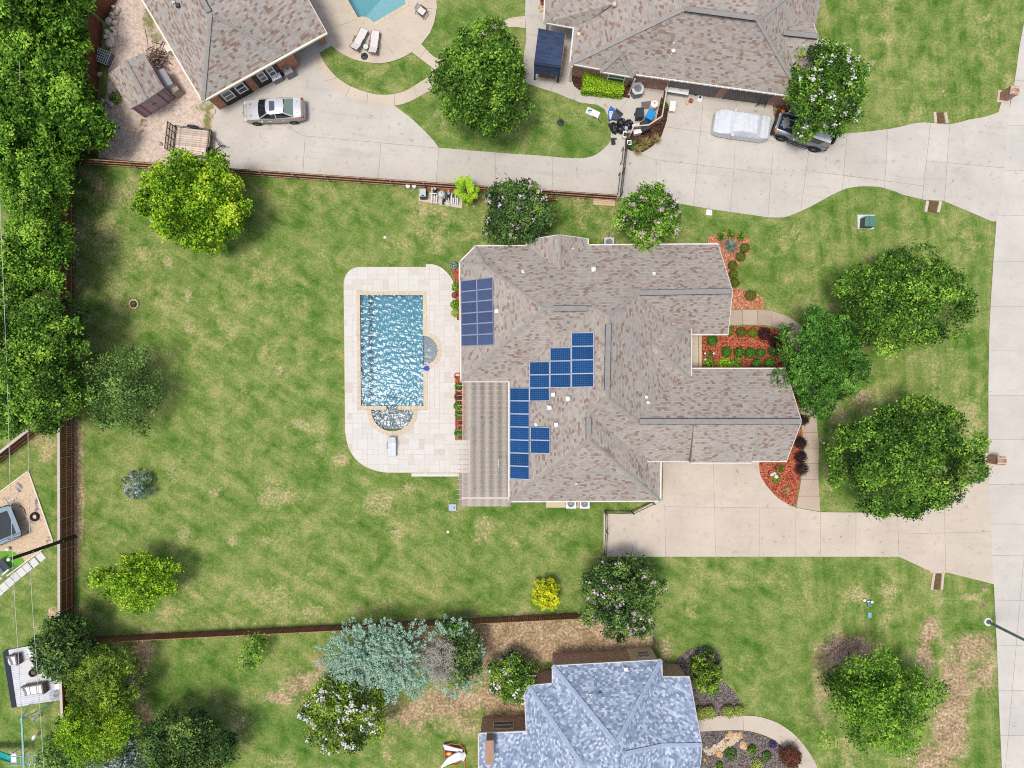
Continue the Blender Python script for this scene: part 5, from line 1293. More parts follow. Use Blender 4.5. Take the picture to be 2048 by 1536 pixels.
def tree(name,label,cat,px,py,rx,ry,zc,rz,lm,n,size=0.20,asp=0.55,lobes=22,lobe_r=0.36,group=None,flowers=None,nf=0,seed=1,trunk=True,bark=None,spread=0.2,ragged=0.16,rot=0.0,tr=None,bare=None,sprig=7):
    """px,py,rx,ry: crown as seen (pixels) when its middle is zc metres up"""
    rng = np.random.default_rng(seed);s = (H-zc)/F;rx *= s;ry *= s;c = P(px,py,zc)
    root = thing(name,label,cat,(c.x,c.y,0),rad(rot),group)
    Pt,D,T,L_ = crown_points(rng,rx,ry,rz,n,lobes,lobe_r,sprig,spread,ragged)
    Pt[:,2] += zc;Pt[:,2] = np.maximum(Pt[:,2],0.12)
    if bare is not None:
        kp = ~bare(Pt,rx,ry);Pt,D,T = Pt[kp],D[kp],T[kp]
    v,tt = raw_leaves(Pt,D,size,asp,T,rng,0.15,0.15)
    link('crown',quads_mesh('crown',v,tt,LM[lm]),root)
    if trunk:link('trunk',trunk_mesh(rng,zc,tr or max(0.05,0.045*(rx+ry)/2),L_,rx,ry,rz,zc,bark or m_bark),root)
    if flowers:
        k = L_[rng.choice(len(L_)-1,nf)];d = rng.normal(size=(nf,3));d[:,2] = np.abs(d[:,2])+0.35;d /= np.linalg.norm(d,axis=1,keepdims=True)
        f = (k[:,:3]+d*k[:,3:4]*1.02)*np.array([rx,ry,rz]);f[:,2] += zc+0.05
        m = 9;fp = np.repeat(f,m,0)+rng.normal(0,0.10,(nf*m,3));fd = rng.normal(0,0.5,(nf*m,3))+np.array([0,0,1])
        v,tt = raw_leaves(fp,fd,0.16,0.9,rng.uniform(0,1,nf*m),rng)
        link('blossom',quads_mesh('blossom',v,tt,LM[flowers]),root)
    return root
GW = 'large trees along the left edge'
# --- trees beyond the left fence
tree('broadleaf_tree','bright green tree filling the upper left corner','tree',46,30,90,82,4.6,2.9,'fresh',15000,.24,seed=11,group=GW)
tree('broadleaf_tree','bright green tree at the top edge beside the brown fence','tree',112,50,66,72,2.9,2.2,'fresh',12000,.23,seed=12,group=GW)
tree('broadleaf_tree','broad bright tree left of the lattice crate and mauve shed','tree',82,150,94,82,3.3,2.5,'fresh',17000,.24,seed=13,group=GW)
tree('broadleaf_tree','broad bright tree left of the sandy yard above the fence corner','tree',122,245,84,74,3.3,2.5,'fresh',15000,.24,seed=14,group=GW)
tree('broadleaf_tree','green tree on the left edge level with the upper drive','tree',22,275,78,92,4.8,2.7,'fresh',13000,.24,seed=15,group=GW)
tree('broadleaf_tree','green tree at the top end of the long left fence','tree',75,370,62,66,4.0,2.3,'fresh',10000,.21,seed=16,group=GW)
tree('broadleaf_tree','yellowish green tree overhanging the left fence beside the bare strip','tree',76,505,70,78,4.2,2.5,'fresh',12500,.21,seed=17,group=GW)
tree('broadleaf_tree','green tree on the left edge under the overhead wire below the yellowish one','tree',12,560,50,70,4.6,2.4,'mid',7000,.21,seed=18,group=GW)
tree('broadleaf_tree','dark loose tree overhanging the left fence level with the pool top','tree',90,660,72,62,4.6,2.5,'mid',9500,.2,seed=19,group=GW,ragged=.22)
tree('broadleaf_tree','dark green tree on the left edge beside the thin wire','tree',20,700,62,80,4.8,2.6,'mid',9000,.21,seed=20,group=GW)
tree('broadleaf_tree','dark tree above the diagonal board fence on the left','tree',78,780,70,78,4.6,2.6,'mid',10500,.2,seed=21,group=GW)
tree('broadleaf_tree','green tree on the left edge just above the diagonal board fence','tree',18,815,50,50,4.2,2.2,'mid',6000,.2,seed=22,group=GW)
# --- yard trees
tree('shade_tree','round bright yellow-green tree near the top of the main lawn below the flat trailer','tree',388,402,97,90,3.6,2.9,'bright',17000,.22,seed=31,lobes=26,lobe_r=.34)
tree('young_tree','loose airy green tree at the left middle of the main lawn','tree',243,782,74,76,2.8,2.0,'cool',5600,.19,seed=32,lobes=26,lobe_r=.3,ragged=.3,spread=.26)
tree('young_tree','small bright green tree in the lower left corner of the main lawn','tree',272,1160,70,50,2.6,1.7,'bright',6500,.19,seed=33,lobes=22,lobe_r=.33,ragged=.26,spread=.2)
tree('flowering_shrub','silvery flowering bush alone in the left part of the main lawn','shrub',275,970,24,27,0.8,0.75,'silver',1500,.16,.4,seed=34,lobes=10,trunk=False,spread=.08)
tree('golden_shrub','bright yellow shrub near the bottom fence of the main lawn','shrub',1093,1188,25,29,1.2,1.1,'gold',2600,.15,.6,seed=35,lobes=16,lobe_r=.34,trunk=False,spread=.07)
tree('shade_tree','large dark green tree on the lawn between the two upper houses','tree',968,160,92,100,4.6,3.4,'mid',17000,.22,seed=36,lobes=28,lobe_r=.33)
tree('crape_myrtle','pink flowering crape myrtle by the drive fence left of the house gable','tree',1032,425,68,58,3.0,2.1,'deep',9000,.2,seed=37,flowers='pink',nf=60,lobes=24)
tree('crape_myrtle','pink flowering crape myrtle touching the top eave of the main house','tree',1296,433,58,56,3.2,2.1,'mid',8500,.2,seed=38,flowers='pink',nf=62,lobes=24)
tree('crape_myrtle','white flowering tree overhanging the grey off-road car','tree',1647,180,75,90,3.6,2.5,'mid',14000,.2,seed=39,flowers='white',nf=90,lobes=28)
tree('oak_tree','olive green spreading tree on the right lawn below the green transformer','tree',1806,600,124,92,3.6,2.9,'oak',20000,.19,seed=40,lobes=34,lobe_r=.31,ragged=.2)
tree('shade_tree','dense vivid green tree over the curved front walk','tree',1641,724,85,100,3.4,2.6,'kelly',18000,.17,seed=41,lobes=34,lobe_r=.30,spread=.14)
tree('oak_tree','largest dark green tree on the right overhanging the warm driveway','tree',1804,915,132,118,4.2,3.4,'oak',24000,.20,seed=142,lobes=36,lobe_r=.31,ragged=.07)
tree('young_tree','spiky bright green tree at the lower right beside the bare dirt strip','tree',1752,1400,98,88,3.0,2.3,'fresh',9500,.24,.45,seed=43,lobes=22,lobe_r=.33,ragged=.42,spread=.26)
tree('crape_myrtle','dark pink-flecked crape myrtle at the lower left end of the warm driveway','tree',1238,1195,74,76,3.0,2.2,'deep',12500,.19,seed=44,flowers='pink',nf=60,lobes=28)
tree('crape_myrtle','white flowering crape myrtle below the blue-green spruces','tree',690,1423,80,72,2.8,2.0,'olive',11500,.17,seed=45,flowers='white',nf=150,lobes=28)
tree('gardenia_shrub','round dark shrub with scattered white blooms between spruces and blue-grey house','shrub',1024,1357,43,46,1.8,1.5,'mid',4800,.17,seed=46,flowers='white',nf=34,lobes=18)
# --- blue-green cypresses
def cypress(label,px,py,rx,ry,zc,rz,n,seed,lm='blue',hole=None,group='blue-green cypresses by the bottom fence'):
    rng = np.random.default_rng(seed);s = (H-zc)/F;rx *= s;ry *= s;c = P(px,py,zc)
    root = thing('cypress',label,'cypress',(c.x,c.y,0),0,group)
    nb = n//46;a = rng.uniform(0,6.283,nb);u = rng.uniform(0,1,nb)**0.75
    rr = u;zz = np.sqrt(np.clip(1-(rr*0.98)**2,0,1))*rz*rng.uniform(0.75,1.05,nb)
    rim = rng.normal(1.0,0.10,nb)
    B = np.stack([np.cos(a)*rr*rx*rim,np.sin(a)*rr*ry*rim,zc+zz-rz*0.45],-1)
    out = np.stack([np.cos(a)*(0.25+rr),np.sin(a)*(0.25+rr),1.1-0.75*rr],-1);out /= np.linalg.norm(out,axis=1,keepdims=True)
    m = 46;t = rng.uniform(0,1,(nb,m));ln = rng.uniform(0.40,0.70,nb)[:,None]
    side = rng.normal(size=(nb,m,3));side -= (side*out[:,None]).sum(-1,keepdims=True)*out[:,None]
    Cn = B[:,None]+out[:,None]*(t*ln-0.35)[...,None]+side*((1.15-t)*0.17)[...,None]
    D = out[:,None]*0.3+side*0.6+rng.normal(0,.3,(nb,m,3))+np.array([0,0,.5])
    T = 0.45+rng.normal(0,.1,(nb,1))+(t-0.4)*0.25+rng.normal(0,.08,(nb,m))
    Cn = Cn.reshape(-1,3);D = D.reshape(-1,3);T = T.reshape(-1)
    if hole is not None:
        k = ~hole(Cn,rx,ry,rng);Cn,D,T = Cn[k],D[k],T[k]
    v,tt = raw_leaves(Cn,D,0.16,0.4,T,rng,0.1,0.1)
    link('crown',quads_mesh('crown',v,tt,LM[lm]),root)
    mb = MB();mb.tube([(0,0,0),(0,0,zc+rz*0.3)],[0.16,0.05],8)
    for i in range(16):
        an = rng.uniform(0,6.28);q = rng.uniform(.4,.8);z0 = rng.uniform(.3,zc);mb.tube([(0,0,z0),(math.cos(an)*rx*q,math.sin(an)*ry*q,z0+rng.uniform(.1,.5))],[0.05,0.015],5)
    mb.build('trunk',m_bark_g,root,local=True,smooth=True)
    return root
def dead_twigs(root,c,r,n,seed,z0,z1):
    rng = random.Random(seed);mb = MB()
    for i in range(n):
        a = rng.uniform(0,6.28);q = r*rng.uniform(.4,1);s = Vector((c[0]+rng.uniform(-.15,.15),c[1]+rng.uniform(-.15,.15),z0));e = Vector((c[0]+math.cos(a)*q,c[1]+math.sin(a)*q,z1+rng.uniform(-.3,.25)))
        m = s.lerp(e,.55)+Vector((rng.uniform(-.08,.08),rng.uniform(-.08,.08),.15));mb.tube([s,m,e],[0.03,0.02,0.006],4,caps=False)
        for k in range(5):
            p = m.lerp(e,rng.uniform(0,1));mb.tube([p,p+Vector((rng.uniform(-.3,.3),rng.uniform(-.3,.3),rng.uniform(0,.2)))],[0.012,0.004],3,caps=False)
    mb.build('dead_branches',M('dead_wood',S(196,188,178),0.95,0.1),root,local=True)
def hole_at(hx,hy,hr):return lambda Cn,rx,ry,rng:(((Cn[:,0]-hx)/hr)**2+((Cn[:,1]-hy)/hr)**2 < 1) & (rng.uniform(0,1,len(Cn)) < .9)
c1 = cypress('blue-green cypress with a small bare pocket, left one of the clump at the bottom fence',724,1314,84,72,3.0,2.0,17000,61,hole=hole_at(0.0,-0.55,0.45));dead_twigs(c1,(0,-.55),.6,26,1,2.0,3.6)
c2 = cypress('blue-green cypress in the middle of the clump with a grey bare centre',797,1322,78,82,3.2,2.0,17000,62,hole=hole_at(0.0,0.05,0.55));dead_twigs(c2,(0,.1),.75,46,2,2.0,3.8)
c3 = cypress('half bare grey-twigged cypress at the right end of the clump',903,1320,66,74,3.0,1.9,14000,63,hole=lambda Cn,rx,ry,rng:((Cn[:,0] < rx*0.1) & (np.abs(Cn[:,1]) < ry*0.72)) | ((np.abs(Cn[:,0]-rx*.3) < rx*.5) & (np.abs(Cn[:,1]-ry*.1) < ry*.6)))
dead_twigs(c3,(-.75,-.05),1.5,230,3,2.2,4.3);dead_twigs(c3,(-.6,.9),1.2,130,4,2.2,4.2)
tree('broadleaf_tree','dark leafy regrowth between the grey twigs and the fence at the clump end','shrub',926,1312,36,46,2.9,1.5,'deep',3800,.17,seed=64,lobes=16,trunk=False)
tree('broadleaf_tree','small bright green sapling against the bottom fence beside the grey twigs','shrub',910,1256,30,13,2.0,0.9,'fresh',1300,.2,seed=65,lobes=9,trunk=False)
# --- lower left group
GL = 'trees and bushes in the lower left corner'
tree('broadleaf_tree','dark glossy tree overhanging the white deck','tree',130,1296,47,50,3.0,1.9,'deep',5600,.26,.42,seed=71,lobes=16,group=GL,ragged=.26)
tree('conifer','rounded olive conifer beside the white deck','conifer',205,1362,66,66,3.0,2.3,'olive',12000,.14,.5,seed=72,lobes=22,lobe_r=.33,group=GL,spread=.1)
tree('conifer','yellow-green conifer below the olive one at the lower left','conifer',190,1455,72,62,3.2,2.3,'bright',9500,.18,.36,seed=73,lobes=24,lobe_r=.3,group=GL,ragged=.3,spread=.18)
tree('broadleaf_tree','pale leaved bush beside the swing set at the bottom edge','shrub',132,1505,40,44,2.4,1.6,'cool',4600,.2,seed=74,lobes=14,group=GL)
tree('broadleaf_tree','dark bush with pale leaf undersides at the bottom edge','shrub',240,1520,50,40,2.2,1.5,'silver',3600,.2,seed=75,lobes=14,group=GL)
tree('broadleaf_tree','dark green tree at the bottom edge right of the yellow-green conifer','tree',370,1492,92,66,3.0,2.2,'deep',13000,.19,seed=76,lobes=28,group=GL,ragged=.22)
tree('sapling','thin pale green sapling on the lawn below the bottom fence','sapling',505,1300,24,30,1.4,.9,'fresh',420,.2,seed=77,lobes=8,ragged=.35,spread=.2)

# --- clipped and small plants
def ball(label,px,py,r,lm,n=900,size=.07,name='boxwood',cat='shrub',group=None,hz=0.9,seed=None,asp=.6,ragged=0.03,spread=.02):
    seed = seed or int(px*7+py);rng = np.random.default_rng(seed);zc = r*PX*hz;c = P(px,py,zc);R = r*(H-zc)/F
    root = thing(name,label,cat,(c.x,c.y,0.04),0,group)
    d = rng.normal(size=(n,3));d[:,2] = np.where(d[:,2] < -0.5*np.abs(d[:,2]).mean(),-d[:,2],d[:,2]);d /= np.linalg.norm(d,axis=1,keepdims=True)
    C_ = d*R*(1-np.abs(rng.normal(0,.05,n)))[:,None]*(1+rng.normal(0,ragged,n))[:,None]*np.array([1,1,hz])+rng.normal(0,spread,(n,3));C_[:,2] += zc
    v,tt = raw_leaves(C_,d+rng.normal(0,.4,(n,3)),size,asp,rng.normal(.5,.17,n),rng)
    link('crown',quads_mesh('crown',v,tt,LM[lm]),root)
    MB().tube([(0,0,0),(0,0,zc)],[0.04,0.02],6).build('stem',m_bark,root,local=True)
    return root
GB = 'clipped round boxwoods in the red mulch beds'
for lab,x,y,r,lm in (('clipped round boxwood beside the grey spiky yucca, highest in the gable bed',1489,496,9.5,'box'),('clipped round boxwood second from the top of the gable bed',1481,514,9.5,'box'),('clipped round boxwood hugging the gable, third from the top',1465,531,9,'box'),
    ('clipped round boxwood at the narrow waist of the gable bed',1466,549,8.5,'box'),('clipped round boxwood half under the gable point',1469,566,9,'box'),('large clipped boxwood alone at the wide end of the gable bed',1501,591,11,'box'),
    ('lime boxwood half hidden by the wing eave in the court bed',1458,663,9,'boxlime'),('olive clipped boxwood along the front walk in the court bed',1482,664,10,'box'),('bright lime clipped boxwood along the front walk in the court bed',1505,666,10,'boxlime')):
    ball(lab,x,y,r,lm,1000,.075,group=GB)
GP = 'dark purple barberries in the red mulch'
for lab,x,y,r in (('dark purple barberry at the court end of the front walk',1528,668,12),('dark purple barberry under the vivid green tree beside the front walk',1549,682,12),('dark purple barberry half hidden by the garage gable and green tree',1602,787,11),('dark purple barberry peeking past the garage gable point',1607,840,9),
    ('dark purple barberry in the driveway bed, upper one of three',1600,886,11.5),('dark purple barberry in the driveway bed, middle one of three',1601,914,11.5),('dark purple barberry in the driveway bed, lowest of three',1603,938,11.5)):
    ball(lab,x,y,r,'purple',900,.12,name='barberry',group=GP,ragged=.14,spread=.05,asp=.35)
GG = 'green mounded shrubs in the court bed'
for i,(lab,x,y,r) in enumerate((('green mounded shrub by the porch wall at the upper left of the court bed',1424,681,10),('green mounded shrub, first of the middle row in the court bed',1453,704,9.5),('green mounded shrub, second of the middle row in the court bed',1478,705,9.5),('green mounded shrub, third and largest of the middle row in the court bed',1500,706,10.5),('green mounded shrub, fourth of the middle row in the court bed',1521,706,8.5),('dark green mounded shrub under the tree edge in the court bed',1546,703,9.5),('green mounded shrub by the garage eave, left of the pair',1513,727,9.5),('green mounded shrub by the garage eave, right of the pair',1539,726,10))):
    ball(lab,x,y,r,'kelly' if i != 5 else 'deep',800,.10,name='mounded_shrub',group=GG,ragged=.08,spread=.03)
def leafy(label,px,py,r,lm,n=120,size=.2,name='leafy_plant',cat='plant',group=None,h=.5,asp=.45,seed=None):
    rng = np.random.default_rng(seed or int(px*3+py*5));c = P(px,py,h*.5);R = r*PX
    root = thing(name,label,cat,(c.x,c.y,0.04),0,group)
    a = rng.uniform(0,6.28,n);q = np.sqrt(rng.uniform(0,1,n))*R;C_ = np.stack([np.cos(a)*q,np.sin(a)*q,h*(1-0.6*(q/R)**2)*rng.uniform(.5,1,n)],-1)
    D = np.stack([np.cos(a)*q/R,np.sin(a)*q/R,np.ones(n)*1.2],-1)+rng.normal(0,.4,(n,3))
    v,tt = raw_leaves(C_,D,size,asp,rng.normal(.5,.22,n),rng,.1,.2)
    link('leaves',quads_mesh('leaves',v,tt,LM[lm]),root)
    mb = MB()
    for i in range(5):mb.tube([(0,0,0),(math.cos(i*1.3)*R*.5,math.sin(i*1.3)*R*.5,h*.7)],[.015,.006],4)
    mb.build('stem',m_bark,root,local=True)
    return root
leafy('light green broad leaved plant by the porch wall along the garage eave',1419,726,13,'fresh',150,.22)
leafy('light green broad leaved plant in the middle along the garage eave',1450,727,13,'bright',150,.22)
leafy('light green broad leaved plant right of the other two along the garage eave',1474,725,11,'fresh',120,.22)
leafy('small dark plant between two white path lights in the court bed',1420,706,6,'deep',80,.13)
leafy('small dark bushy plant in the driveway bed beside the garage corner',1561,937,10,'box',90,.13)
leafy('low green plant beside the white rocks in the driveway bed',1553,957,10,'fresh',110,.14,h=.3)
for lab,x,y,r,lm,nm in (('pale flowering plant at the top corner of the house by the pool deck',908,531,8,'silver','flowering_plant'),('green shrub at the top of the poolside bed',911,574,8.5,'fresh','leafy_shrub'),('reddish plant in the poolside bed',909,590,6,'red','leafy_shrub'),('green shrub in the lower middle of the poolside bed',910,609,10,'fresh','leafy_shrub'),('yellow flecked shrub at the bottom of the poolside bed',911,626,9,'lime','leafy_shrub'),
    ('green shrub at the top of the pergola bed',917,773,8,'kelly','leafy_shrub'),('brownish plant near the top of the pergola bed',916,793,8,'rust','leafy_shrub'),('green shrub in the middle of the pergola bed',916,812,9,'mid','leafy_shrub'),('pale spotted green shrub in the pergola bed',917,829,8,'cool','leafy_shrub'),('red flowering plant in the pergola bed',918,845,7,'red','leafy_shrub'),('bright green shrub at the lower end of the pergola bed',918,866,10,'kelly','leafy_shrub')):
    leafy(lab,x,y,r,lm,190,.16,name=nm,cat='shrub',h=.7)
def blades(label,px,py,r,lm,n=60,width=.05,h=.5,name='grass_tuft',cat='ornamental grass',group=None,arch=.5,stiff=False,seed=None,base=.04):
    rng = np.random.default_rng(seed or int(px*3+py*11));c = P(px,py,h*.4);R = r*PX
    root = thing(name,label,cat,(c.x,c.y,base),0,group);V_ = [];T_ = []
    for i in range(n):
        a = rng.uniform(0,6.28);q = R*rng.uniform(.55,1.05);e = h*rng.uniform(.4,1)
        d = np.array([math.cos(a),math.sin(a),0]);s = np.array([-d[1],d[0],0])
        ks = (0,.35,.7,1.0);pts = [d*q*k+np.array([0,0,e*(math.sin(k*1.9) if not stiff else k*.9)]) for k in ks];ws = [width,width*.9,width*.6,width*.06]
        t = np.clip(rng.normal(.5,.2),0,1)
        for k in range(3):
            V_ += [pts[k]-s*ws[k]/2,pts[k]+s*ws[k]/2,pts[k+1]+s*ws[k+1]/2,pts[k+1]-s*ws[k+1]/2];T_ += [t]*4
    link('blades',quads_mesh('blades',np.array(V_),np.array(T_),LM[lm]),root)
    MB().lathe([(R*.14,0),(R*.1,h*.2),(0,h*.3)],(0,0,0),8).build('crown_base',m_bark,root,local=True)
    return root
blades('grey-green spiky yucca in the bed at the top gable corner',1461,492,19,'silver',110,.045,.8,'yucca','yucca',stiff=True)
for lab,x,y in (('leafy green clump left of the three behind the spiky yucca',1441,474),('leafy green clump in the middle of the three behind the spiky yucca',1461,469),('leafy green clump right of the three behind the spiky yucca',1481,473)):
    blades(lab,x,y,11,'mid',90,.07,.5,'leafy_clump','plant','leafy clumps behind the yucca')
blades('striped yellow and green agave in the driveway bed',1572,981,10,'dry',26,.10,.4,'agave','agave',stiff=True); 
GD = 'straw-coloured grass tufts by the bin screen'
for lab,x,y,r in (('largest straw-coloured grass tuft below the bin screen',1290,288,15),('straw-coloured grass tuft at the right end of the bin screen bed',1311,280,12),('straw-coloured grass tuft lowest beside the black gate',1275,302,12)):
    blades(lab,x,y,r,'dry',110,.035,.7,group=GD,base=.09)
blades('green grass tuft beside the small solar light at the black gate',1264,292,11,'kelly',90,.04,.5,base=.09)
blades('green grass tuft at the top of the bin screen bed',1328,213,9,'fresh',90,.04,.45,base=.09)
# palm beside the pool pump
def palm():
    c = P(931,383,1.2);root = thing('young_palm','young palm with upright fronds beside the pool pumps','palm',(c.x,c.y,0));rng = np.random.default_rng(5);V_ = [];T_ = []
    for i in range(15):
        a = i*2.399;el = .35+.9*((i % 5)/4);q = 1.0*math.cos(el)+.15;e = 1.5+1.3*math.sin(el)*.8
        d = np.array([math.cos(a),math.sin(a),0]);s = np.array([-d[1],d[0],0])
        for k in range(16):
            t0 = .25+.75*k/16;p0 = d*q*t0+np.array([0,0,.9+(e-.9)*math.sin(t0*1.75)]);wl_ = .28*math.sin(math.pi*min(1,t0*.95)+.15)+.05
            for sg in (-1,1):
                tip = p0+s*sg*wl_+d*.16-np.array([0,0,.05]);w = d*.035;V_ += [p0-w,p0+w,tip+w*.4,tip-w*.4];T_ += [np.clip(rng.normal(.55,.18),0,1)]*4
    link('fronds',quads_mesh('fronds',np.array(V_),np.array(T_),LM['bright']),root)
    MB().tube([(0,0,0),(0,0,.5),(0,0,1.0)],[.14,.12,.06],9).build('trunk',m_bark,root,local=True,smooth=True)
palm()
blades('low bright fern clump in front of the young palm',935,402,13,'bright',120,.06,.6,'fern_clump','fern',base=0)
# hedge of the north-east house
def hedge():
    c = P(1206,171,.5);root = thing('hedge','clipped bright green rectangular hedge against the brick wall of the upper house','hedge',(c.x,c.y,.05),rad(-6));rng = np.random.default_rng(8)
    lx,ly,h,n = 80*PX*.98,36*PX,.95,7000
    f = rng.choice(5,n,p=[.5,.15,.15,.1,.1]);u = rng.uniform(-.5,.5,(n,2));P_ = np.zeros((n,3));D = np.zeros((n,3))
    m = f == 0;P_[m] = np.stack([u[m,0]*lx,u[m,1]*ly,np.full(m.sum(),h)],-1);D[m] = (0,0,1)
    for k,sg in ((1,1),(2,-1)):m = f == k;P_[m] = np.stack([u[m,0]*lx,np.full(m.sum(),sg*ly/2),(u[m,1]+.5)*h],-1);D[m] = (0,sg,.3)
    for k,sg in ((3,1),(4,-1)):m = f == k;P_[m] = np.stack([np.full(m.sum(),sg*lx/2),u[m,0]*ly,(u[m,1]+.5)*h],-1);D[m] = (sg,0,.3)
    bump = np.sin(P_[:,0]*5)*np.cos(P_[:,1]*6)*.04
    P_ += D*bump[:,None]+rng.normal(0,.045,(n,3));v,tt = raw_leaves(P_,D+rng.normal(0,.45,(n,3)),.12,.6,rng.normal(.5,.2,n),rng)
    link('foliage',quads_mesh('foliage',v,tt,LM['bright']),root)
    MB().box((0,0,.42),(lx*.93,ly*.88,.84)).build('branch_core',M('hedge_twigs',S(46,50,26),.95,.3),root,local=True)
hedge()
# plants of the lower right beds
tree('shrub','large mixed green and brown shrub in the grey stone bed beside the blue-grey house','shrub',1413,1346,29,36,1.2,1.2,'olive',3600,.15,seed=81,lobes=16,trunk=False,spread=.1)
leafy('rusty brown shrub growing inside the large mixed shrub',1412,1349,12,'rust',160,.16,name='leafy_shrub',cat='shrub',h=2.2)
leafy('fresh green low plant at the lower edge of the large mixed shrub',1425,1380,14,'kelly',150,.16,name='leafy_shrub',cat='shrub',h=.6)
GLm = 'pale lime shrubs beside the lower garden path'
for lab,x,y,r in (('pale lime shrub touching the blue-grey roof',1402,1426,11),('pale lime shrub second from the blue-grey roof',1419,1424,11),('pale lime shrub third from the blue-grey roof',1456,1422,10.5),('pale lime shrub farthest from the blue-grey roof',1477,1421,9)):
    ball(lab,x,y,r,'lime',700,.13,name='lime_shrub',group=GLm,ragged=.1,spread=.05)
ball('round rusty red barberry beside the curve of the lower garden path',1580,1511,20,'rust',2400,.12,name='barberry',ragged=.1,spread=.05,hz=.8)
leafy('small violet flowering plant near the rusty red barberry',1546,1489,8,'violet',150,.12,h=.35,name='flowering_plant')
for lab,x,y,r,lm in (('dark bushy plant beside the stone run in the lower bed',1463,1510,13,'deep'),('small dark plant right of the orange flat boulder',1505,1501,9,'mid'),('dark plant in the middle of the lower stone bed',1535,1514,9,'deep'),('light green shrub at the bottom edge of the lower stone bed',1515,1531,13,'lime'),('light green plant at the bottom edge near the blue-grey roof',1440,1534,7,'fresh')):
    leafy(lab,x,y,r,lm,240,.16,name='leafy_shrub',cat='shrub',h=.8)
leafy('scrubby green weeds beside the mauve shed',230,195,14,'mid',160,.18,h=.5,name='weed_clump',cat='weeds')

def bare_shrub():
    c = P(1692,1300,.5);t = thing('bare_shrub','low leafless brown twiggy shrub on the dry patch above the spiky green tree','shrub',(c.x,c.y,0));rng = random.Random(12);mb = MB()
    for lobe in ((-.9,-.2,1.25),(.95,.1,1.15),(0,-.5,1.0)):
        for i in range(95):
            a = rng.uniform(0,6.28);q = lobe[2]*math.sqrt(rng.uniform(.05,1));s = Vector((lobe[0]+rng.uniform(-.3,.3),lobe[1]+rng.uniform(-.3,.3),0));e = Vector((lobe[0]+math.cos(a)*q,lobe[1]+math.sin(a)*q,rng.uniform(.3,.85)));m = s.lerp(e,.5)+Vector((0,0,.2));mb.tube([s,m,e],[.02,.014,.005],3,caps=False)
            for k in range(6):p = m.lerp(e,rng.uniform(0,1));mb.tube([p,p+Vector((rng.uniform(-.28,.28),rng.uniform(-.28,.28),rng.uniform(-.05,.18)))],[.010,.004],3,caps=False)
    mb.build('twigs',M('bare_twig',S(188,164,150),.95,.2),t,local=True);MB().lathe([(.12,0),(.06,.15),(0,.2)],(0,-.2,0),8).build('stump',m_bark,t,local=True)
bare_shrub()
# ================================================================== VEHICLES
m_silver = M('silver_car_paint',S(206,205,206),0.28,0.03,2,0.6,0.35,bump=0)
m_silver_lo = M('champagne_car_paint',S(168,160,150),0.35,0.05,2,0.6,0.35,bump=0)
m_tyre = M('tyre_rubber',(0.018,0.018,0.019),0.85,0.2)
m_rim = M('alloy_rim',S(120,122,126),0.35,0.1,4,0.5,0.7)
m_cglass = M('car_glass',(0.012,0.02,0.022),0.08,0.1,2,0.9,bump=0)
m_cglass_g = M('tinted_rear_glass',S(120,140,126),0.12,0.08,2,0.8,bump=0)
m_lamp = M('clear_lamp',S(214,220,226),0.15,0.05,2,0.8,bump=0)
m_tail = M('red_lamp',S(168,30,34),0.25,0.1,2,0.6,bump=0)
m_amber = M('amber_lamp',S(230,120,24),0.25,0.1,2,0.6,bump=0)
def loft(mb,secs,m=0,cap=True):
    """secs: list of rings (same count) of 3D points"""
    n = len(secs[0]);vv = [p for s in secs for p in s];fs = []
    for i in range(len(secs)-1):
        for j in range(n):
            j2 = (j+1) % n;fs.append((i*n+j,i*n+j2,(i+1)*n+j2,(i+1)*n+j))
    if cap:fs.append(tuple(range(n-1,-1,-1)));fs.append(tuple((len(secs)-1)*n+j for j in range(n)))
    return mb.add(vv,fs,m)
def body_ring(x,w,zb,zt,sh=0.0,sag=0.0,k=7):
    """one cross-section of a car body: half width w, sill zb, top zt (crowned), shoulder height"""
    zs = zb+(zt-zb)*0.55
    half = [(w*0.90,zb),(w*0.985,zb+(zs-zb)*0.5),(w,zs),(w*0.965,zs+(zt-zs)*0.55),(w*0.86,zt-0.015),(w*0.5,zt+0.025),(0,zt+0.035)]
    r = [(x,y,z) for y,z in half]+[(x,-y,z) for y,z in reversed(half[:-1])]
    return r
def wheel(parent,x,y,r,w=0.22):
    wh = bpy.data.objects.new('wheel',None);COL.objects.link(wh);wh.parent = parent;wh.location = (x,y,r)
    mb = MB();pr = [(r*0.62,-w/2),(r*0.94,-w/2),(r,-w*0.3),(r,w*0.3),(r*0.94,w/2),(r*0.62,w/2)];n = 20
    vv = [];fs = []
    for (q,yy) in pr:
        for j in range(n):a = 2*math.pi*j/n;vv.append((q*math.cos(a),yy,q*math.sin(a)))
    for i in range(len(pr)-1):
        for j in range(n):fs.append((i*n+j,i*n+(j+1) % n,(i+1)*n+(j+1) % n,(i+1)*n+j))
    mb.add(vv,fs).build('tyre',m_tyre,wh,local=True,smooth=True)
    rb = MB();s = 1 if y > 0 else -1
    rb.tube([(0,-w*0.3,0),(0,w*0.3,0)],r*0.18,10)
    for k in range(5):
        a = 2*math.pi*k/5;rb.bar((0,s*w*0.36,0),(r*0.6*math.cos(a),s*w*0.36,r*0.6*math.sin(a)),0.07,0.05,up=(0,1,0))
    rb.add([(r*0.63*math.cos(2*math.pi*j/n),s*w*0.15,r*0.63*math.sin(2*math.pi*j/n)) for j in range(n)],[tuple(range(n))])
    rb.build('rim',m_rim,wh,local=True)
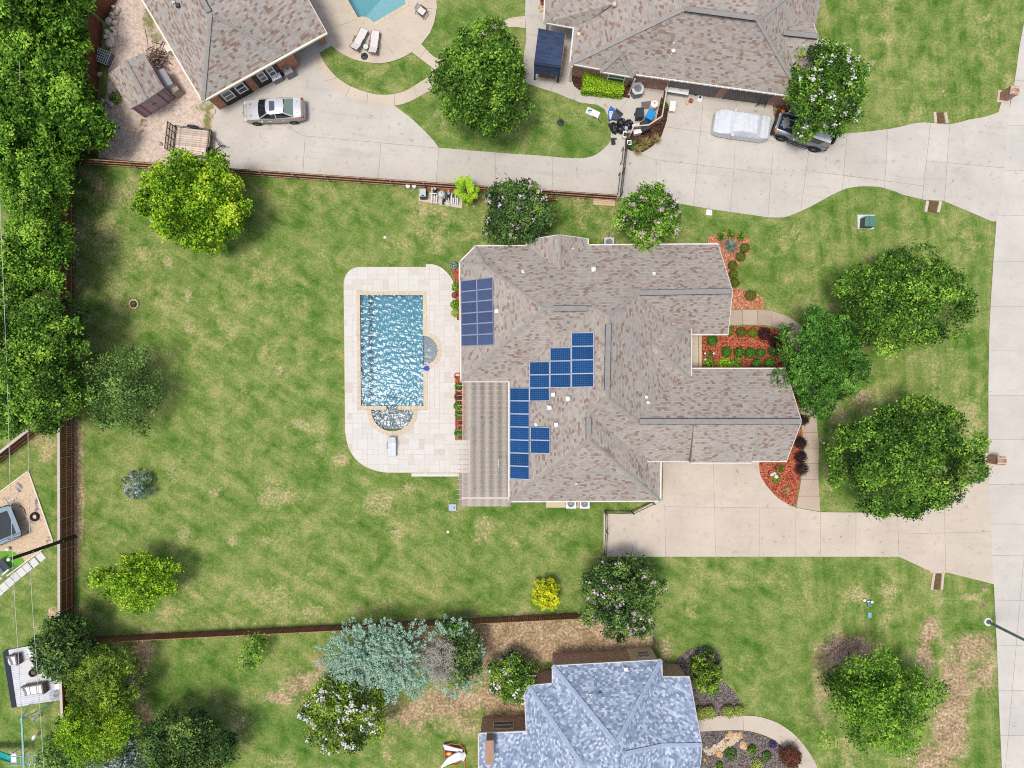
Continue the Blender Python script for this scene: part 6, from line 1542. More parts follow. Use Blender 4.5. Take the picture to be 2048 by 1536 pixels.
def sedan():
    c = P(547,219.5,0.8);root = thing('parked_car','silver saloon car with a dark sunroof parked on the concrete by the garage doors','car',(c.x,c.y,0.06),rad(182))
    X = [(2.42,.55,.30,.55),(2.34,.72,.24,.66),(2.1,.84,.2,.74),(1.7,.89,.2,.84),(1.1,.91,.2,.93),(.7,.915,.2,.96),(0,.92,.2,.97),(-.9,.92,.2,.98),(-1.5,.91,.2,1.0),(-1.95,.87,.22,1.02),(-2.28,.78,.28,.98),(-2.42,.62,.36,.80)]
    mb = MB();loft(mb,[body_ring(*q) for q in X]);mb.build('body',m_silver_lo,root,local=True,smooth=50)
    # bonnet and boot skins in the brighter upper paint
    def skin(xs,nm):
        s = MB();rows = []
        for x in xs:
            k = [q for q in X]; 
            for a,b in zip(k[:-1],k[1:]):
                if b[0] <= x <= a[0]:
                    t = (x-a[0])/(b[0]-a[0]);w = a[1]+(b[1]-a[1])*t;z = a[3]+(b[3]-a[3])*t
            rows.append([(x,w*f,z+0.012+0.022*(1-abs(f))+(0.012 if abs(f) < .6 else 0)) for f in (-.88,-.6,-.3,0,.3,.6,.88)])
        vv = [p for r in rows for p in r];fs = [(i*7+j,i*7+j+1,(i+1)*7+j+1,(i+1)*7+j) for i in range(len(rows)-1) for j in range(6)]
        s.add(vv,fs).build(nm,m_silver,root,local=True,smooth=True)
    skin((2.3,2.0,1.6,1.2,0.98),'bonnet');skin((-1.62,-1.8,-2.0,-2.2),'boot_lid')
    # greenhouse: lower ring, upper ring
    def ring(xf,xr,w,z):return [(xf,w*.93,z),(xf+.10,w*.5,z),(xf+.12,0,z),(xf+.10,-w*.5,z),(xf,-w*.93,z),(0.0,-w,z),(xr,-w*.9,z),(xr-.06,0,z),(xr,w*.9,z),(0.0,w,z)]
    lo = ring(1.02,-1.66,.80,.97);hi = ring(.30,-.92,.60,1.42)
    g = MB();n = len(lo);g.add(lo+hi,[(i,(i+1) % n,n+(i+1) % n,n+i) for i in range(n)]);g.build('side_glass',m_cglass,root,local=True)
    hi2 = [(x*1.03,y*1.04,z+.005) for x,y,z in hi];cr = [(x*.75,y*.7,z+.05) for x,y,z in hi]
    rf_ = MB();rf_.add(hi2+cr,[(i,(i+1) % n,n+(i+1) % n,n+i) for i in range(n)]+[tuple(range(n,2*n))]).build('roof',m_silver,root,local=True,smooth=50)
    MB().add([(-.30-.02,-.36,1.480),(.10,-.38,1.480),(.10,.38,1.480),(-.32,.36,1.480),(-.32,-.36,1.46),(.10,-.38,1.46),(.10,.38,1.46),(-.32,.36,1.46)],[(0,1,2,3),(0,4,5,1),(1,5,6,2),(2,6,7,3),(3,7,4,0)]).build('sunroof',M('sunroof_glass',S(70,78,100),.12,.1,2,.8,bump=0),root,local=True)
    MB().add([(-1.04,-.55,1.40),(-1.04,.55,1.40),(-1.60,.66,1.045),(-1.60,-.66,1.045)],[(0,1,2,3)]).build('rear_window',m_cglass_g,root,local=True)
    p = MB()
    for s in (-1,1):
        p.bar((1.04,s*.74,.98),(.30,s*.57,1.43),.06,.05).bar((-1.68,s*.72,.99),(-.94,s*.55,1.43),.10,.05).bar((-.28,s*.80,.98),(-.30,s*.61,1.43),.07,.04)
    p.build('pillars',m_silver,root,local=True)
    for s in (-1,1):
        mm = bpy.data.objects.new('door_mirror',None);COL.objects.link(mm);mm.parent = root
        MB().blob((.80,s*1.0,1.0),(.08,.11,.07),8,5).build('shell',m_silver,mm,local=True,smooth=True)
        MB().blob((2.18,s*.62,.66),(.16,.17,.06),10,6,rz=-s*.5).build('headlight',m_lamp,root,local=True,smooth=True)
        MB().blob((-2.26,s*.66,.88),(.12,.16,.08),10,6,rz=s*.5).build('tail_light',m_tail,root,local=True,smooth=True)
        for x in (.25,-.75):MB().box((x,s*.925,.80),(.2,.03,.035)).build('door_handle',m_silver,root,local=True)
        for x in (1.48,-1.42):wheel(root,x,s*.83,.33)
    MB().box((2.40,0,.38),(.06,1.0,.12)).build('grille',m_dark,root,local=True);MB().box((-2.41,0,.66),(.03,.5,.12)).build('number_plate',m_white,root,local=True)
    return root
sedan()
def suv():
    c = P(1608,261,0.9);root = thing('parked_car','grey off-road car with a spare wheel on its tail, half under the white flowering tree','car',(c.x,c.y,0.06),rad(161.5))
    mp = M('grey_car_paint',S(134,138,142),.3,.05,2,.6,.35,bump=0);md = M('dark_blue_bonnet',S(38,48,66),.25,.08,2,.7,.2,bump=0);mw = M('white_roof_paint',S(224,226,228),.35,.04,2,.5,bump=0);mk = M('black_moulding',(.025,.025,.027),.7,.2)
    X = [(2.22,.72,.45,.86),(2.10,.86,.42,1.04),(1.6,.92,.40,1.10),(1.0,.93,.40,1.13),(.7,.94,.40,1.16),(-.4,.94,.40,1.18),(-1.5,.94,.42,1.18),(-2.0,.92,.45,1.18),(-2.1,.86,.5,1.1)]
    mb = MB();loft(mb,[body_ring(*q) for q in X]);mb.build('body',mp,root,local=True,smooth=50)
    MB().add([(2.05,-.62,1.085),(2.05,.62,1.085),(.80,.70,1.19),(.80,-.70,1.19),(2.05,-.62,1.04),(2.05,.62,1.04),(.80,.70,1.10),(.80,-.70,1.10)],[(0,3,2,1),(0,1,5,4),(1,2,6,5),(2,3,7,6),(3,0,4,7)]).build('bonnet',md,root,local=True)
    for s in (-1,1):MB().bar((1.95,s*.28,1.10),(.85,s*.32,1.20),.10,.03).build('bonnet_rib',mp,root,local=True)
    MB().box((2.26,0,.66),(.16,1.76,.26)).box((2.2,.86,.62),(.3,.12,.24)).box((2.2,-.86,.62),(.3,.12,.24)).build('front_bumper',mk,root,local=True)
    MB().box((2.19,0,.92),(.05,1.25,.20)).build('grille',m_frame_al,root,local=True)
    lo = [(.74,.84,1.17),(.74,-.84,1.17),(-2.02,-.84,1.18),(-2.02,.84,1.18)];hi = [(.42,.72,1.78),(.42,-.72,1.78),(-1.92,-.72,1.78),(-1.92,.72,1.78)]
    MB().add(lo+hi,[(0,1,5,4),(1,2,6,5),(2,3,7,6),(3,0,4,7)]).build('side_glass',m_cglass,root,local=True)
    MB().add([(.47,.74,1.78),(.47,-.74,1.78),(-1.97,-.74,1.78),(-1.97,.74,1.78),(.35,.64,1.85),(.35,-.64,1.85),(-1.9,-.66,1.85),(-1.9,.66,1.85)],[(0,1,5,4),(1,2,6,5),(2,3,7,6),(3,0,4,7),(4,5,6,7)]).build('roof',mw,root,local=True)
    pl = MB()
    for s in (-1,1):
        pl.bar((.76,s*.84,1.17),(.44,s*.73,1.80),.10,.06).bar((-.35,s*.86,1.17),(-.35,s*.74,1.8),.09,.05)
        pl.add([(-1.25,s*.865,1.17),(-2.02,s*.85,1.18),(-1.94,s*.735,1.79),(-1.55,s*.74,1.79)],[(0,1,2,3)])
    pl.build('pillars',mp,root,local=True)
    MB().box((.60,.5,1.40),(.10,.5,.03),0,ry=.9).box((.60,-.5,1.40),(.10,.5,.03),0,ry=.9).bar((.72,-.8,1.22),(.72,.8,1.22),.12,.03).build('cowl',mw,root,local=True)
    for s in (-1,1):
        MB().blob((.62,s*1.06,1.22),(.09,.13,.10),8,5).build('door_mirror',mw,root,local=True,smooth=True)
        MB().box((2.06,s*.80,.98),(.22,.16,.14)).build('indicator_lamp',m_amber,root,local=True)
        MB().box((2.2,s*.52,.94),(.06,.2,.2)).build('headlight',m_lamp,root,local=True)
        MB().box((-2.09,s*.80,1.0),(.08,.16,.34)).build('tail_light',m_tail,root,local=True)
        st = MB()
        for yy in (.98,1.12):st.tube([(.85,s*yy,.48),(-.75,s*yy,.48)],.03,6)
        for x in (.8,.4,0,-.4,-.7):st.tube([(x,s*.98,.48),(x,s*1.12,.48)],.025,6)
        st.build('side_step',mk,root,local=True)
        MB().box((.1,s*.955,1.0),(.26,.03,.05)).build('door_handle',mw,root,local=True)
        for x in (1.38,-1.32):
            MB().tube([(x+.5*math.cos(a),s*.93,.40+.46*math.sin(a)) for a in [math.pi*k/8 for k in range(9)]],.07,6).build('wheel_arch',mk,root,local=True)
            wheel(root,x,s*.88,.40,.27)
    MB().box((-2.14,0,.62),(.14,1.72,.22)).build('rear_bumper',mk,root,local=True)
    sp = MB();pr = [(.10,-2.12),(.40,-2.13),(.41,-2.22),(.40,-2.34),(.36,-2.38),(0.0,-2.40)];n = 22;vv = [];fs = []
    for (q,xx) in pr:
        for j in range(n):a = 2*math.pi*j/n;vv.append((xx,.08+q*math.cos(a),1.15+q*math.sin(a)))
    for i in range(len(pr)-1):
        for j in range(n):fs.append((i*n+j,i*n+(j+1) % n,(i+1)*n+(j+1) % n,(i+1)*n+j))
    sp.add(vv,fs).build('spare_wheel',m_tyre,root,local=True,smooth=True)
suv()
def covered_car():
    c = P(1484,250.5,0.7);root = thing('covered_car','car under a wrinkled silver cover on the upper right driveway','covered car',(c.x,c.y,0.06),rad(172))
    mcv = M('silver_cover_cloth',S(204,208,213),.6,.05,3,.3,0,bump=.3,bscale=6)
    nx,ny = 90,44;rng = np.random.default_rng(4);vv = [];fs = []
    from mathutils import noise as mn
    def prof(x):      # top height along the car
        k = [(-2.2,.78),(-2.0,.95),(-1.45,1.06),(-.95,1.34),(.1,1.40),(.6,1.30),(1.15,.98),(1.8,.88),(2.1,.74),(2.2,.62)]
        for (a,za),(b,zb) in zip(k[:-1],k[1:]):
            if a <= x <= b:t = (x-a)/(b-a);t = t*t*(3-2*t);return za+(zb-za)*t
        return .6
    for i in range(nx+1):
        x = -2.2+4.4*i/nx;e = max(0,(abs(x)-1.5)/.7);w = .93*(1-.22*e**2.2);zt = prof(x)
        cab = max(0,min(1,(zt-.95)/.4))
        for j in range(ny+1):
            s = -1+2*j/ny;a = abs(s)
            if a < .62:y = s/.62*w*(1-.22*cab);z = zt-.05*(a/.62)**2
            elif a < .82:t = (a-.62)/.2;y = math.copysign(w*(1-.22*cab)+(w-w*(1-.22*cab))*t,s);z = (zt-.05)*(1-t)+.82*min(1,zt/.9)*t
            else:t = (a-.82)/.18;y = math.copysign(w*(1+.03*t),s);z = .82*min(1,zt/.9)*(1-t)+.14*t
            n = mn.noise(Vector((x*2.2,y*2.6,z*1.5)))*.03+mn.noise(Vector((x*4,y*1.4+x*2,z*3)))*.02*(1+cab)+abs(mn.noise(Vector((x*1.3+y*2,y*1.1,3))))*.03
            if a > .62:y += math.copysign(n*.8,s)
            else:z += n
            ex = 0.06*e*(1 if a > .62 else 0)
            vv.append((x,y,z))
    for i in range(nx):
        for j in range(ny):a = i*(ny+1)+j;fs.append((a,a+1,a+ny+2,a+ny+1))
    k = (ny+1);fs.append(tuple(range(0,k)));fs.append(tuple(nx*k+j for j in range(k-1,-1,-1)))
    MB().add(vv,fs).build('cover',mcv,root,local=True,smooth=70)
    for s in (-1,1):MB().blob((.72,s*.98,1.0),(.13,.16,.10),10,6,.08).build('covered_mirror',mcv,root,local=True,smooth=True)
    for s in (-1,1):
        for x in (1.4,-1.35):wheel(root,x,s*.80,.31)
    MB().box((-2.17,-.55,.62),(.05,.22,.10)).build('tail_light',m_tail,root,local=True)
covered_car()
# ------------------------------------------------------------------ trailer
def trailer():
    c = P(386,285,0.5);root = thing('flat_trailer','flat utility trailer with a weathered plank deck and black mesh ramp','trailer',(c.x,c.y,0.03),rad(-6.5))
    pl = MB().box((0,0,0),(2.66,.155,.045)).mesh('plank',M('weathered_plank',S(210,192,176),.9,.16,2,rnd=.2,col2=S(164,136,114),bump=.5))
    for i in range(12):link('plank',pl,root,(0,-.94+i*.171,.56+random.uniform(-.006,.006)))
    MB().box((0,-1.0,.60),(2.7,.14,.05)).build('side_board',M('grey_side_board',S(196,190,186),.8,.1),root,local=True)
    f = MB()
    for y in (-1.05,1.05):f.bar((-1.38,y,.5),(1.38,y,.5),.07,.10).bar((-1.38,y,.86),(1.38,y,.86),.04)
    for x in (-1.38,1.38):
        f.bar((x,-1.05,.5),(x,1.05,.5),.07,.10)
        for y in (-1.05,1.05):f.bar((x,y,.5),(x,y,.86),.05)
    f.bar((1.38,-1.05,.86),(1.38,1.05,.86),.05)
    f.build('frame',m_black,root,local=True)
    g = MB();x = -1.46
    for y in (-1.02,1.02):g.bar((x,y,.5),(x-.05,y,1.7),.05)
    for z in (.55,.95,1.3,1.68):g.bar((x-.05*(z-.5)/1.2,-1.02,z),(x-.05*(z-.5)/1.2,1.02,z),.045)
    for y in (-.55,0,.55):g.bar((x,y,.5),(x-.05,y,1.7),.04)
    for k in range(26):y = -1+k*.08;g.bar((x,y,.55),(x-.05,y,1.66),.008)
    for k in range(16):z = .58+k*.07;g.bar((x-.04*(z-.5)/1.2,-1,z),(x-.04*(z-.5)/1.2,1,z),.008)
    g.build('ramp_gate',m_black,root,local=True)
    t = MB();t.bar((1.38,.7,.48),(2.25,.02,.48),.07).bar((1.38,-.7,.48),(2.25,-.02,.48),.07).bar((2.2,0,.48),(2.55,0,.50),.07).blob((2.55,0,.53),(.07,.05,.05),8,5).cyl((2.1,0,.1),.035,.75,8)
    t.build('tongue',m_black,root,local=True)
    for s in (-1,1):
        MB().tube([(-.15+.42*math.cos(a),s*1.22,.33+.40*math.sin(a)) for a in [math.pi*(.08+.84*k/8) for k in range(9)]],.09,6).build('fender',M('navy_fender',S(38,46,60),.35,.1,3,.6),root,local=True,smooth=True)
        wheel(root,-.15,s*1.2,.31,.2)
    MB().ring((1.48,-.55,.72),.22,.09,20,8).build('spare_tyre',m_tyre,root,local=True,smooth=True)
trailer()

# ================================================================== POOLSIDE AND PATIO FURNITURE
def lounger(label,px,py,ang,mat,fmat,up,slats=False,foot=None,ln=1.95,w=.66):
    c = P(px,py,.3);root = thing('sun_lounger',label,'sun lounger',(c.x,c.y,DZ if slats else .08),rad(ang))
    x1,xb = ln/2,ln*.16       # +x = head end; back rest raised
    f = MB();hz = .34;tip = (x1-.08,hz+up)
    for s in (-1,1):
        f.bar((-x1,s*w/2,hz),(xb,s*w/2,hz),.035,.05).bar((xb,s*w/2,hz),(tip[0],s*w/2,tip[1]),.035,.05)
        for x in (-x1*.85,xb-.05,x1*.75):f.bar((x,s*w/2,0),(x+.03,s*w/2,hz-.02),.035)
    for x in (-x1,-x1*.85):f.bar((x,-w/2,hz if x == -x1 else .1),(x,w/2,hz if x == -x1 else .1),.035)
    f.bar((tip[0],-w/2,tip[1]),(tip[0],w/2,tip[1]),.035).bar((xb+.2,-w/2,.05),(tip[0]-.1,-w/2,tip[1]-.06),.025).bar((xb+.2,w/2,.05),(tip[0]-.1,w/2,tip[1]-.06),.025)
    f.build('frame',fmat,root,local=True)
    if slats:
        sl = MB().box((0,0,0),(.065,w-.03,.02)).mesh('slat',mat)
        n = 17
        for i in range(n):link('slat',sl,root,(-x1+.05+(xb+x1-.05)*i/(n-1),0,hz+.02))
        for i in range(7):
            t = (i+.7)/7.3;link('slat',sl,root,(xb+(tip[0]-xb)*t,0,hz+.02+up*t),(0,-math.atan2(up,tip[0]-xb),0))
    else:
        MB().box((-(x1-xb)/2,0,hz+.015),(x1+xb,w-.05,.03)).build('sling_seat',mat,root,local=True)
        a = math.atan2(up,tip[0]-xb);Lb = math.hypot(up,tip[0]-xb);MB().box((xb+(tip[0]-xb)/2,0,hz+.015+up/2),(Lb-.02,w-.05,.03),ry=-a).build('sling_back',mat,root,local=True)
    for s in (-1,1):
        MB().bar((xb-.45,s*(w/2+.03),hz+.2),(xb+.05,s*(w/2+.03),hz+.2),.05,.03).bar((xb-.42,s*(w/2+.02),hz),(xb-.42,s*(w/2+.03),hz+.2),.03).bar((xb+.02,s*(w/2+.02),hz),(xb+.02,s*(w/2+.03),hz+.2),.03).build('armrest',fmat,root,local=True)
    return root
m_sling = M('pale_sling',S(214,208,202),.8,.05,8);m_bronze = M('bronze_frame',S(72,58,50),.5,.15,4,.4,.3);m_greyslat = M('grey_slat',S(198,202,202),.5,.06,4,rnd=.04);m_greyframe = M('grey_frame',S(168,174,174),.5,.08)
lounger('white slatted lounger alone on the main pool deck below the spa',784.5,892,90,m_greyslat,m_greyframe,.25,True,ln=1.6,w=.64)
lounger('tilted pale lounger left of the small round table at the upper pool',719,82,244,m_sling,m_bronze,.34)
lounger('straight pale lounger right of the small round table at the upper pool',749,88,263,m_sling,m_bronze,.34)
def patio_chair():
    c = P(844,24,.4);root = thing('patio_chair','low bronze sling chair alone at the right edge of the upper pool deck','chair',(c.x,c.y,.08),rad(-35))
    MB().box((-.05,0,.36),(.55,.5,.03)).build('seat',m_sling,root,local=True);MB().box((-.44,0,.60),(.05,.5,.55),ry=-.35).build('backrest',m_sling,root,local=True)
    for s in (-1,1):
        MB().tube([(.3,s*.3,0),(.25,s*.3,.38),(-.35,s*.3,.56),(-.5,s*.3,0)],.022,6).build('leg',m_bronze,root,local=True);MB().bar((.3,s*.31,.55),(-.35,s*.31,.58),.06,.03).build('armrest',m_bronze,root,local=True)
    MB().bar((.26,-.3,.33),(.26,.3,.33),.03).bar((.42,-.3,.02),(.42,.3,.02),.03).build('stretcher',m_bronze,root,local=True)
patio_chair()
c = P(732,94,.45);t = thing('side_table','small round glass table between the two pale loungers','side table',(c.x,c.y,.08))
MB().cyl((0,0,.44),.2,.015,20).build('tabletop',M('frosted_glass',S(206,208,204),.2,.04,3,.5),t,local=True);MB().ring((0,0,.44),.205,.014,22,6).build('rim',m_bronze,t,local=True)
for i in range(4):a = .6+i*math.pi/2;MB().tube([(.17*math.cos(a),.17*math.sin(a),.43),(.2*math.cos(a),.2*math.sin(a),0)],.013,5).build('leg',m_bronze,t,local=True)
def umbrella_base(label,px,py,z0,r=.28):
    c = P(px,py,.15);t = thing('umbrella_base',label,'umbrella base',(c.x,c.y,z0));md = M('charcoal_resin',S(52,58,66),.6,.12)
    MB().lathe([(r,0),(r,.04),(r*.9,.07),(r*.5,.10),(r*.2,.11),(.05,.12)],(0,0,0),22).build('base',md,t,local=True,smooth=True);MB().cyl((0,0,.11),.035,.28,10).build('sleeve',m_black,t,local=True)
umbrella_base('round charcoal umbrella base on the upper pool deck below the loungers',728.5,112,.075)
umbrella_base('round charcoal umbrella base alone on the lawn near the bins',1121.5,244,.0,.27)
# blue pool skimmer net head + handle
c = P(852,737,DZ+.1);t = thing('pool_net','blue triangular pool net lying on the coping by the round ledge','pool net',(c.x,c.y,DZ),rad(10))
MB().prism([(-.28,0),(-.05,.20),(.18,.20),(.24,.08),(.24,-.08),(.18,-.20),(-.05,-.18)],.02,.09).build('net',M('royal_blue_net',S(22,74,172),.6,.12,6),t,local=True);MB().tube([(-.24,-.02,.06),(-.45,-.25,-.05),(-.5,-.5,-.1)],.025,6).build('handle',m_white,t,local=True)
# upper pool
def upper_pool():
    up_o = [(640,66),(596,-40),(872,-40),(873,0),(874,15),(869,45),(860,67),(843,89),(824,105)]+smooth_path([(824,105),(802,117),(777,125),(752,127),(717,122),(692,112),(672,100),(662,90)],3)[1:]+[(640,103),(620,112),(590,108)]
    wt = [(672,-60),(696,0),(716,35)]+smooth_path([(716,35),(723,33),(732,34),(740,38),(748,45)],3)[1:]+[(811,8),(800,-60)]
    hole = [(662,-36)]+[(690,0),(711,40)]+smooth_path([(711,40),(723,39.5),(732,41),(740,46),(747,53)],3)[1:]+[(817,12),(803,-36)]
    hole = [(x,y) for x,y in hole]
    paving('upper_pool_deck',up_o,[((660,60),(712,40),1),((748,55),(800,127),1),((818,12),(874,20),1)],m_conc_beige,0.075,0.02,holes=[hole],jm=m_joint_l)
    w = [P(x,y,.07) for x,y in wt];w = [v for v in w]
    r = basin('upper_swimming_pool',w,-1.2,.07,M('pale_plaster',S(150,190,196),.7,.08,2),M('grey_waterline',S(150,165,168),.4,.15,8))
    sh_ = [P(*q) for q in [(724,28),(750,42),(811,8),(800,-60),(772,-60)]]
    MB().prism([P(725,36,0),P(732,35.5,0),P(741,40,0),P(748,44,0),P(810,8,0),P(800,-58,0),P(775,-20,0)],-1.19,-.25).build('sun_shelf',M('shelf_plaster',S(196,206,208),.7,.06,2),r)
    inn = [P(x,y,.09) for x,y in wt[:-1]]; 
    out_ = [P(x,y,.09) for x,y in [(664,-60),(690,0),(711,40)]+smooth_path([(711,40),(723,39.5),(732,41),(740,46),(747,53)],3)[1:]+[(817,12)]]
    coping_run(r,inn,out_,.095,.5);coping_run(r,[P(811,8,.09),P(800,-60,.09)],[P(817,12,.09),P(807,-60,.09)],.095,.5)
    xs = [p.x for p in w];ys = [p.y for p in w]
    poly = [(p.x,p.y) for p in w]
    tri = tessellate_polygon([[Vector((p[0],p[1],0)) for p in poly]])
    bm = bmesh.new();vs_ = [bm.verts.new((p[0],p[1],.0)) for p in poly];[bm.faces.new([vs_[i] for i in q]) for q in tri]
    for k in range(60):
        for n,s0 in ((Vector((1,0,0)),min(xs)),(Vector((0,1,0)),min(ys))):bmesh.ops.bisect_plane(bm,geom=bm.verts[:]+bm.edges[:]+bm.faces[:],plane_co=n*(s0+k*.13),plane_no=n)
    arr = np.array([v.co[:] for v in bm.verts]);zz = wave_field(arr[:,0],arr[:,1],.004)
    for v,z in zip(bm.verts,zz):v.co.z = -.02+z
    me = bpy.data.meshes.new('upper_pool_water');bm.to_mesh(me);bm.free();me.polygons.foreach_set('use_smooth',[True]*len(me.polygons));me.materials.append(water_mat('calm_water',(.62,.86,.88),(.20,.42,.46)));link('upper_pool_water',me,kind='structure')
upper_pool()

# ================================================================== SMALL THINGS ROUND THE HOUSES
def ac_unit(label,px,py,z0,s=.8,h=.85,group='air conditioners',octo=False,mat=None):
    c = P(px,py,h);t = thing('air_conditioner',label,'air conditioner',(c.x,c.y,z0),rad(0 if not octo else 8),group);mg = mat or M('pale_grey_cabinet',S(196,198,200),.5,.06)
    md = M('grey_louvre',S(120,124,128),.6,.1)
    if octo:
        o = lambda k:[(k*s*x,k*s*y) for x,y in ((.5,.2),(.3,.5),(-.3,.5),(-.5,.2),(-.5,-.2),(-.3,-.5),(.3,-.5),(.5,-.2))]
        MB().prism(o(.97),0,h-.05).build('cabinet',md,t,local=True)
        MB().prism(o(1.03),h-.05,h,holes=[[(s*.33*math.cos(a),s*.33*math.sin(a)) for a in [2*math.pi*k/18 for k in range(18)]]]).build('top_panel',mg,t,local=True)
    else:
        MB().box((0,0,(h-.05)/2),(s,s,h-.05)).build('cabinet',md,t,local=True)
        MB().prism([(-s*.52,-s*.52),(s*.52,-s*.52),(s*.52,s*.52),(-s*.52,s*.52)],h-.05,h,holes=[[(s*.38*math.cos(a),s*.38*math.sin(a)) for a in [2*math.pi*k/18 for k in range(18)]]]).build('top_panel',mg,t,local=True)
    r = s*.33;MB().cyl((0,0,h-.16),r,.02,18).build('fan_well',m_dark,t,local=True);MB().cyl((0,0,h-.12),.08,.07,10).build('fan_hub',m_black,t,local=True)
    bl_ = MB().add([(.06,-.05,0),(r*.95,-.16,.03),(r*.95,.10,.06),(.06,.05,.02)],[(0,1,2,3)]).mesh('fan_blade',md)
    for k in range(4):link('fan_blade',bl_,t,(0,0,h-.11),(0,0,k*math.pi/2+.4))
    g = MB()
    for k in (.35,.65,.95):g.ring((0,0,h-.01),r*k*1.12,.008,18,4)
    for k in range(6):a = k*math.pi/6;g.bar((-r*1.1*math.cos(a),-r*1.1*math.sin(a),h-.01),(r*1.1*math.cos(a),r*1.1*math.sin(a),h-.01),.008)
    g.build('fan_grille',m_galv,t,local=True)
    return t
ac_unit('octagonal grey air conditioner beside the hedge of the upper house',1275.5,177,.06,.9,.9,octo=True)
ac_unit('white air conditioner half under the bottom eave of the main house, left of two',1142,1007,.06,.74,.7,mat=M('white_cabinet',S(222,224,228),.5,.05))
ac_unit('white air conditioner half under the bottom eave of the main house, right of two',1169,1007,.06,.74,.7,mat=M('white_cabinet',S(222,224,228),.5,.05))
ac_unit('grey air conditioner peeking past the top eave of the main house',1218,485,.06,.74,.7)
MB().prism([P(1092,1000),P(1180,1000),P(1180,1015),P(1092,1015)],-.03,.06).build('equipment_pad',m_coping,None,kind='structure')
# pool equipment
pad = MB().prism([P(838,388),P(926,390),P(924,417),P(838,402)],-.04,.05).build('pump_pad',m_conc_beige,None,kind='structure')
m_pvc = M('white_pvc',S(226,222,224),.4,.04,5)
def at3(px,py,z):return P(px,py,z)
c = P(845.5,386,.8);t = thing('pool_heater','grey square pool heater at the left of the pool pumps','pool heater',(c.x,c.y,.05))
MB().tbox((0,0,0),(.52,.66,0),(.50,.64,0),.72).build('cabinet',m_black,t,local=True);MB().box((0,.03,.76),(.48,.60,.07)).build('top_panel',M('pale_blue_panel',S(176,188,194),.4,.05),t,local=True);MB().box((-.0,-.2,.80),(.17,.09,.03)).build('control_pad',m_dark,t,local=True)
c = P(883,387,.75);t = thing('pool_filter','round pale grey pool filter between the white pipes','pool filter',(c.x,c.y,.05))
MB().lathe([(.27,0),(.28,.45),(.27,.62),(.2,.74),(.08,.8),(0,.81)],(0,0,0),20).build('tank',M('pale_tank',S(196,204,206),.45,.06),t,local=True,smooth=True);MB().ring((0,0,.42),.285,.02,20,6).build('clamp_band',m_galv,t,local=True);MB().cyl((0,0,.78),.04,.12,8).build('gauge',m_dark,t,local=True)
for lab,x,y in (('black pool pump under the white pipe loop',869,383),('black pool pump in front of the round filter',887,400),('black pool pump right of the round filter',896.5,392)):
    c = P(x,y,.35);t = thing('pool_pump',lab,'pump',(c.x,c.y,.05),rad(80));MB().tube([(-.3,0,.17),(.1,0,.17)],.11,12).build('motor',m_black,t,local=True);MB().cyl((.22,0,.02),.13,.3,14).build('strainer',m_black,t,local=True);MB().cyl((.22,0,.32),.10,.04,14).build('lid',M('clear_lid',S(196,204,210),.15,.05,3,.6),t,local=True)
def pvc(label,pts,r=.045):
    p0 = P(*pts[0]);t = thing('pool_pipe',label,'pipe',(p0.x,p0.y,0));q = [P(*p) for p in pts]
    MB().tube(q,r,8).build('pipe',m_pvc,t,smooth=True);mb = MB()
    for v in q[1:-1]:mb.blob(v,(r*1.45,r*1.45,r*1.45),8,6)
    if len(q) > 2:mb.build('elbow',m_pvc,t,smooth=True)
pvc('white pipe loop running down beside the heater',[(870,375,.5),(864,377,.55),(864,386,.6),(862.5,406,.3),(875,406,.3)])
pvc('white cross pipe above the pipe loop',[(858,386.5,.65),(874,387,.65)]);pvc('white vertical pipe inside the loop',[(868.5,389,.6),(868.5,401,.4)]);pvc('short white pipe right of the loop',[(873,390,.5),(873,404,.25)])
pvc('white pipe along the front of the pump pad',[(883,405.5,.25),(893,406,.25),(897,408,.3),(900,408,.3)]);pvc('white upright pipe at the right pump',[(896.5,381,.8),(896.5,386,.5)]);pvc('white pipe from the right pump to the front',[(896.5,396,.3),(896.5,405,.25)])
for i,(x,y0,y1) in enumerate(((904,386,407),(907.5,391,408),(912,390,409),(915.5,391,410))):
    pvc(f'white riser pipe, {ORD[i]} from the left of four at the pad end',[(x,y0,.55),(x-.5,y1,.12)],.055)
c = P(906,392,.6);t = thing('valve_set','dark valve actuators on top of the riser pipes','valves',(c.x,c.y,.05))
for dx in (0,.3):MB().box((dx,0,.55),(.14,.2,.16)).build('actuator',m_black,t,local=True);MB().cyl((dx,.1,.1),.05,.45,8).build('valve_body',m_dark,t,local=True)
for lab,x in (('white chlorinator canister by the fence, left of two',815.5),('white chlorinator canister by the fence, right of two',828)):
    c = P(x,371,.5);t = thing('canister',lab,'canister',(c.x,c.y,0));MB().cyl((0,0,.05),.17,.42,16).build('body',m_white,t,local=True,smooth=True);MB().cyl((.06,.14,.47),.07,.1,10).build('cap',M('lilac_cap',S(196,184,208),.5),t,local=True);MB().cyl((0,0,0),.18,.05,16).build('foot',m_black,t,local=True)
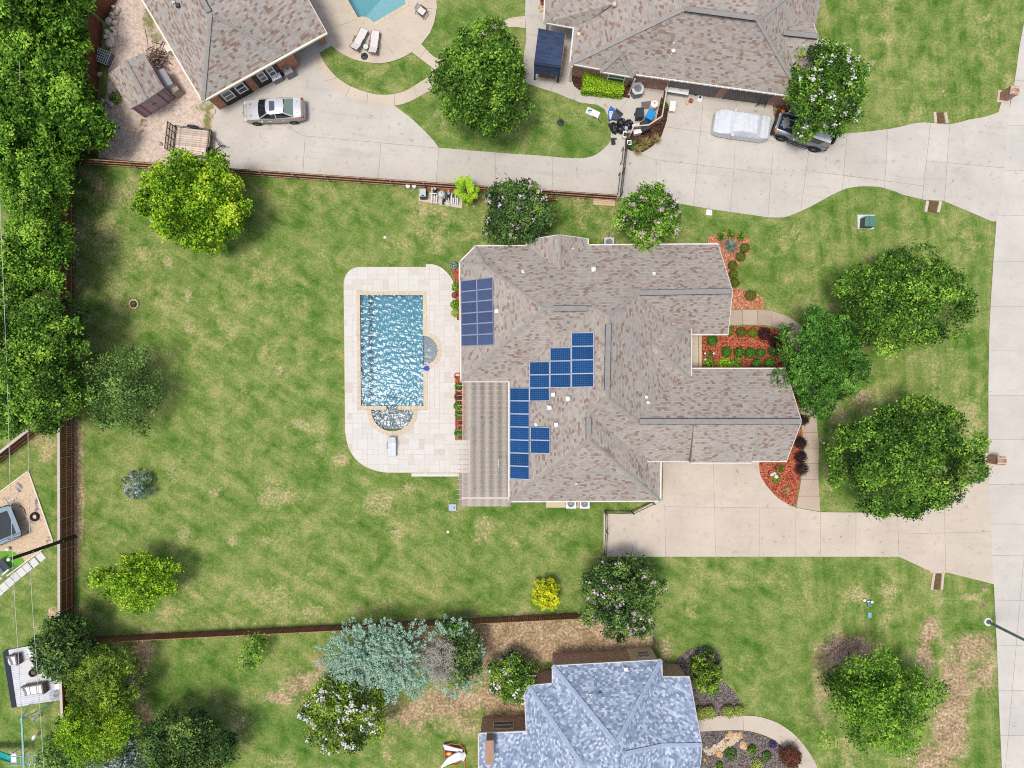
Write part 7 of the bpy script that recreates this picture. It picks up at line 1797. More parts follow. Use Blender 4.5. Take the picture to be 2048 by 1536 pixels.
# rubbish corner
m_bin = M('charcoal_bin',S(52,54,58),.55,.1,4)
def bin_(label,px,py,ang,mat,s=(.62,.74),h=1.05):
    c = P(px,py,h);t = thing('wheelie_bin',label,'bin',(c.x,c.y,.07),rad(ang),'wheeled bins behind the screen')
    MB().tbox((0,0,.06),(s[0]*.78,s[1]*.72),(s[0]*.95,s[1]*.92),h-.1).build('body',mat,t,local=True)
    MB().tbox((0,0,h-.04),s,(s[0]*.9,s[1]*.88),.07).build('lid',mat,t,local=True);MB().box((0,0,h+.04),(s[0]*.5,.05,.02)).box((0,-.12,h+.035),(.16,.10,.015)).build('lid_rib',mat,t,local=True)
    MB().bar((-s[0]*.4,s[1]*.54,h-.06),(s[0]*.4,s[1]*.54,h-.06),.04).build('handle',mat,t,local=True)
    for q in (-1,1):MB().tube([(q*s[0]*.36,s[1]*.36,.1),(q*s[0]*.44,s[1]*.36,.1)],.1,12).build('wheel',m_tyre,t,local=True)
bin_('charcoal wheeled bin above the other dark bin behind the screen',1280,226,3,m_bin);bin_('bright blue wheeled recycling bin behind the screen',1301,230,-28,M('bright_blue_bin',S(36,138,198),.5,.08,4));bin_('charcoal wheeled bin in the screen corner beside the white box',1290,252,25,m_bin)
c = P(1309,208,.9);t = thing('drum','white plastic drum above the blue bin','drum',(c.x,c.y,.07));MB().lathe([(.27,0),(.3,.1),(.3,.8),(.28,.86),(.1,.88),(0,.88)],(0,0,0),20).build('body',M('ivory_drum',S(226,218,212),.5,.06),t,local=True,smooth=True);MB().box((0,.05,.9),(.05,.14,.03),.5).build('bung',m_dark,t,local=True)
c = P(1273.5,258.5,.5);t = thing('box','white square box at the bottom of the bin screen','box',(c.x,c.y,.07),rad(12));MB().tbox((0,0,0),(.58,.72),(.6,.74),.5).build('body',m_white,t,local=True);MB().box((0,0,.53),(.63,.77,.05)).build('lid',m_white,t,local=True);MB().box((0,.3,.56),(.2,.03,.02)).build('handle',m_greyframe,t,local=True)
c = P(1292,211.5);MB().box((c.x,c.y,.085),(.75,.6,.03),.1).build('rubber_mat',M('grey_mat',S(112,106,106),.9,.1),None);tag(bpy.data.objects['rubber_mat'],'flat grey mat on the concrete above the charcoal bin','mat')
m_bag = M('black_bag',(.016,.016,.018),.22,.2,6,.6,bump=.6,bscale=9);m_bagc = M('clear_bag',S(176,182,190),.25,.2,8,.6,bump=.6,bscale=9)
def bag(label,px,py,r,h,mat,seed,ang=0):
    c = P(px,py,h*.5);t = thing('rubbish_bag',label,'rubbish bag',(c.x,c.y,.07),rad(ang),'rubbish bags by the bin screen');mb = MB().blob((0,0,h*.45),(r[0],r[1],h*.55),22,12,.13,seed=seed)
    mb.build('sack',mat,t,local=True,smooth=55);MB().lathe([(.03,h*.9),(.05,h*1.05),(.11,h*1.16),(.06,h*1.14)],(r[0]*.2,0,0),9).build('tied_neck',mat,t,local=True)
bag('long black rubbish bag at the lawn edge of the pile',1229,257,(.30,.45),.42,m_bag,1,8);bag('black rubbish bag at the top of the pile',1243,246,(.38,.36),.55,m_bag,2);bag('black rubbish bag at the right of the pile',1258,249,(.32,.40),.5,m_bag,3);bag('black rubbish bag in the middle of the pile',1243,259,(.36,.34),.5,m_bag,4);bag('translucent rubbish bag between the black bags',1250,259,(.26,.24),.46,m_bagc,5)
c = P(1249,270,.4);t = thing('carton','black and white carton standing against the end of the bin screen','carton',(c.x,c.y,.07),rad(-6));MB().box((0,0,.25),(.3,.5,.5)).build('body',m_white,t,local=True);MB().box((.02,-.02,.515),(.24,.3,.03)).build('flap',m_black,t,local=True)
def sheet_thing(name,label,cat,pts,z,mat,h=.08,extra=None):
    q = [P(*p) for p in pts];c = sum(q,Vector())/len(q);t = thing(name,label,cat,(c.x,c.y,z));MB().prism([(p.x-c.x,p.y-c.y) for p in q],0,h).build('sheet',mat,t,local=True)
    if extra:
        for (pp,m2,h2,nm) in extra:MB().prism([(P(*p).x-c.x,P(*p).y-c.y) for p in pp],h,h2).build(nm,m2,t,local=True)
    return t
sheet_thing('plastic_sack','blue and white printed sack leaning beside the black bags','sack',[(1220,215),(1229,222),(1222,243),(1217,243),(1216,224)],.07,M('blue_sack',S(44,98,186),.4,.15,5),.25,[([(1217,226),(1225,226),(1220,242),(1218,242)],M('white_sack',S(196,214,226),.5,.1),.3,'label_panel'),([(1219,228),(1222,227),(1223,231),(1220,232)],M('orange_print',S(226,150,96),.6),.31,'orange_patch')])
sheet_thing('panel','dark grey folded panel lying above the black bags','panel',[(1231,220),(1245,231),(1233,243),(1223,241)],.07,M('dark_grey_panel',S(70,74,80),.5,.1),.3,[([(1231,221),(1244,231),(1239,236),(1230,226)],m_black,.34,'folded_edge')])
sheet_thing('tarp','black tarp scrap at the lawn edge under the bags','tarp',[(1215,250),(1226,245),(1232,249),(1225,270),(1221,262)],.07,m_bag,.10,[([(1217,250),(1226,246),(1224,252)],m_bag,.16,'fold')])
sheet_thing('cardboard','small flat cardboard piece on the walk above the blue sack','cardboard',[(1206,210),(1210,207),(1215,213),(1211,216)],.07,M('kraft_card',S(196,160,130),.85,.1),.03,[([(1208,210),(1210,208.5),(1212,211),(1210,212.5)],M('kraft_card',S(196,160,130),.85,.1),.05,'flap')])
def lid_cart():
    c = P(1186,224,.3);t = thing('utility_cart','white plastic cart lid lying tilted on the lawn near the bins','cart',(c.x,c.y,.02),rad(-25));MB().tbox((0,0,.05),(1.15,.55),(1.05,.48),.16).build('tray',m_white,t,local=True);MB().box((-.28,0,.22),(.36,.36,.02)).build('green_inset',M('pale_green',S(176,204,198),.5,.06),t,local=True);MB().bar((-.4,-.08,.24),(-.15,.1,.25),.05).bar((.1,-.26,.15),(.5,-.26,.15),.05).build('strap',m_dark,t,local=True);MB().bar((.55,-.2,.08),(.95,-.42,.04),.03).build('handle',m_black,t,local=True)
lid_cart()
c = P(1226,283,.2);t = thing('crate','small dark slotted crate on the walk below the bags','crate',(c.x,c.y,.07),rad(8));MB().tbox((0,0,0),(.26,.46),(.3,.5),.25).build('body',M('navy_crate',S(48,52,62),.6),t,local=True)
for k in range(3):MB().box((0,-.16+k*.16,.26),(.2,.05,.03)).build('slot',m_dark,t,local=True)
c = P(1231.5,278,.08);t = thing('ball','small black ball on the walk below the bags','ball',(c.x,c.y,.15));MB().blob((0,0,0),(.07,.07,.07),12,8).build('skin',m_black,t,local=True,smooth=True)
c = P(1258,286,.6);t = thing('solar_light','small white framed solar light beside the black gate','solar light',(c.x,c.y,.09));MB().box((0,0,.6),(.34,.36,.04),rx=.1).build('frame',m_white,t,local=True);MB().box((0,0,.63),(.22,.22,.02),rx=.1).build('cells',m_cell_p,t,local=True);MB().cyl((0,0,0),.03,.6,8).build('stake',m_black,t,local=True)
# things in front of the upper garage
def fold_table():
    c = P(1354,179,.74);t = thing('folding_table','white folding table against the upper garage wall','table',(c.x,c.y,.06),rad(-9));MB().box((0,0,.72),(1.85,.62,.05)).build('tabletop',m_white,t,local=True)
    for s in (-1,1):MB().tube([(s*.75,-.25,.7),(s*.75,-.25,0),(s*.75,.25,0),(s*.75,.25,.7)],.018,6).build('leg',m_greyframe,t,local=True)
    p = thing('plate','pale round plate lying on the white folding table','plate',(c.x+.35,c.y+.02,.81));MB().lathe([(.08,0),(.2,.015),(.22,.03),(.18,.02),(0,.01)],(0,0,0),20).build('dish',M('cream_dish',S(214,208,190),.5),p,local=True)
fold_table()
c = P(1344.5,213,.4);t = thing('cooler','white oblong cool box standing on the upper right driveway edge','cool box',(c.x,c.y,.06),rad(-4));MB().tbox((0,0,0),(.40,.74),(.44,.78),.36).build('body',M('ivory_body',S(220,214,202),.5,.05),t,local=True);MB().box((0,0,.40),(.47,.81,.06)).build('lid',m_white,t,local=True);MB().box((0,-.40,.3),(.2,.04,.04)).build('handle',m_dark,t,local=True)
for lab,x,y,s,mt,nm,cat in (('small brown carton on the driveway near the white folding table',1382,201,(.3,.28,.22),M('brown_card',S(150,92,56),.85,.1),'carton','carton'),('round tan tray beside the small brown carton',1374,205,(.36,.34,.06),M('tan_tray',S(206,176,140),.7,.08),'tray','tray'),('white paper sheet on the driveway below the garage door',1400,197,(.34,.5,.015),m_white,'paper','paper'),('black gadget left of the white paper by the garage',1391,189,(.2,.18,.08),m_black,'gadget','gadget'),('black gadget lying on the white paper by the garage',1400,195,(.16,.14,.06),m_black,'gadget','gadget')):
    c = P(x,y,s[2]);t = thing(nm,lab,cat,(c.x,c.y,.06 if 'lying on' not in lab else .078),rad(-20))
    if nm == 'tray':MB().lathe([(.12,0),(.18,.06),(.16,.05),(0,.02)],(0,0,0),16).build('dish',mt,t,local=True)
    else:
        MB().box((0,0,s[2]/2),s).build('body',mt,t,local=True)
        if s[2] > .05:MB().box((s[0]*.1,0,s[2]+.006),(s[0]*.5,s[1]*.6,.012)).build('top_flap',mt,t,local=True)
def stand():
    c = P(1525,201,.5);t = thing('metal_stand','black metal stand frame in front of the upper garage door','stand',(c.x,c.y,.06),rad(-8));h = .75;q = .33
    for sx in (-1,1):
        for sy in (-1,1):MB().bar((sx*q*1.15,sy*q*1.1,0),(sx*q*.8,sy*q*.8,h),.035).build('leg',m_black,t,local=True)
    f = MB()
    for z,k in ((h,.8),(.35,.95)):
        for a,b in (((-1,-1),(1,-1)),((1,-1),(1,1)),((1,1),(-1,1)),((-1,1),(-1,-1))):f.bar((a[0]*q*k,a[1]*q*k,z),(b[0]*q*k,b[1]*q*k,z),.03)
    f.build('rail',m_black,t,local=True)
stand()
# equipment by the left garage
for lab,x,y,s,mt,nm,cat in (('grey lidded cabinet against the orange brick by the garage',573,136,(.72,1.05,.85),M('taupe_cabinet',S(150,148,148),.5,.08),'equipment_cabinet','cabinet'),('white low cabinet left of the grey lidded one by the garage',552,153,(.80,.50,.7),M('white_cabinet',S(222,224,228),.5,.05),'equipment_cabinet','cabinet')):
    c = P(x,y,s[2]);t = thing(nm,lab,cat,(c.x,c.y,.06),rad(28));MB().box((0,0,s[2]*.46),(s[0]*.95,s[1]*.95,s[2]*.92)).build('body',M('grey_louvre',S(120,124,128),.6,.1),t,local=True);MB().tbox((0,0,s[2]*.92),(s[0],s[1]),(s[0]*.94,s[1]*.94),s[2]*.1).build('lid',mt,t,local=True);MB().cyl((.05,-.1,s[2]*1.02),.05,.02,10).build('knob',m_dark,t,local=True)
# ------------------------------------------------------------------ shed, locker, yard clutter
def shed():
    A,B,C_,D = (216.5,147.5,2.1),(287.5,106,2.1),(327.5,175,2.1),(259,217.5,2.1)
    R1,R2 = (251,121,2.95),(293,195,2.95)
    c = P(272,165);t = thing('garden_shed','mauve metal shed with a grey shingled roof on the sandy yard','shed',(c.x,c.y,0));VV = {'A':A,'B':B,'C':C_,'D':D,'R1':(250,122,2.9),'R2':(292,200,2.9)}
    r = roof_mesh(t,'roof',VV,[('A','R1','R2','D'),('R1','B','C','R2')],m_sh_mix);caps(r,VV,[('R1','R2')],m_cap,.3)
    mw = M('mauve_siding',S(168,142,152),.6,.08,4,bump=.2);w = offset_poly([P(*A),P(*B),P(*C_),P(*D)],.08)
    MB().prism([(p.x,p.y) for p in w],0,2.05).build('wall',mw,t)
    f0,f1 = w[3],w[2];d = (f1-f0);n = Vector((d.y,-d.x)).normalized();pk = P(*VV['R2'])
    if n.y > 0:n = -n
    MB().add([(f0.x,f0.y,2.0),(f1.x,f1.y,2.0),(pk.x-n.x*.1,pk.y-n.y*.1,2.82)],[(0,1,2)]).build('gable_wall',mw,t)
    ang = math.atan2(d.y,d.x);L_ = d.length
    for k in (-1,1):
        mid = f0+d*(.5+k*.13)+n*.03;MB().box((mid.x,mid.y,.95),(L_*.25,.04,1.8),ang).build('door',M('mauve_door',S(176,150,162),.55,.06),t);h = f0+d*(.5+k*.03)+n*.06;MB().box((h.x,h.y,1.0),(.04,.04,.2),ang).build('handle',m_dark,t)
    for k in (.06,.22,.78,.94):q = f0+d*k+n*.03;MB().box((q.x,q.y,1.0),(.05,.05,1.95),ang).build('corner_trim',M('mauve_trim',S(128,100,114),.6),t)
    for a,b in (('D','R2'),('R2','C')):MB().bar(P(*VV[a])-Vector((0,0,.06)),P(*VV[b])-Vector((0,0,.06)),.04,.12).build('rake_board',M('grey_lilac',S(168,160,164),.7),t)
shed()
def locker():
    c = P(336,162);t = thing('storage_locker','grey plastic storage locker against the right side of the mauve shed','locker',(c.x,c.y,0));m1 = M('grey_locker_lid',S(146,146,150),.6,.05);m2 = M('taupe_locker',S(150,144,132),.6,.06)
    b = [P(x,y,1.0) for x,y in ((312,142),(327,136),(360,178),(344,190))];MB().prism([(p.x,p.y) for p in offset_poly(b,.06)],0,.98).build('body',m2,t)
    MB().add([P(312,142,1.3),P(327.5,136,1.3),P(346,167,1.3),P(330,174,1.3)]+[P(313,142,1.05),P(327.5,137,1.05),P(345,167,1.05),P(330,173,1.05)],[(0,1,2,3),(0,4,5,1),(1,5,6,2),(2,6,7,3),(3,7,4,0)]).build('lid',m1,t)
    MB().add([P(330,174.5,1.3),P(346,167.5,1.3),P(361,178.5,.6),P(345,190,.6)]+[P(330,174,1.1),P(345,167.5,1.1),P(359,178,.5),P(345,189,.5)],[(0,1,2,3),(0,4,5,1),(1,5,6,2),(2,6,7,3),(3,7,4,0)]).build('door',m2,t)
locker()
def lattice():
    c = P(204,112,.5);t = thing('lattice_crate','pale grey lattice crate half under the left trees','crate',(c.x,c.y,.02),rad(-22));mg = M('grey_lattice',S(206,206,212),.6,.06)
    f = MB()
    for k in range(7):f.bar((-.52+k*.173,-.5,.45),(-.52+k*.173,.5,.45),.05,.03)
    for k in range(6):f.bar((-.55,-.5+k*.2,.455),(.55,-.5+k*.2,.455),.05,.03)
    f.build('top_lattice',mg,t,local=True);MB().box((0,-.5,.22),(1.1,.04,.44)).box((0,.5,.22),(1.1,.04,.44)).box((-.55,0,.22),(.04,1.,.44)).box((.55,0,.22),(.04,1.,.44)).build('side',M('grey_lattice_side',S(110,110,118),.7),t,local=True)
lattice()
m_stone = M('pale_limestone',S(222,214,198),.9,.14,5,rnd=.14,bump=.7,bscale=8,col2=S(176,160,130));m_stone_o = M('orange_sandstone',S(206,164,116),.9,.2,5,rnd=.1,bump=.6,bscale=8,col2=S(220,200,170))
def stone(px,py,r,h,label,group=None,mat=None,seed=None,name='rock'):
    c = P(px,py);o = MB().blob((0,0,h*.3),(r*PX,r*PX*random.uniform(.6,.95),h*.7),9,6,.16,seed=seed or int(px*3+py)).build(name,mat or m_stone,None,local=True,smooth=28);o.location = (c.x,c.y,.02);o.rotation_euler = (0,0,random.uniform(0,3));return tag(o,label,'rock',group)
for x,y,r in ((219,44,6),(231,47,4.5),(216,66,5),(227,60,4),(232,66,3.5),(214,76,4),(222,74,7),(231,71,3.5),(226,82,4),(221,88,8),(234,27,4),(226,30,4.5),(238,20,4),(229,16,3.5),(228,37,3.5)):
    stone(x+1,y,r*1.3,.35,'pale limestone rubble heaped along the brown fence at the upper left','limestone rubble by the upper left fence')
for lab,x,y,r in (('pale upright stone under the tree edge left of the mauve shed',200,150,6),('largest of the pale stones below the mauve shed corner',219,205,7),('small pale stone beside the largest one below the shed corner',208,203,4),('pale slab right of the others below the mauve shed',225,209,6),('small pale stone by the weeds at the mauve shed',222,189,4.5),('round pale stone on the sandy yard near the trailer ramp',322,288,4.5)):
    stone(x,y,r,.3,lab)
def brush():
    c = P(318,118);t = thing('brush_pile','pile of cut branches between the mauve shed and the upper left house','brush pile',(c.x,c.y,0));rng = random.Random(2);ms = [M('brown_branch',S(110,84,66),.95,.3),M('grey_branch',S(156,142,130),.95,.2),M('dark_branch',S(56,42,36),.95,.2)]
    for i in range(70):
        a = rng.uniform(0,6.28);q = rng.uniform(.3,.9);x,y = rng.gauss(0,.38),rng.gauss(0,.5);z = rng.uniform(.05,.6);d = Vector((math.cos(a),math.sin(a),rng.uniform(-.25,.25)))*q
        p = Vector((x,y,z));MB().tube([p-d,p+Vector((rng.uniform(-.1,.1),rng.uniform(-.1,.1),0)),p+d],[.03,.022,.008],4).build('branch',ms[i % 3],t,local=True)
brush()
for lab,x,y,r,mt in (('white ball on the ground beside the brush pile',333,110,.12,m_white),):
    c = P(x,y,.1);t = thing('ball',lab,'ball',(c.x,c.y,.13));MB().blob((0,0,0),(r,r,r),14,9).build('skin',mt,t,local=True,smooth=True)
c = P(339,101,.3);t = thing('utility_box','cream utility box at the side of the upper left house','box',(c.x,c.y,0),rad(30));MB().box((0,0,.3),(.3,.5,.6)).build('body',m_trim_cream,t,local=True);MB().box((0,0,.62),(.34,.54,.04)).build('lid',m_trim_cream,t,local=True)
c = P(427,224);t = thing('paver_block','pale square block at the corner of the drive and the garage','block',(c.x,c.y,0));MB().box((0,0,.06),(.36,.36,.12)).build('block',m_coping,t,local=True);MB().box((0,0,.125),(.22,.22,.012)).build('recess',m_grout,t,local=True)
# urn and pots by the top walk
for lab,x,y,r,mt in (('terracotta pot on the walk at the top edge beside the upper right house',1086,3,.24,M('terracotta',S(166,86,58),.8,.15)),):
    c = P(x,y,.3);t = thing('plant_pot',lab,'pot',(c.x,c.y,.06));MB().lathe([(r*.6,0),(r,.4),(r*1.1,.42),(r*1.1,.48),(r*.9,.48),(r*.85,.38),(0,.38)],(0,0,0),18).build('pot',mt,t,local=True,smooth=True)
    MB().blob((0,0,.4),(r*.7,r*.7,.1),10,6,.1).build('soil',M('pot_soil',S(70,52,40),.95),t,local=True)
for k,(x,y) in enumerate(((1080,10),(1084,15),(1078,17),(1085,22),(1081,24))):
    stone(x,y,2.6,.12,'small cream pebbles on the walk below the terracotta pot','cream pebbles by the terracotta pot',m_stone_o)
# tree ring, lids, heads, boxes
def ring_planter():
    c = P(267.5,608,.15);t = thing('ring_planter','small stone ring planter alone on the main lawn','planter',(c.x,c.y,0));mk = M('ring_stone',S(202,172,146),.9,.12,rnd=.12)
    b = MB().box((.33,0,.09),(.12,.20,.18)).mesh('stone',mk)
    for i in range(10):link('stone',b,t,(0,0,random.uniform(-.01,.01)),(0,0,i*2*math.pi/10+random.uniform(-.03,.03)))
    MB().cyl((0,0,0),.27,.1,14).build('soil',M('pot_soil',S(70,52,40),.95),t,local=True)
    rng = np.random.default_rng(3);n = 40;C_ = rng.normal(0,.09,(n,3));C_[:,2] = rng.uniform(.12,.3,n);v,tt = raw_leaves(C_,rng.normal(0,.5,(n,3))+np.array([0,0,1]),.12,.5,rng.uniform(0,1,n),rng);link('plant',quads_mesh('plant',v,tt,LM['mid']),t)
ring_planter()
def lidbox(name,label,cat,px,py,s,h,mat,ang=0,lidm=None,mark=None):
    c = P(px,py,h);t = thing(name,label,cat,(c.x,c.y,0),rad(ang));MB().tbox((0,0,0),(s[0]*.92,s[1]*.92),(s[0]*.92,s[1]*.92),h).build('body',mat,t,local=True);MB().tbox((0,0,h),s,(s[0]*.94,s[1]*.94),.04).build('lid',lidm or mat,t,local=True)
    if mark:MB().box((s[0]*.22,0,h+.047),(s[0]*.1,s[1]*.3,.012)).build('latch',mark,t,local=True)
    return t
lidbox('utility_box','pale blue-grey ground box on the lawn below the pergola','utility box',905,1015,(.62,.55),.10,M('pale_blue_box',S(158,176,194),.5,.05),0,None,m_dark)
lidbox('utility_box','white ground box at the edge of the upper driveway and lawn','utility box',1418,425,(.46,.46),.08,m_white,-5,None,m_greyframe)
lidbox('irrigation_box','teal irrigation lid in the lower right lawn, upper one','utility box',1739,1209,(.26,.34),.25,M('teal_lid',S(96,138,144),.5,.1),10,None,m_dark);lidbox('irrigation_box','teal irrigation lid in the lower right lawn, lower one','utility box',1739,1230,(.30,.44),.06,M('teal_lid2',S(128,172,182),.5,.1),0,None,m_greyframe)
for lab,x,y,mt in (('white valve cap cluster above the teal irrigation lids, left',1729,1201,m_white),('white valve cap above the teal irrigation lids, right',1744,1204,m_white),('white valve cap in the middle above the teal lids',1737,1204,m_white)):
    c = P(x,y,.2);t = thing('valve_standpipe',lab,'valve',(c.x,c.y,0));MB().cyl((0,0,0),.06,.16,10).build('riser',m_pvc,t,local=True);MB().cyl((0,0,.16),.10,.06,12).build('cap',mt,t,local=True)
for lab,x,y in (('white sprinkler head in the lawn above the pool deck',769.5,474.5),('white sprinkler head in the lawn below the pergola',895.5,1064),('white sprinkler head beside the front walk',1648,886),('white sprinkler head near the left top tree',301,441)):
    c = P(x,y,.05);t = thing('sprinkler_head',lab,'sprinkler',(c.x,c.y,0));MB().cyl((0,0,0),.10,.04,12).build('collar',m_white,t,local=True);MB().cyl((0,0,.04),.05,.04,10).build('nozzle',m_white,t,local=True)
for lab,x,y in (('white round path light left of the small dark plant in the court bed',1410,707),('white round path light right of the small dark plant in the court bed',1427.5,707),('white round path light below the others in the court bed',1410.5,719)):
    c = P(x,y,.3);t = thing('path_light',lab,'path light',(c.x,c.y,.05));MB().cyl((0,0,0),.015,.28,6).build('stake',m_black,t,local=True);MB().lathe([(.02,.26),(.09,.27),(.06,.32),(0,.34)],(0,0,0),12).build('shade',m_white,t,local=True,smooth=True)
def transformer():
    c = P(1733,445);t = thing('transformer','green electrical transformer box on a pale pad on the right lawn','transformer',(c.x,c.y,0));MB().prism([P(1714,430),P(1748,430),P(1746,459),P(1714,458)],-.03,.10).build('pad',M('pale_pad',S(206,208,208),.8,.06),t)
    mg = M('green_enamel',S(84,124,110),.45,.06,3,.4);mg2 = M('dark_green_enamel',S(70,92,82),.5,.08)
    p = [P(x,y,.98) for x,y in ((1731,431.5),(1752,431.5),(1752,453),(1729.5,452.5))];MB().prism([(q.x,q.y) for q in offset_poly(p,.03)],.10,.93).build('cabinet',mg2,t);MB().prism([(q.x,q.y) for q in p],.93,.99).build('lid',mg,t);q = P(1741,442,1.0);MB().box((q.x-.1,q.y+.02,1.0),(.03,.8,.02)).build('lid_seam',mg2,t)
transformer()
def mailbox(label,px,py,ang=0):
    c = P(px,py);t = thing('brick_mailbox',label,'mailbox',(c.x,c.y,0),rad(ang));MB().box((0,0,.02),(.95,.95,.12)).build('footing',m_conc_beige,t,local=True);MB().box((0,0,.62),(.62,.62,1.16)).build('pillar',m_brick,t,local=True)
    br = MB().box((0,0,0),(.70,.09,.06)).mesh('brick',m_brick_t)
    for k in range(7):link('brick',br,t,(0,-.3+k*.1,1.23+.04*math.sin(math.pi*k/6)))
    MB().box((.33,0,.95),(.05,.24,.24)).build('mailbox_door',m_black,t,local=True)
mailbox('brick mailbox pillar at the top right corner of the upper driveway',2006,194,-8);mailbox('brick mailbox pillar at the road edge beside the largest right tree',1981,918,0)
def culvert(label,a,b,w):
    c = (P(*a[0])+P(*b[1]))/2;t = thing('culvert',label,'culvert',(c.x,c.y,0))
    for q in (a,b):MB().bar(P(*q[0],0.02),P(*q[1],0.02),w,.22).build('headwall',m_conc_beige,t)
    p,q = (P(*a[0])+P(*b[0]))/2,(P(*a[1])+P(*b[1]))/2;MB().bar(Vector((p.x,p.y,.0)),Vector((q.x,q.y,.0)),(P(*a[0])-P(*b[0])).length-w,.03).build('channel_floor',M('silt',S(104,82,56),.95,.3),t)
culvert('pair of concrete culvert walls on the lawn side above the upper driveway',((1868,225),(1870,246)),((1889,226),(1893,247)),.22);culvert('pair of concrete culvert walls below the upper driveway',((1854,402),(1850,424)),((1880,403),(1875,425)),.22);culvert('pair of concrete culvert walls below the warm driveway',((1867,1145),(1862,1179)),((1885,1145),(1882,1179)),.2)
MB().prism([P(1859,1140),P(1891,1140),P(1890,1146),P(1860,1146)],-.02,.075).build('culvert_cap',m_conc_beige,None,kind='structure')
def street_lamp():
    c = P(1975,1243);t = thing('street_lamp','tall grey street lamp on a round white footing leaning over the road','street lamp',(c.x,c.y,0));MB().cyl((0,0,-.05),.32,.16,24).build('footing',M('white_footing',S(222,220,208),.8,.06),t,local=True,smooth=True);mg = M('grey_blue_pole',S(118,130,150),.4,.08,2,.5,.4)
    MB().tube([(0,0,.1),(0,0,4),(0,0,9)],[.12,.10,.07],12).build('pole',mg,t,local=True,smooth=True);MB().cyl((0,0,.1),.2,.04,12).build('base_plate',mg,t,local=True);MB().tube([(0,0,9),(.8,.2,9.5),(2.2,.5,9.6)],.05,8).build('arm',mg,t,local=True);MB().box((2.4,.55,9.58),(.7,.28,.14),.2).build('lamp_head',mg,t,local=True)
street_lamp()
for lab,x,y,s in (('pinkish survey patch plate on the grass by the road, upper',1964,1174,4.5),('pinkish survey patch plate on the grass by the road, lower',1967,1211,4.5)):
    c = P(x,y);t = thing('cover_plate',lab,'cover plate',(c.x,c.y,0));MB().cyl((0,0,0),s*PX,.02,14).build('plate',M('pink_plate',S(150,116,112),.8,.2),t,local=True);MB().cyl((0,0,.02),s*PX*.5,.01,10).build('boss',M('grey_boss',S(110,96,94),.8),t,local=True)
c = P(1208,405);t = thing('board_stack','pale stack of boards on the grass below the end of the drive fence','boards',(c.x,c.y,0),rad(-4));bd = MB().box((0,0,0),(1.72,.145,.05)).mesh('board',M('pale_board',S(204,178,152),.8,.12,rnd=.08))
for k in range(3):link('board',bd,t,(0,-.16+k*.16,.06+.01*k))
# white rocks in the driveway bed, hose ring
for lab,x,y,r in (('white rock in the driveway bed, left of the pair',1543,948,5),('white rock in the driveway bed, right of the pair',1551,953,5.5),('small white rock behind the pair in the driveway bed',1548,946,4)):stone(x,y,r,.3,lab,None,M('white_rock',S(226,220,208),.85,.08,bump=.5))
c = P(915,752,.2);t = thing('hose_reel','coiled red garden hose at the top of the pergola bed','hose',(c.x,c.y,DZ)); 
for k in range(3):MB().ring((0,0,.04+.045*k),.26-.02*k,.022,22,6).build('coil',M('red_hose',S(176,92,76),.6,.1),t,local=True,smooth=True)
# stone run in the lower bed
for lab,x,y,r,mt in (('orange flat boulder in the lower stone bed',1486,1490,9.5,m_stone_o),('pale flat boulder at the left of the lower stone run',1438,1507,9,m_stone_o),('orange stone at the path end of the lower stone run, left',1461,1467,7,m_stone_o),('orange stone at the path end of the lower stone run, right',1479,1469,8,m_stone_o),('white stone in the lower stone run',1428,1489,4.5,m_stone),('white stone touching the blue-grey roof in the lower bed',1408,1497,4,m_stone),('pinkish stone by the roof corner in the lower bed',1409,1518,4.5,m_stone_o),('small white stone above the one touching the roof',1412,1492,3,m_stone),('orange stone left of the path end stones',1450,1481,4.5,m_stone_o)):stone(x,y,r,.25,lab,None,mt)
chips([(1408,1500),(1430,1492),(1445,1478),(1455,1466),(1478,1464),(1480,1476),(1465,1490),(1440,1503),(1415,1510)],500,.06,.16,5).build('pebble_run',M('cream_pebbles',S(206,186,158),.9,.25,12,world_co=True),None,kind='stuff',fixn=False)

# ================================================================== LEFT NEIGHBOUR'S YARD
m_sand = mulch_mat('sand_and_fabric',S(196,170,138),S(214,190,158),S(224,206,180),14.0)
def play_sand():
    m,t_,out = nt('sandy_play_ground');co = wpos(t_);a = noise(t_,co,1.0,6,.7,.8);b = noise(t_,co,7,5,.7)
    c_ = ramp(t_,b,[(.3,S(178,152,122)),(.7,S(222,200,170))]);c_ = mixc(t_,sstep(t_,a,.56,.62),c_,ramp(t_,b,[(.3,S(92,100,112)),(.7,S(136,142,152))]));bsdf(t_,out,c_,.9,.1,0,b,.03,.6)
    root = bpy.data.objects.new('play_sand',None);COL.objects.link(root);root['kind'] = 'structure';poly = [(57,943),(105.5,1082),(15,1150),(-40,1190),(-40,1015)]
    MB().prism([P(*p) for p in poly],-.02,.03).build('sand',m,root)
    for a_,b_ in (((57,942),(106.5,1083)),((106.5,1083),(14,1152)),((57,942),(-40,1014))):MB().bar(P(*a_,.04),P(*b_,.04),.10,.12).build('edging_board',M('pale_edging',S(216,206,186),.8,.08),root)
play_sand()
MB().prism([P(*p) for p in smooth_path([(-30,1108),(0,1103),(22,1102),(36,1108),(49,1121),(42,1130),(20,1146),(-10,1158),(-30,1160)],3)],-.02,.045).build('artificial_turf',M('bright_turf',S(104,158,50),.9,.15,12,bump=.6,bscale=40),None,kind='structure')
st_ = thing('stepping_stones','row of square pale stepping stones beside the sandy play area','stepping stones',P(43,1144))
for (x,y) in ((82.6,1113.6),(69,1125),(55.5,1135),(43.5,1144.5),(32,1154),(20.5,1164),(9,1174),(-2,1184)):
    c = P(x,y);MB().box((c.x,c.y,.03),(.56,.64,.07),rad(39)).build('tile',M('pale_stepping_tile',S(206,204,200),.85,.05,rnd=.05),st_)
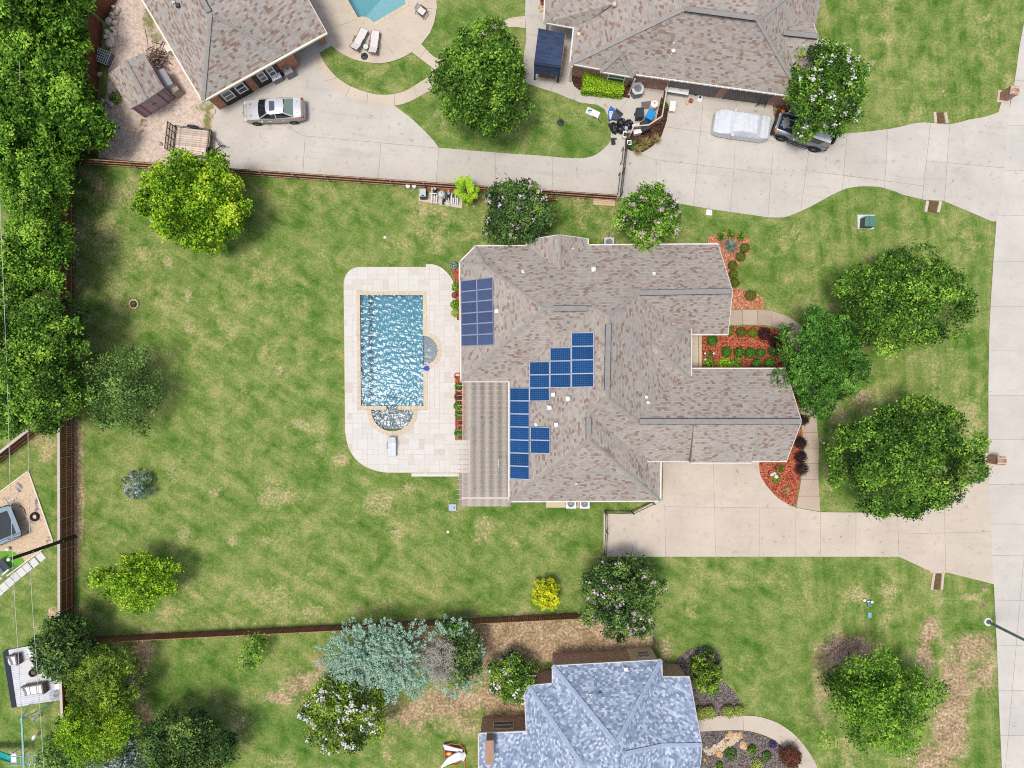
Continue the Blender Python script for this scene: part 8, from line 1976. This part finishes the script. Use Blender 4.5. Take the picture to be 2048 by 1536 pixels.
def trampoline():
    c = P(-6,1056,.7);t = thing('trampoline','dark rectangular trampoline with grey-blue pads on the sand','trampoline',(c.x,c.y,.03),rad(22));L2,W2 = 1.75,1.32
    def rr(l,w,r,n=6):
        o = []
        for sx,sy,a0 in ((1,1,0),(-1,1,90),(-1,-1,180),(1,-1,270)):
            for k in range(n+1):a = rad(a0+90*k/n);o.append((sx*(l-r)+r*math.cos(a),sy*(w-r)+r*math.sin(a)))
        return o
    ou,inn = rr(L2,W2,.35),rr(L2-.36,W2-.36,.12);MB().prism(ou,.80,.86,holes=[inn]).build('pad',M('grey_blue_pad',S(128,146,158),.5,.08),t,local=True);MB().prism(inn,.78,.80).build('jump_mat',M('dark_mat',S(50,56,64),.7,.1),t,local=True)
    MB().tube([(x*1.01,y*1.01,.84) for x,y in ou],.03,6,closed=True).build('frame',m_black,t,local=True)
    for sx in (-1,1):
        for sy in (-1,1):MB().tube([(sx*L2*.9,sy*W2*.9,0),(sx*L2*.93,sy*W2*.95,.84),(sx*L2*.96,sy*W2*.98,2.3)],.025,6).build('net_pole',m_black,t,local=True)
    MB().bar((-.2,-1.25,2.2),(1.9,-1.0,.9),.03).bar((.2,.9,.9),(.2,-.4,.9),.02).build('net_rod',m_black,t,local=True)
trampoline()
c = P(42,1034,.3);t = thing('bent_tube','black bent tube frame lying on the sand right of the trampoline','frame',(c.x,c.y,.05));MB().tube([P(28,1016,.2)-c,P(38,1014,.3)-c,P(43,1018,.3)-c,P(56,1046,.2)-c,P(56,1050,.1)-c,P(46,1053,.05)-c],.035,7).build('tube',m_black,t,local=True,smooth=True);MB().bar(P(35,1026,.1)-c,P(45,1045,.1)-c,.03).build('crossbar',m_black,t,local=True)
c = P(71,1033);t = thing('tyre','old black tyre half buried in the play sand','tyre',(c.x,c.y,.06));MB().ring((0,0,.06),.27,.10,24,8).build('rubber',m_tyre,t,local=True,smooth=True);MB().cyl((0,0,-.03),.2,.06,14).build('sand_fill',m_sand,t,local=True)
def glider():
    c = P(6,1131,.5);t = thing('garden_glider','white swinging bench with a dark seat on the bright turf','bench',(c.x,c.y,.05),rad(40))
    MB().box((0,0,.42),(.55,1.0,.05)).build('seat',M('dark_seat',S(58,66,74),.6),t,local=True);MB().box((-.3,0,.7),(.06,1.05,.5),ry=-.15).build('backrest',m_white,t,local=True)
    for s in (-1,1):MB().tube([(.42,s*.58,0),(.3,s*.58,.66),(-.38,s*.58,.66),(-.46,s*.58,0)],.035,6).build('side_frame',m_white,t,local=True);MB().box((0,s*.58,.68),(.6,.10,.04)).build('armrest',m_white,t,local=True)
glider()
c = P(16,1098,.2);t = thing('ball','white ball at the top edge of the bright turf','ball',(c.x,c.y,.22));MB().blob((0,0,0),(.16,.16,.16),14,9).build('skin',m_white,t,local=True,smooth=True)
# utility pole and wires
pb0 = P(150,1073);pole = thing('utility_pole','dark wooden utility pole at the left fence carrying the overhead wires','utility pole',(pb0.x,pb0.y,0));top = P(26.5,1126,6.9)
MB().tube([(0,0,-.2),(0,0,6.9)],[.15,.11],12).build('shaft',M('pole_wood',S(70,58,50),.95,.25,4,bump=.6),pole,local=True,smooth=True)
MB().cyl((0,0,6.9),.05,.18,10).cyl((0,0,7.08),.11,.10,12).build('insulator',m_white,pole,local=True,smooth=True);MB().blob((.12,0,1.6),(.06,.05,.08),8,5).blob((.11,0,4.9),(.05,.05,.06),8,5).build('hardware',m_galv,pole,local=True)
m_wire = M('pale_wire',S(196,196,190),.5,.05)
def wire(label,pts,r=.018):
    q = [P(*p) for p in pts];t = thing('overhead_wire',label,'wire',q[0]);MB().tube(q,r,5).build('cable',m_wire,t)
wire('thin upper overhead wire running down the left edge over the pole top',[(-16,-60,7.3),(-3,330,7.0),(8,600,6.7),(15,768,6.7),(20,960,6.8),(25.5,1123,7.05),(30,1210,6.9),(36,1300,6.8),(44,1440,6.8),(52,1600,6.9)])
wire('thin lower overhead wire passing over the diagonal fence and small deck',[(36,-60,5.5),(43,330,5.2),(49,560,5.0),(55,768,4.9),(57,945,4.95),(60,1112,5.1),(64,1200,5.0),(71,1300,4.9),(80,1420,4.9),(92,1600,5.1)])
# small deck with furniture
def deck():
    c = P(70,1352);t = thing('garden_deck','whitewashed board deck in the lower left corner behind the fence','deck',(c.x,c.y,0));TL_,TR_,BR_,BL_ = P(16.7,1300,.2),P(126,1279,.2),P(127,1399,.2),P(34,1414,.2)
    n = 30;mk = M('whitewashed_board',S(204,206,210),.75,.07,3,rnd=.05,bump=.3)
    for i in range(n):
        a0,a1 = i/n+.001,(i+1)/n-.002;p,q,r,s = TL_.lerp(BL_,a0),TR_.lerp(BR_,a0),TR_.lerp(BR_,a1),TL_.lerp(BL_,a1);MB().prism([p,q,r,s],.10,.2+random.uniform(-.003,.003)).build('board',mk,t)
    MB().prism([TL_,TR_,BR_,BL_],0,.165).build('joists',M('grey_joist',S(140,142,148),.9),t)
    strip = [P(5,1305,.2),P(9,1301,.2),P(16.3,1299.5,.2),P(34,1414,.2),P(23,1416.5,.2)];MB().prism(strip,.0,.19).build('side_apron',M('navy_apron',S(44,50,62),.8,.12),t)
    rug = thing('outdoor_rug','pale grey rug in the middle of the small deck','rug',P(72,1342));MB().prism([P(46,1321,.21),P(89,1312,.21),P(94,1361,.21),P(47,1372,.21)],.206,.218).build('weave',M('pale_rug',S(206,204,202),.95,.05,6),rug);MB().bar(P(46,1321,.22),P(89,1312,.22),.05,.012).bar(P(47,1372,.22),P(94,1361,.22),.05,.012).build('border',M('grey_border',S(178,176,176),.95),rug)
deck()
m_cush = M('white_cushion',S(232,228,228),.9,.04,5);m_wick = M('grey_wicker',S(120,112,110),.85,.2,14,bump=.5)
def seatset(name,label,px,py,ang,w,ncush):
    c = P(px,py,.5);t = thing(name,label,'sofa' if ncush > 1 else 'armchair',(c.x,c.y,.2),rad(ang));MB().box((0,0,.16),(w,.78,.3)).build('base',m_wick,t,local=True);MB().box((w/2-.06,0,.4),(.12,.8,.5)).build('backrest' if ncush == 1 else 'armrest',m_wick,t,local=True);MB().box((0,.38,.42),(w,.10,.45)).build('armrest' if ncush == 1 else 'backrest',m_wick,t,local=True)
    for k in range(ncush):
        cw = (w-.16)/ncush;MB().tbox((-w/2+.04+cw*(k+.5),-.03,.31),(cw*.94,.68,0),(cw*.86,.60,0),.13).build('cushion',m_cush,t,local=True)
    MB().blob((-w/2+.16,-.05,.52),(.10,.34,.16),10,7,.04,rz=.2).build('pillow',m_cush,t,local=True,smooth=True)
    return t
seatset('armchair','white cushioned armchair at the upper left of the small deck',30,1319,10,.78,1);seatset('sofa','white cushioned two-seat sofa at the lower part of the small deck',70,1378,9,1.75,3)
c = P(66,1303,.45);t = thing('ottoman','round white ottoman at the top of the small deck','ottoman',(c.x,c.y,.2));MB().lathe([(.36,0),(.40,.1),(.40,.34),(.34,.42),(0,.44)],(0,0,0),22).build('cushion',m_cush,t,local=True,smooth=True);MB().ring((0,0,.3),.395,.02,22,6).build('piping',m_greyframe,t,local=True)
c = P(77,1299,.4);t = thing('cushion','white floor cushion beside the round ottoman','cushion',(c.x,c.y,.2),.3);MB().blob((0,0,.12),(.38,.32,.13),14,8,.03).build('cover',m_cush,t,local=True,smooth=True);MB().blob((.2,.2,.2),(.16,.12,.08),10,6,.03).build('small_pillow',m_cush,t,local=True,smooth=True)
c = P(67,1345,.5);t = thing('fire_pot','black cauldron planter on the rug of the small deck','pot',(c.x,c.y,.22));MB().lathe([(.12,0),(.30,.12),(.33,.28),(.27,.40),(.30,.44),(.24,.42),(.22,.3),(0,.3)],(0,0,0),20).build('pot',m_black,t,local=True,smooth=True);MB().blob((0,0,.3),(.18,.18,.1),9,6,.15).build('plant',M('moss_green',S(96,110,60),.9,.3,9),t,local=True);MB().tube([(.3,.1,.4),(.36,.05,.55),(.3,-.2,.42)],.02,5).build('handle',M('copper_handle',S(150,96,80),.5),t,local=True)
c = P(118.5,1366,.4);t = thing('bench','narrow white bench against the fence on the small deck','bench',(c.x,c.y,.2),rad(-3));MB().box((0,0,.40),(.34,.8,.05)).build('seat',m_white,t,local=True)
for sy in (-1,1):MB().box((0,sy*.33,.19),(.3,.05,.38)).build('leg',m_white,t,local=True)
c = P(113,1389,.5);t = thing('wire_table','round wire garden table in the lower right of the small deck','table',(c.x,c.y,.2));f = MB()
for k in range(1,5):f.ring((0,0,.5),.11*k,.012,22,5)
for k in range(8):a = k*math.pi/8;f.bar((-.43*math.cos(a),-.43*math.sin(a),.5),(.43*math.cos(a),.43*math.sin(a),.5),.014)
f.build('tabletop',M('slate_wire',S(110,122,136),.5),t,local=True); 
for k in range(3):a = k*2.09;MB().tube([(.1*math.cos(a),.1*math.sin(a),.49),(.32*math.cos(a),.32*math.sin(a),0)],.014,5).build('leg',M('slate_wire',S(110,122,136),.5),t,local=True)
for lab,x,y,r in (('dark plant pot under the glossy tree on the small deck, left one',102,1344,.18),('small dark plant pot beside the fence on the small deck',109,1353,.14)):
    c = P(x,y,.3);t = thing('plant_pot',lab,'pot',(c.x,c.y,.2));MB().lathe([(r*.7,0),(r,.28),(r*1.1,.3),(r*.9,.3),(r*.8,.24),(0,.24)],(0,0,0),14).build('pot',m_black,t,local=True,smooth=True);MB().blob((0,0,.3),(r,r,.12),9,6,.2).build('plant',M('moss_green',S(96,110,60),.9,.3,9),t,local=True)
# swing set
def swings():
    mt = M('teal_tube',S(120,190,190),.4,.06,3,.4);ms = M('teal_slide',S(20,150,142),.35,.08,3,.5);c = P(50,1490);t = thing('swing_set','teal swing set with monkey bars and slide at the lower left edge','swing set',(c.x,c.y,0));Z = 2.2
    MB().tube([P(43.4,1438,Z),P(50,1580,Z)],.07,10).build('top_beam',mt,t,smooth=True);MB().blob(P(43.4,1438,Z),(.12,.12,.1),10,6).build('joint',mt,t,smooth=True)
    for dx in (-1,1):e = P(43.4,1438,Z);MB().tube([e,Vector((e.x+dx*.9,e.y+.2,0))],.04,8).build('leg',mt,t,smooth=True)
    r1 = [P(15,1514,2.0),P(50,1512.5,2.0),P(80,1510,2.0),P(86,1511,2.0),P(90,1514,2.0),P(91,1519,2.0),P(88,1525,2.0),P(80,1526.5,2.0),P(50,1529,2.0),P(15,1532,2.0)];MB().tube(r1,.04,8).build('monkey_rail',mt,t,smooth=True)
    for x in (33,41,57,66,73.5):MB().tube([P(x,1513.5,2.0),P(x+.5,1527.5,2.0)],.028,6).build('rung',mt,t)
    for q in (r1[4],r1[6],r1[0],r1[-1]):MB().tube([q,Vector((q.x,q.y,0))],.035,7).build('post',mt,t)
    # ladder at the bar end
    la,lb = P(88,1514,1.95),P(90,1522,1.95);lA,lB = la+Vector((.5,.25,-1.95)),lb+Vector((.5,.25,-1.95))
    for p,q in ((la,lA),(lb,lB)):MB().tube([p,q],.03,6).build('ladder_side',m_bark,t)
    for k in (.2,.4,.6,.8):MB().tube([la.lerp(lA,k),lb.lerp(lB,k)],.025,6).build('ladder_rung',M('tan_rung',S(196,170,130),.7),t)
    # platform panel and slide
    MB().box(tuple(P(28,1516,1.6)),(.42,.75,.04),.1).build('platform',m_white,t);s0,s1 = P(22,1516,1.55),P(-40,1494,.2);d = (s1-s0).normalized();sd_ = Vector((-d.y,d.x,0)).normalized()*.25
    MB().add([s0+sd_,s0-sd_,s1-sd_,s1+sd_,s0+sd_*1.15+Vector((0,0,.15)),s0-sd_*1.15+Vector((0,0,.15)),s1-sd_*1.15+Vector((0,0,.15)),s1+sd_*1.15+Vector((0,0,.15))],[(0,1,2,3),(0,3,7,4),(1,5,6,2)]).build('slide',ms,t,fixn=False)
    for (x,y,z,mt2,h0) in ((69,1438,.55,M('slate_blue_seat',S(96,140,156),.5),(46,1436)),(67,1475,.5,M('white_seat',S(206,220,228),.4),(46.5,1490))):
        c_ = P(x,y,z);MB().blob(c_,(.14,.24,.05),12,6,rz=-.4).build('swing_seat',mt2,t,smooth=True)
        for s in (-1,1):b0 = P(h0[0],h0[1]+s*4,Z);MB().tube([b0,c_+Vector((0,s*.2,.03))],.012,4).build('swing_chain',m_galv,t)
    MB().tube([P(48,1438,Z-.05),P(104,1420,.1)],.02,5).build('guy_rope',M('tan_rope',S(206,180,140),.8),t)
    for x in (58,68):MB().tube([P(x,1540,.5),P(x+1,1530,.9),P(x+5,1524,1.0)],.035,6).build('cream_tube',M('cream_tube',S(214,204,178),.5),t)
swings()
# play tent by the blue-grey house
def tent():
    c = P(910,1509,.3);t = thing('play_tent','collapsed white play tent with an orange hoop on the lawn beside the blue-grey house','play tent',(c.x,c.y,0));mo = M('orange_hoop',S(214,112,66),.5,.08);mw = M('white_tent_cloth',S(216,218,224),.7,.06,4,bump=.5,bscale=7);z = .45
    def Q(x,y,h=.3):p = P(x,y,h);return p
    MB().tube([Q(890,1489,.3),Q(903,1487.5,.35),Q(919,1489.5,.35),Q(927,1496,.3),Q(929.5,1503,.3),Q(929,1512,.2),Q(930,1522,.1),Q(929,1545,.05)],.035,7).build('hoop',mo,t,smooth=True);MB().tube([Q(899,1529,.1),Q(913,1531,.15),Q(920,1527,.2),Q(922,1522,.25)],.035,7).build('hoop',mo,t,smooth=True);MB().tube([Q(887,1490,.2),Q(885,1505,.1),Q(886,1520,.1)],.02,6).build('hoop',mo,t)
    def flap(a,nm,hh):
        top = [Q(x,y,h) for x,y,h in a];n = len(top);low = [Vector((p.x,p.y,max(.02,p.z-hh))) for p in top];MB().add(top+low,[tuple(range(n)),tuple(range(2*n-1,n-1,-1))]+[(i,(i+1) % n,n+(i+1) % n,n+i) for i in range(n)]).build(nm,mw,t)
    flap([(885,1489,.25),(890,1490,.45),(910,1496,.6),(925,1499,.5),(925,1505,.4),(905,1502,.35),(890,1500,.25)],'upper_panel',.12);flap([(881,1534,.1),(884,1536,.12),(897,1529,.35),(912,1525,.5),(922,1520,.45),(926,1508,.5),(918,1505,.65),(908,1508,.5),(895,1516,.4)],'lower_panel',.12);flap([(921,1506,.55),(930,1505,.4),(932,1512,.35),(927,1523,.3),(921,1520,.4)],'end_panel',.1)
    MB().prism([Q(889,1500),Q(913,1503),Q(908,1508),Q(893,1518),Q(890,1516)],.02,.16).build('printed_panel',M('plum_print',S(92,38,52),.7,.3,6),t)
    for k,(rr_,col,h) in enumerate(((.26,S(196,70,40),.165),(.17,S(242,170,60),.172),(.08,S(250,226,150),.179))):
        q = Q(898,1510);MB().lathe([(rr_,0),(rr_*.9,.008),(0,.008)],(q.x,q.y,h),12,sx=1.2,sy=.75).build('flame_print',M('flame_%s' % ('red','orange','yellow')[k],col,.7),t)
    MB().tube([Q(927,1497,.35),Q(935,1488,.5)],.012,5).build('pole',m_black,t)
tent()
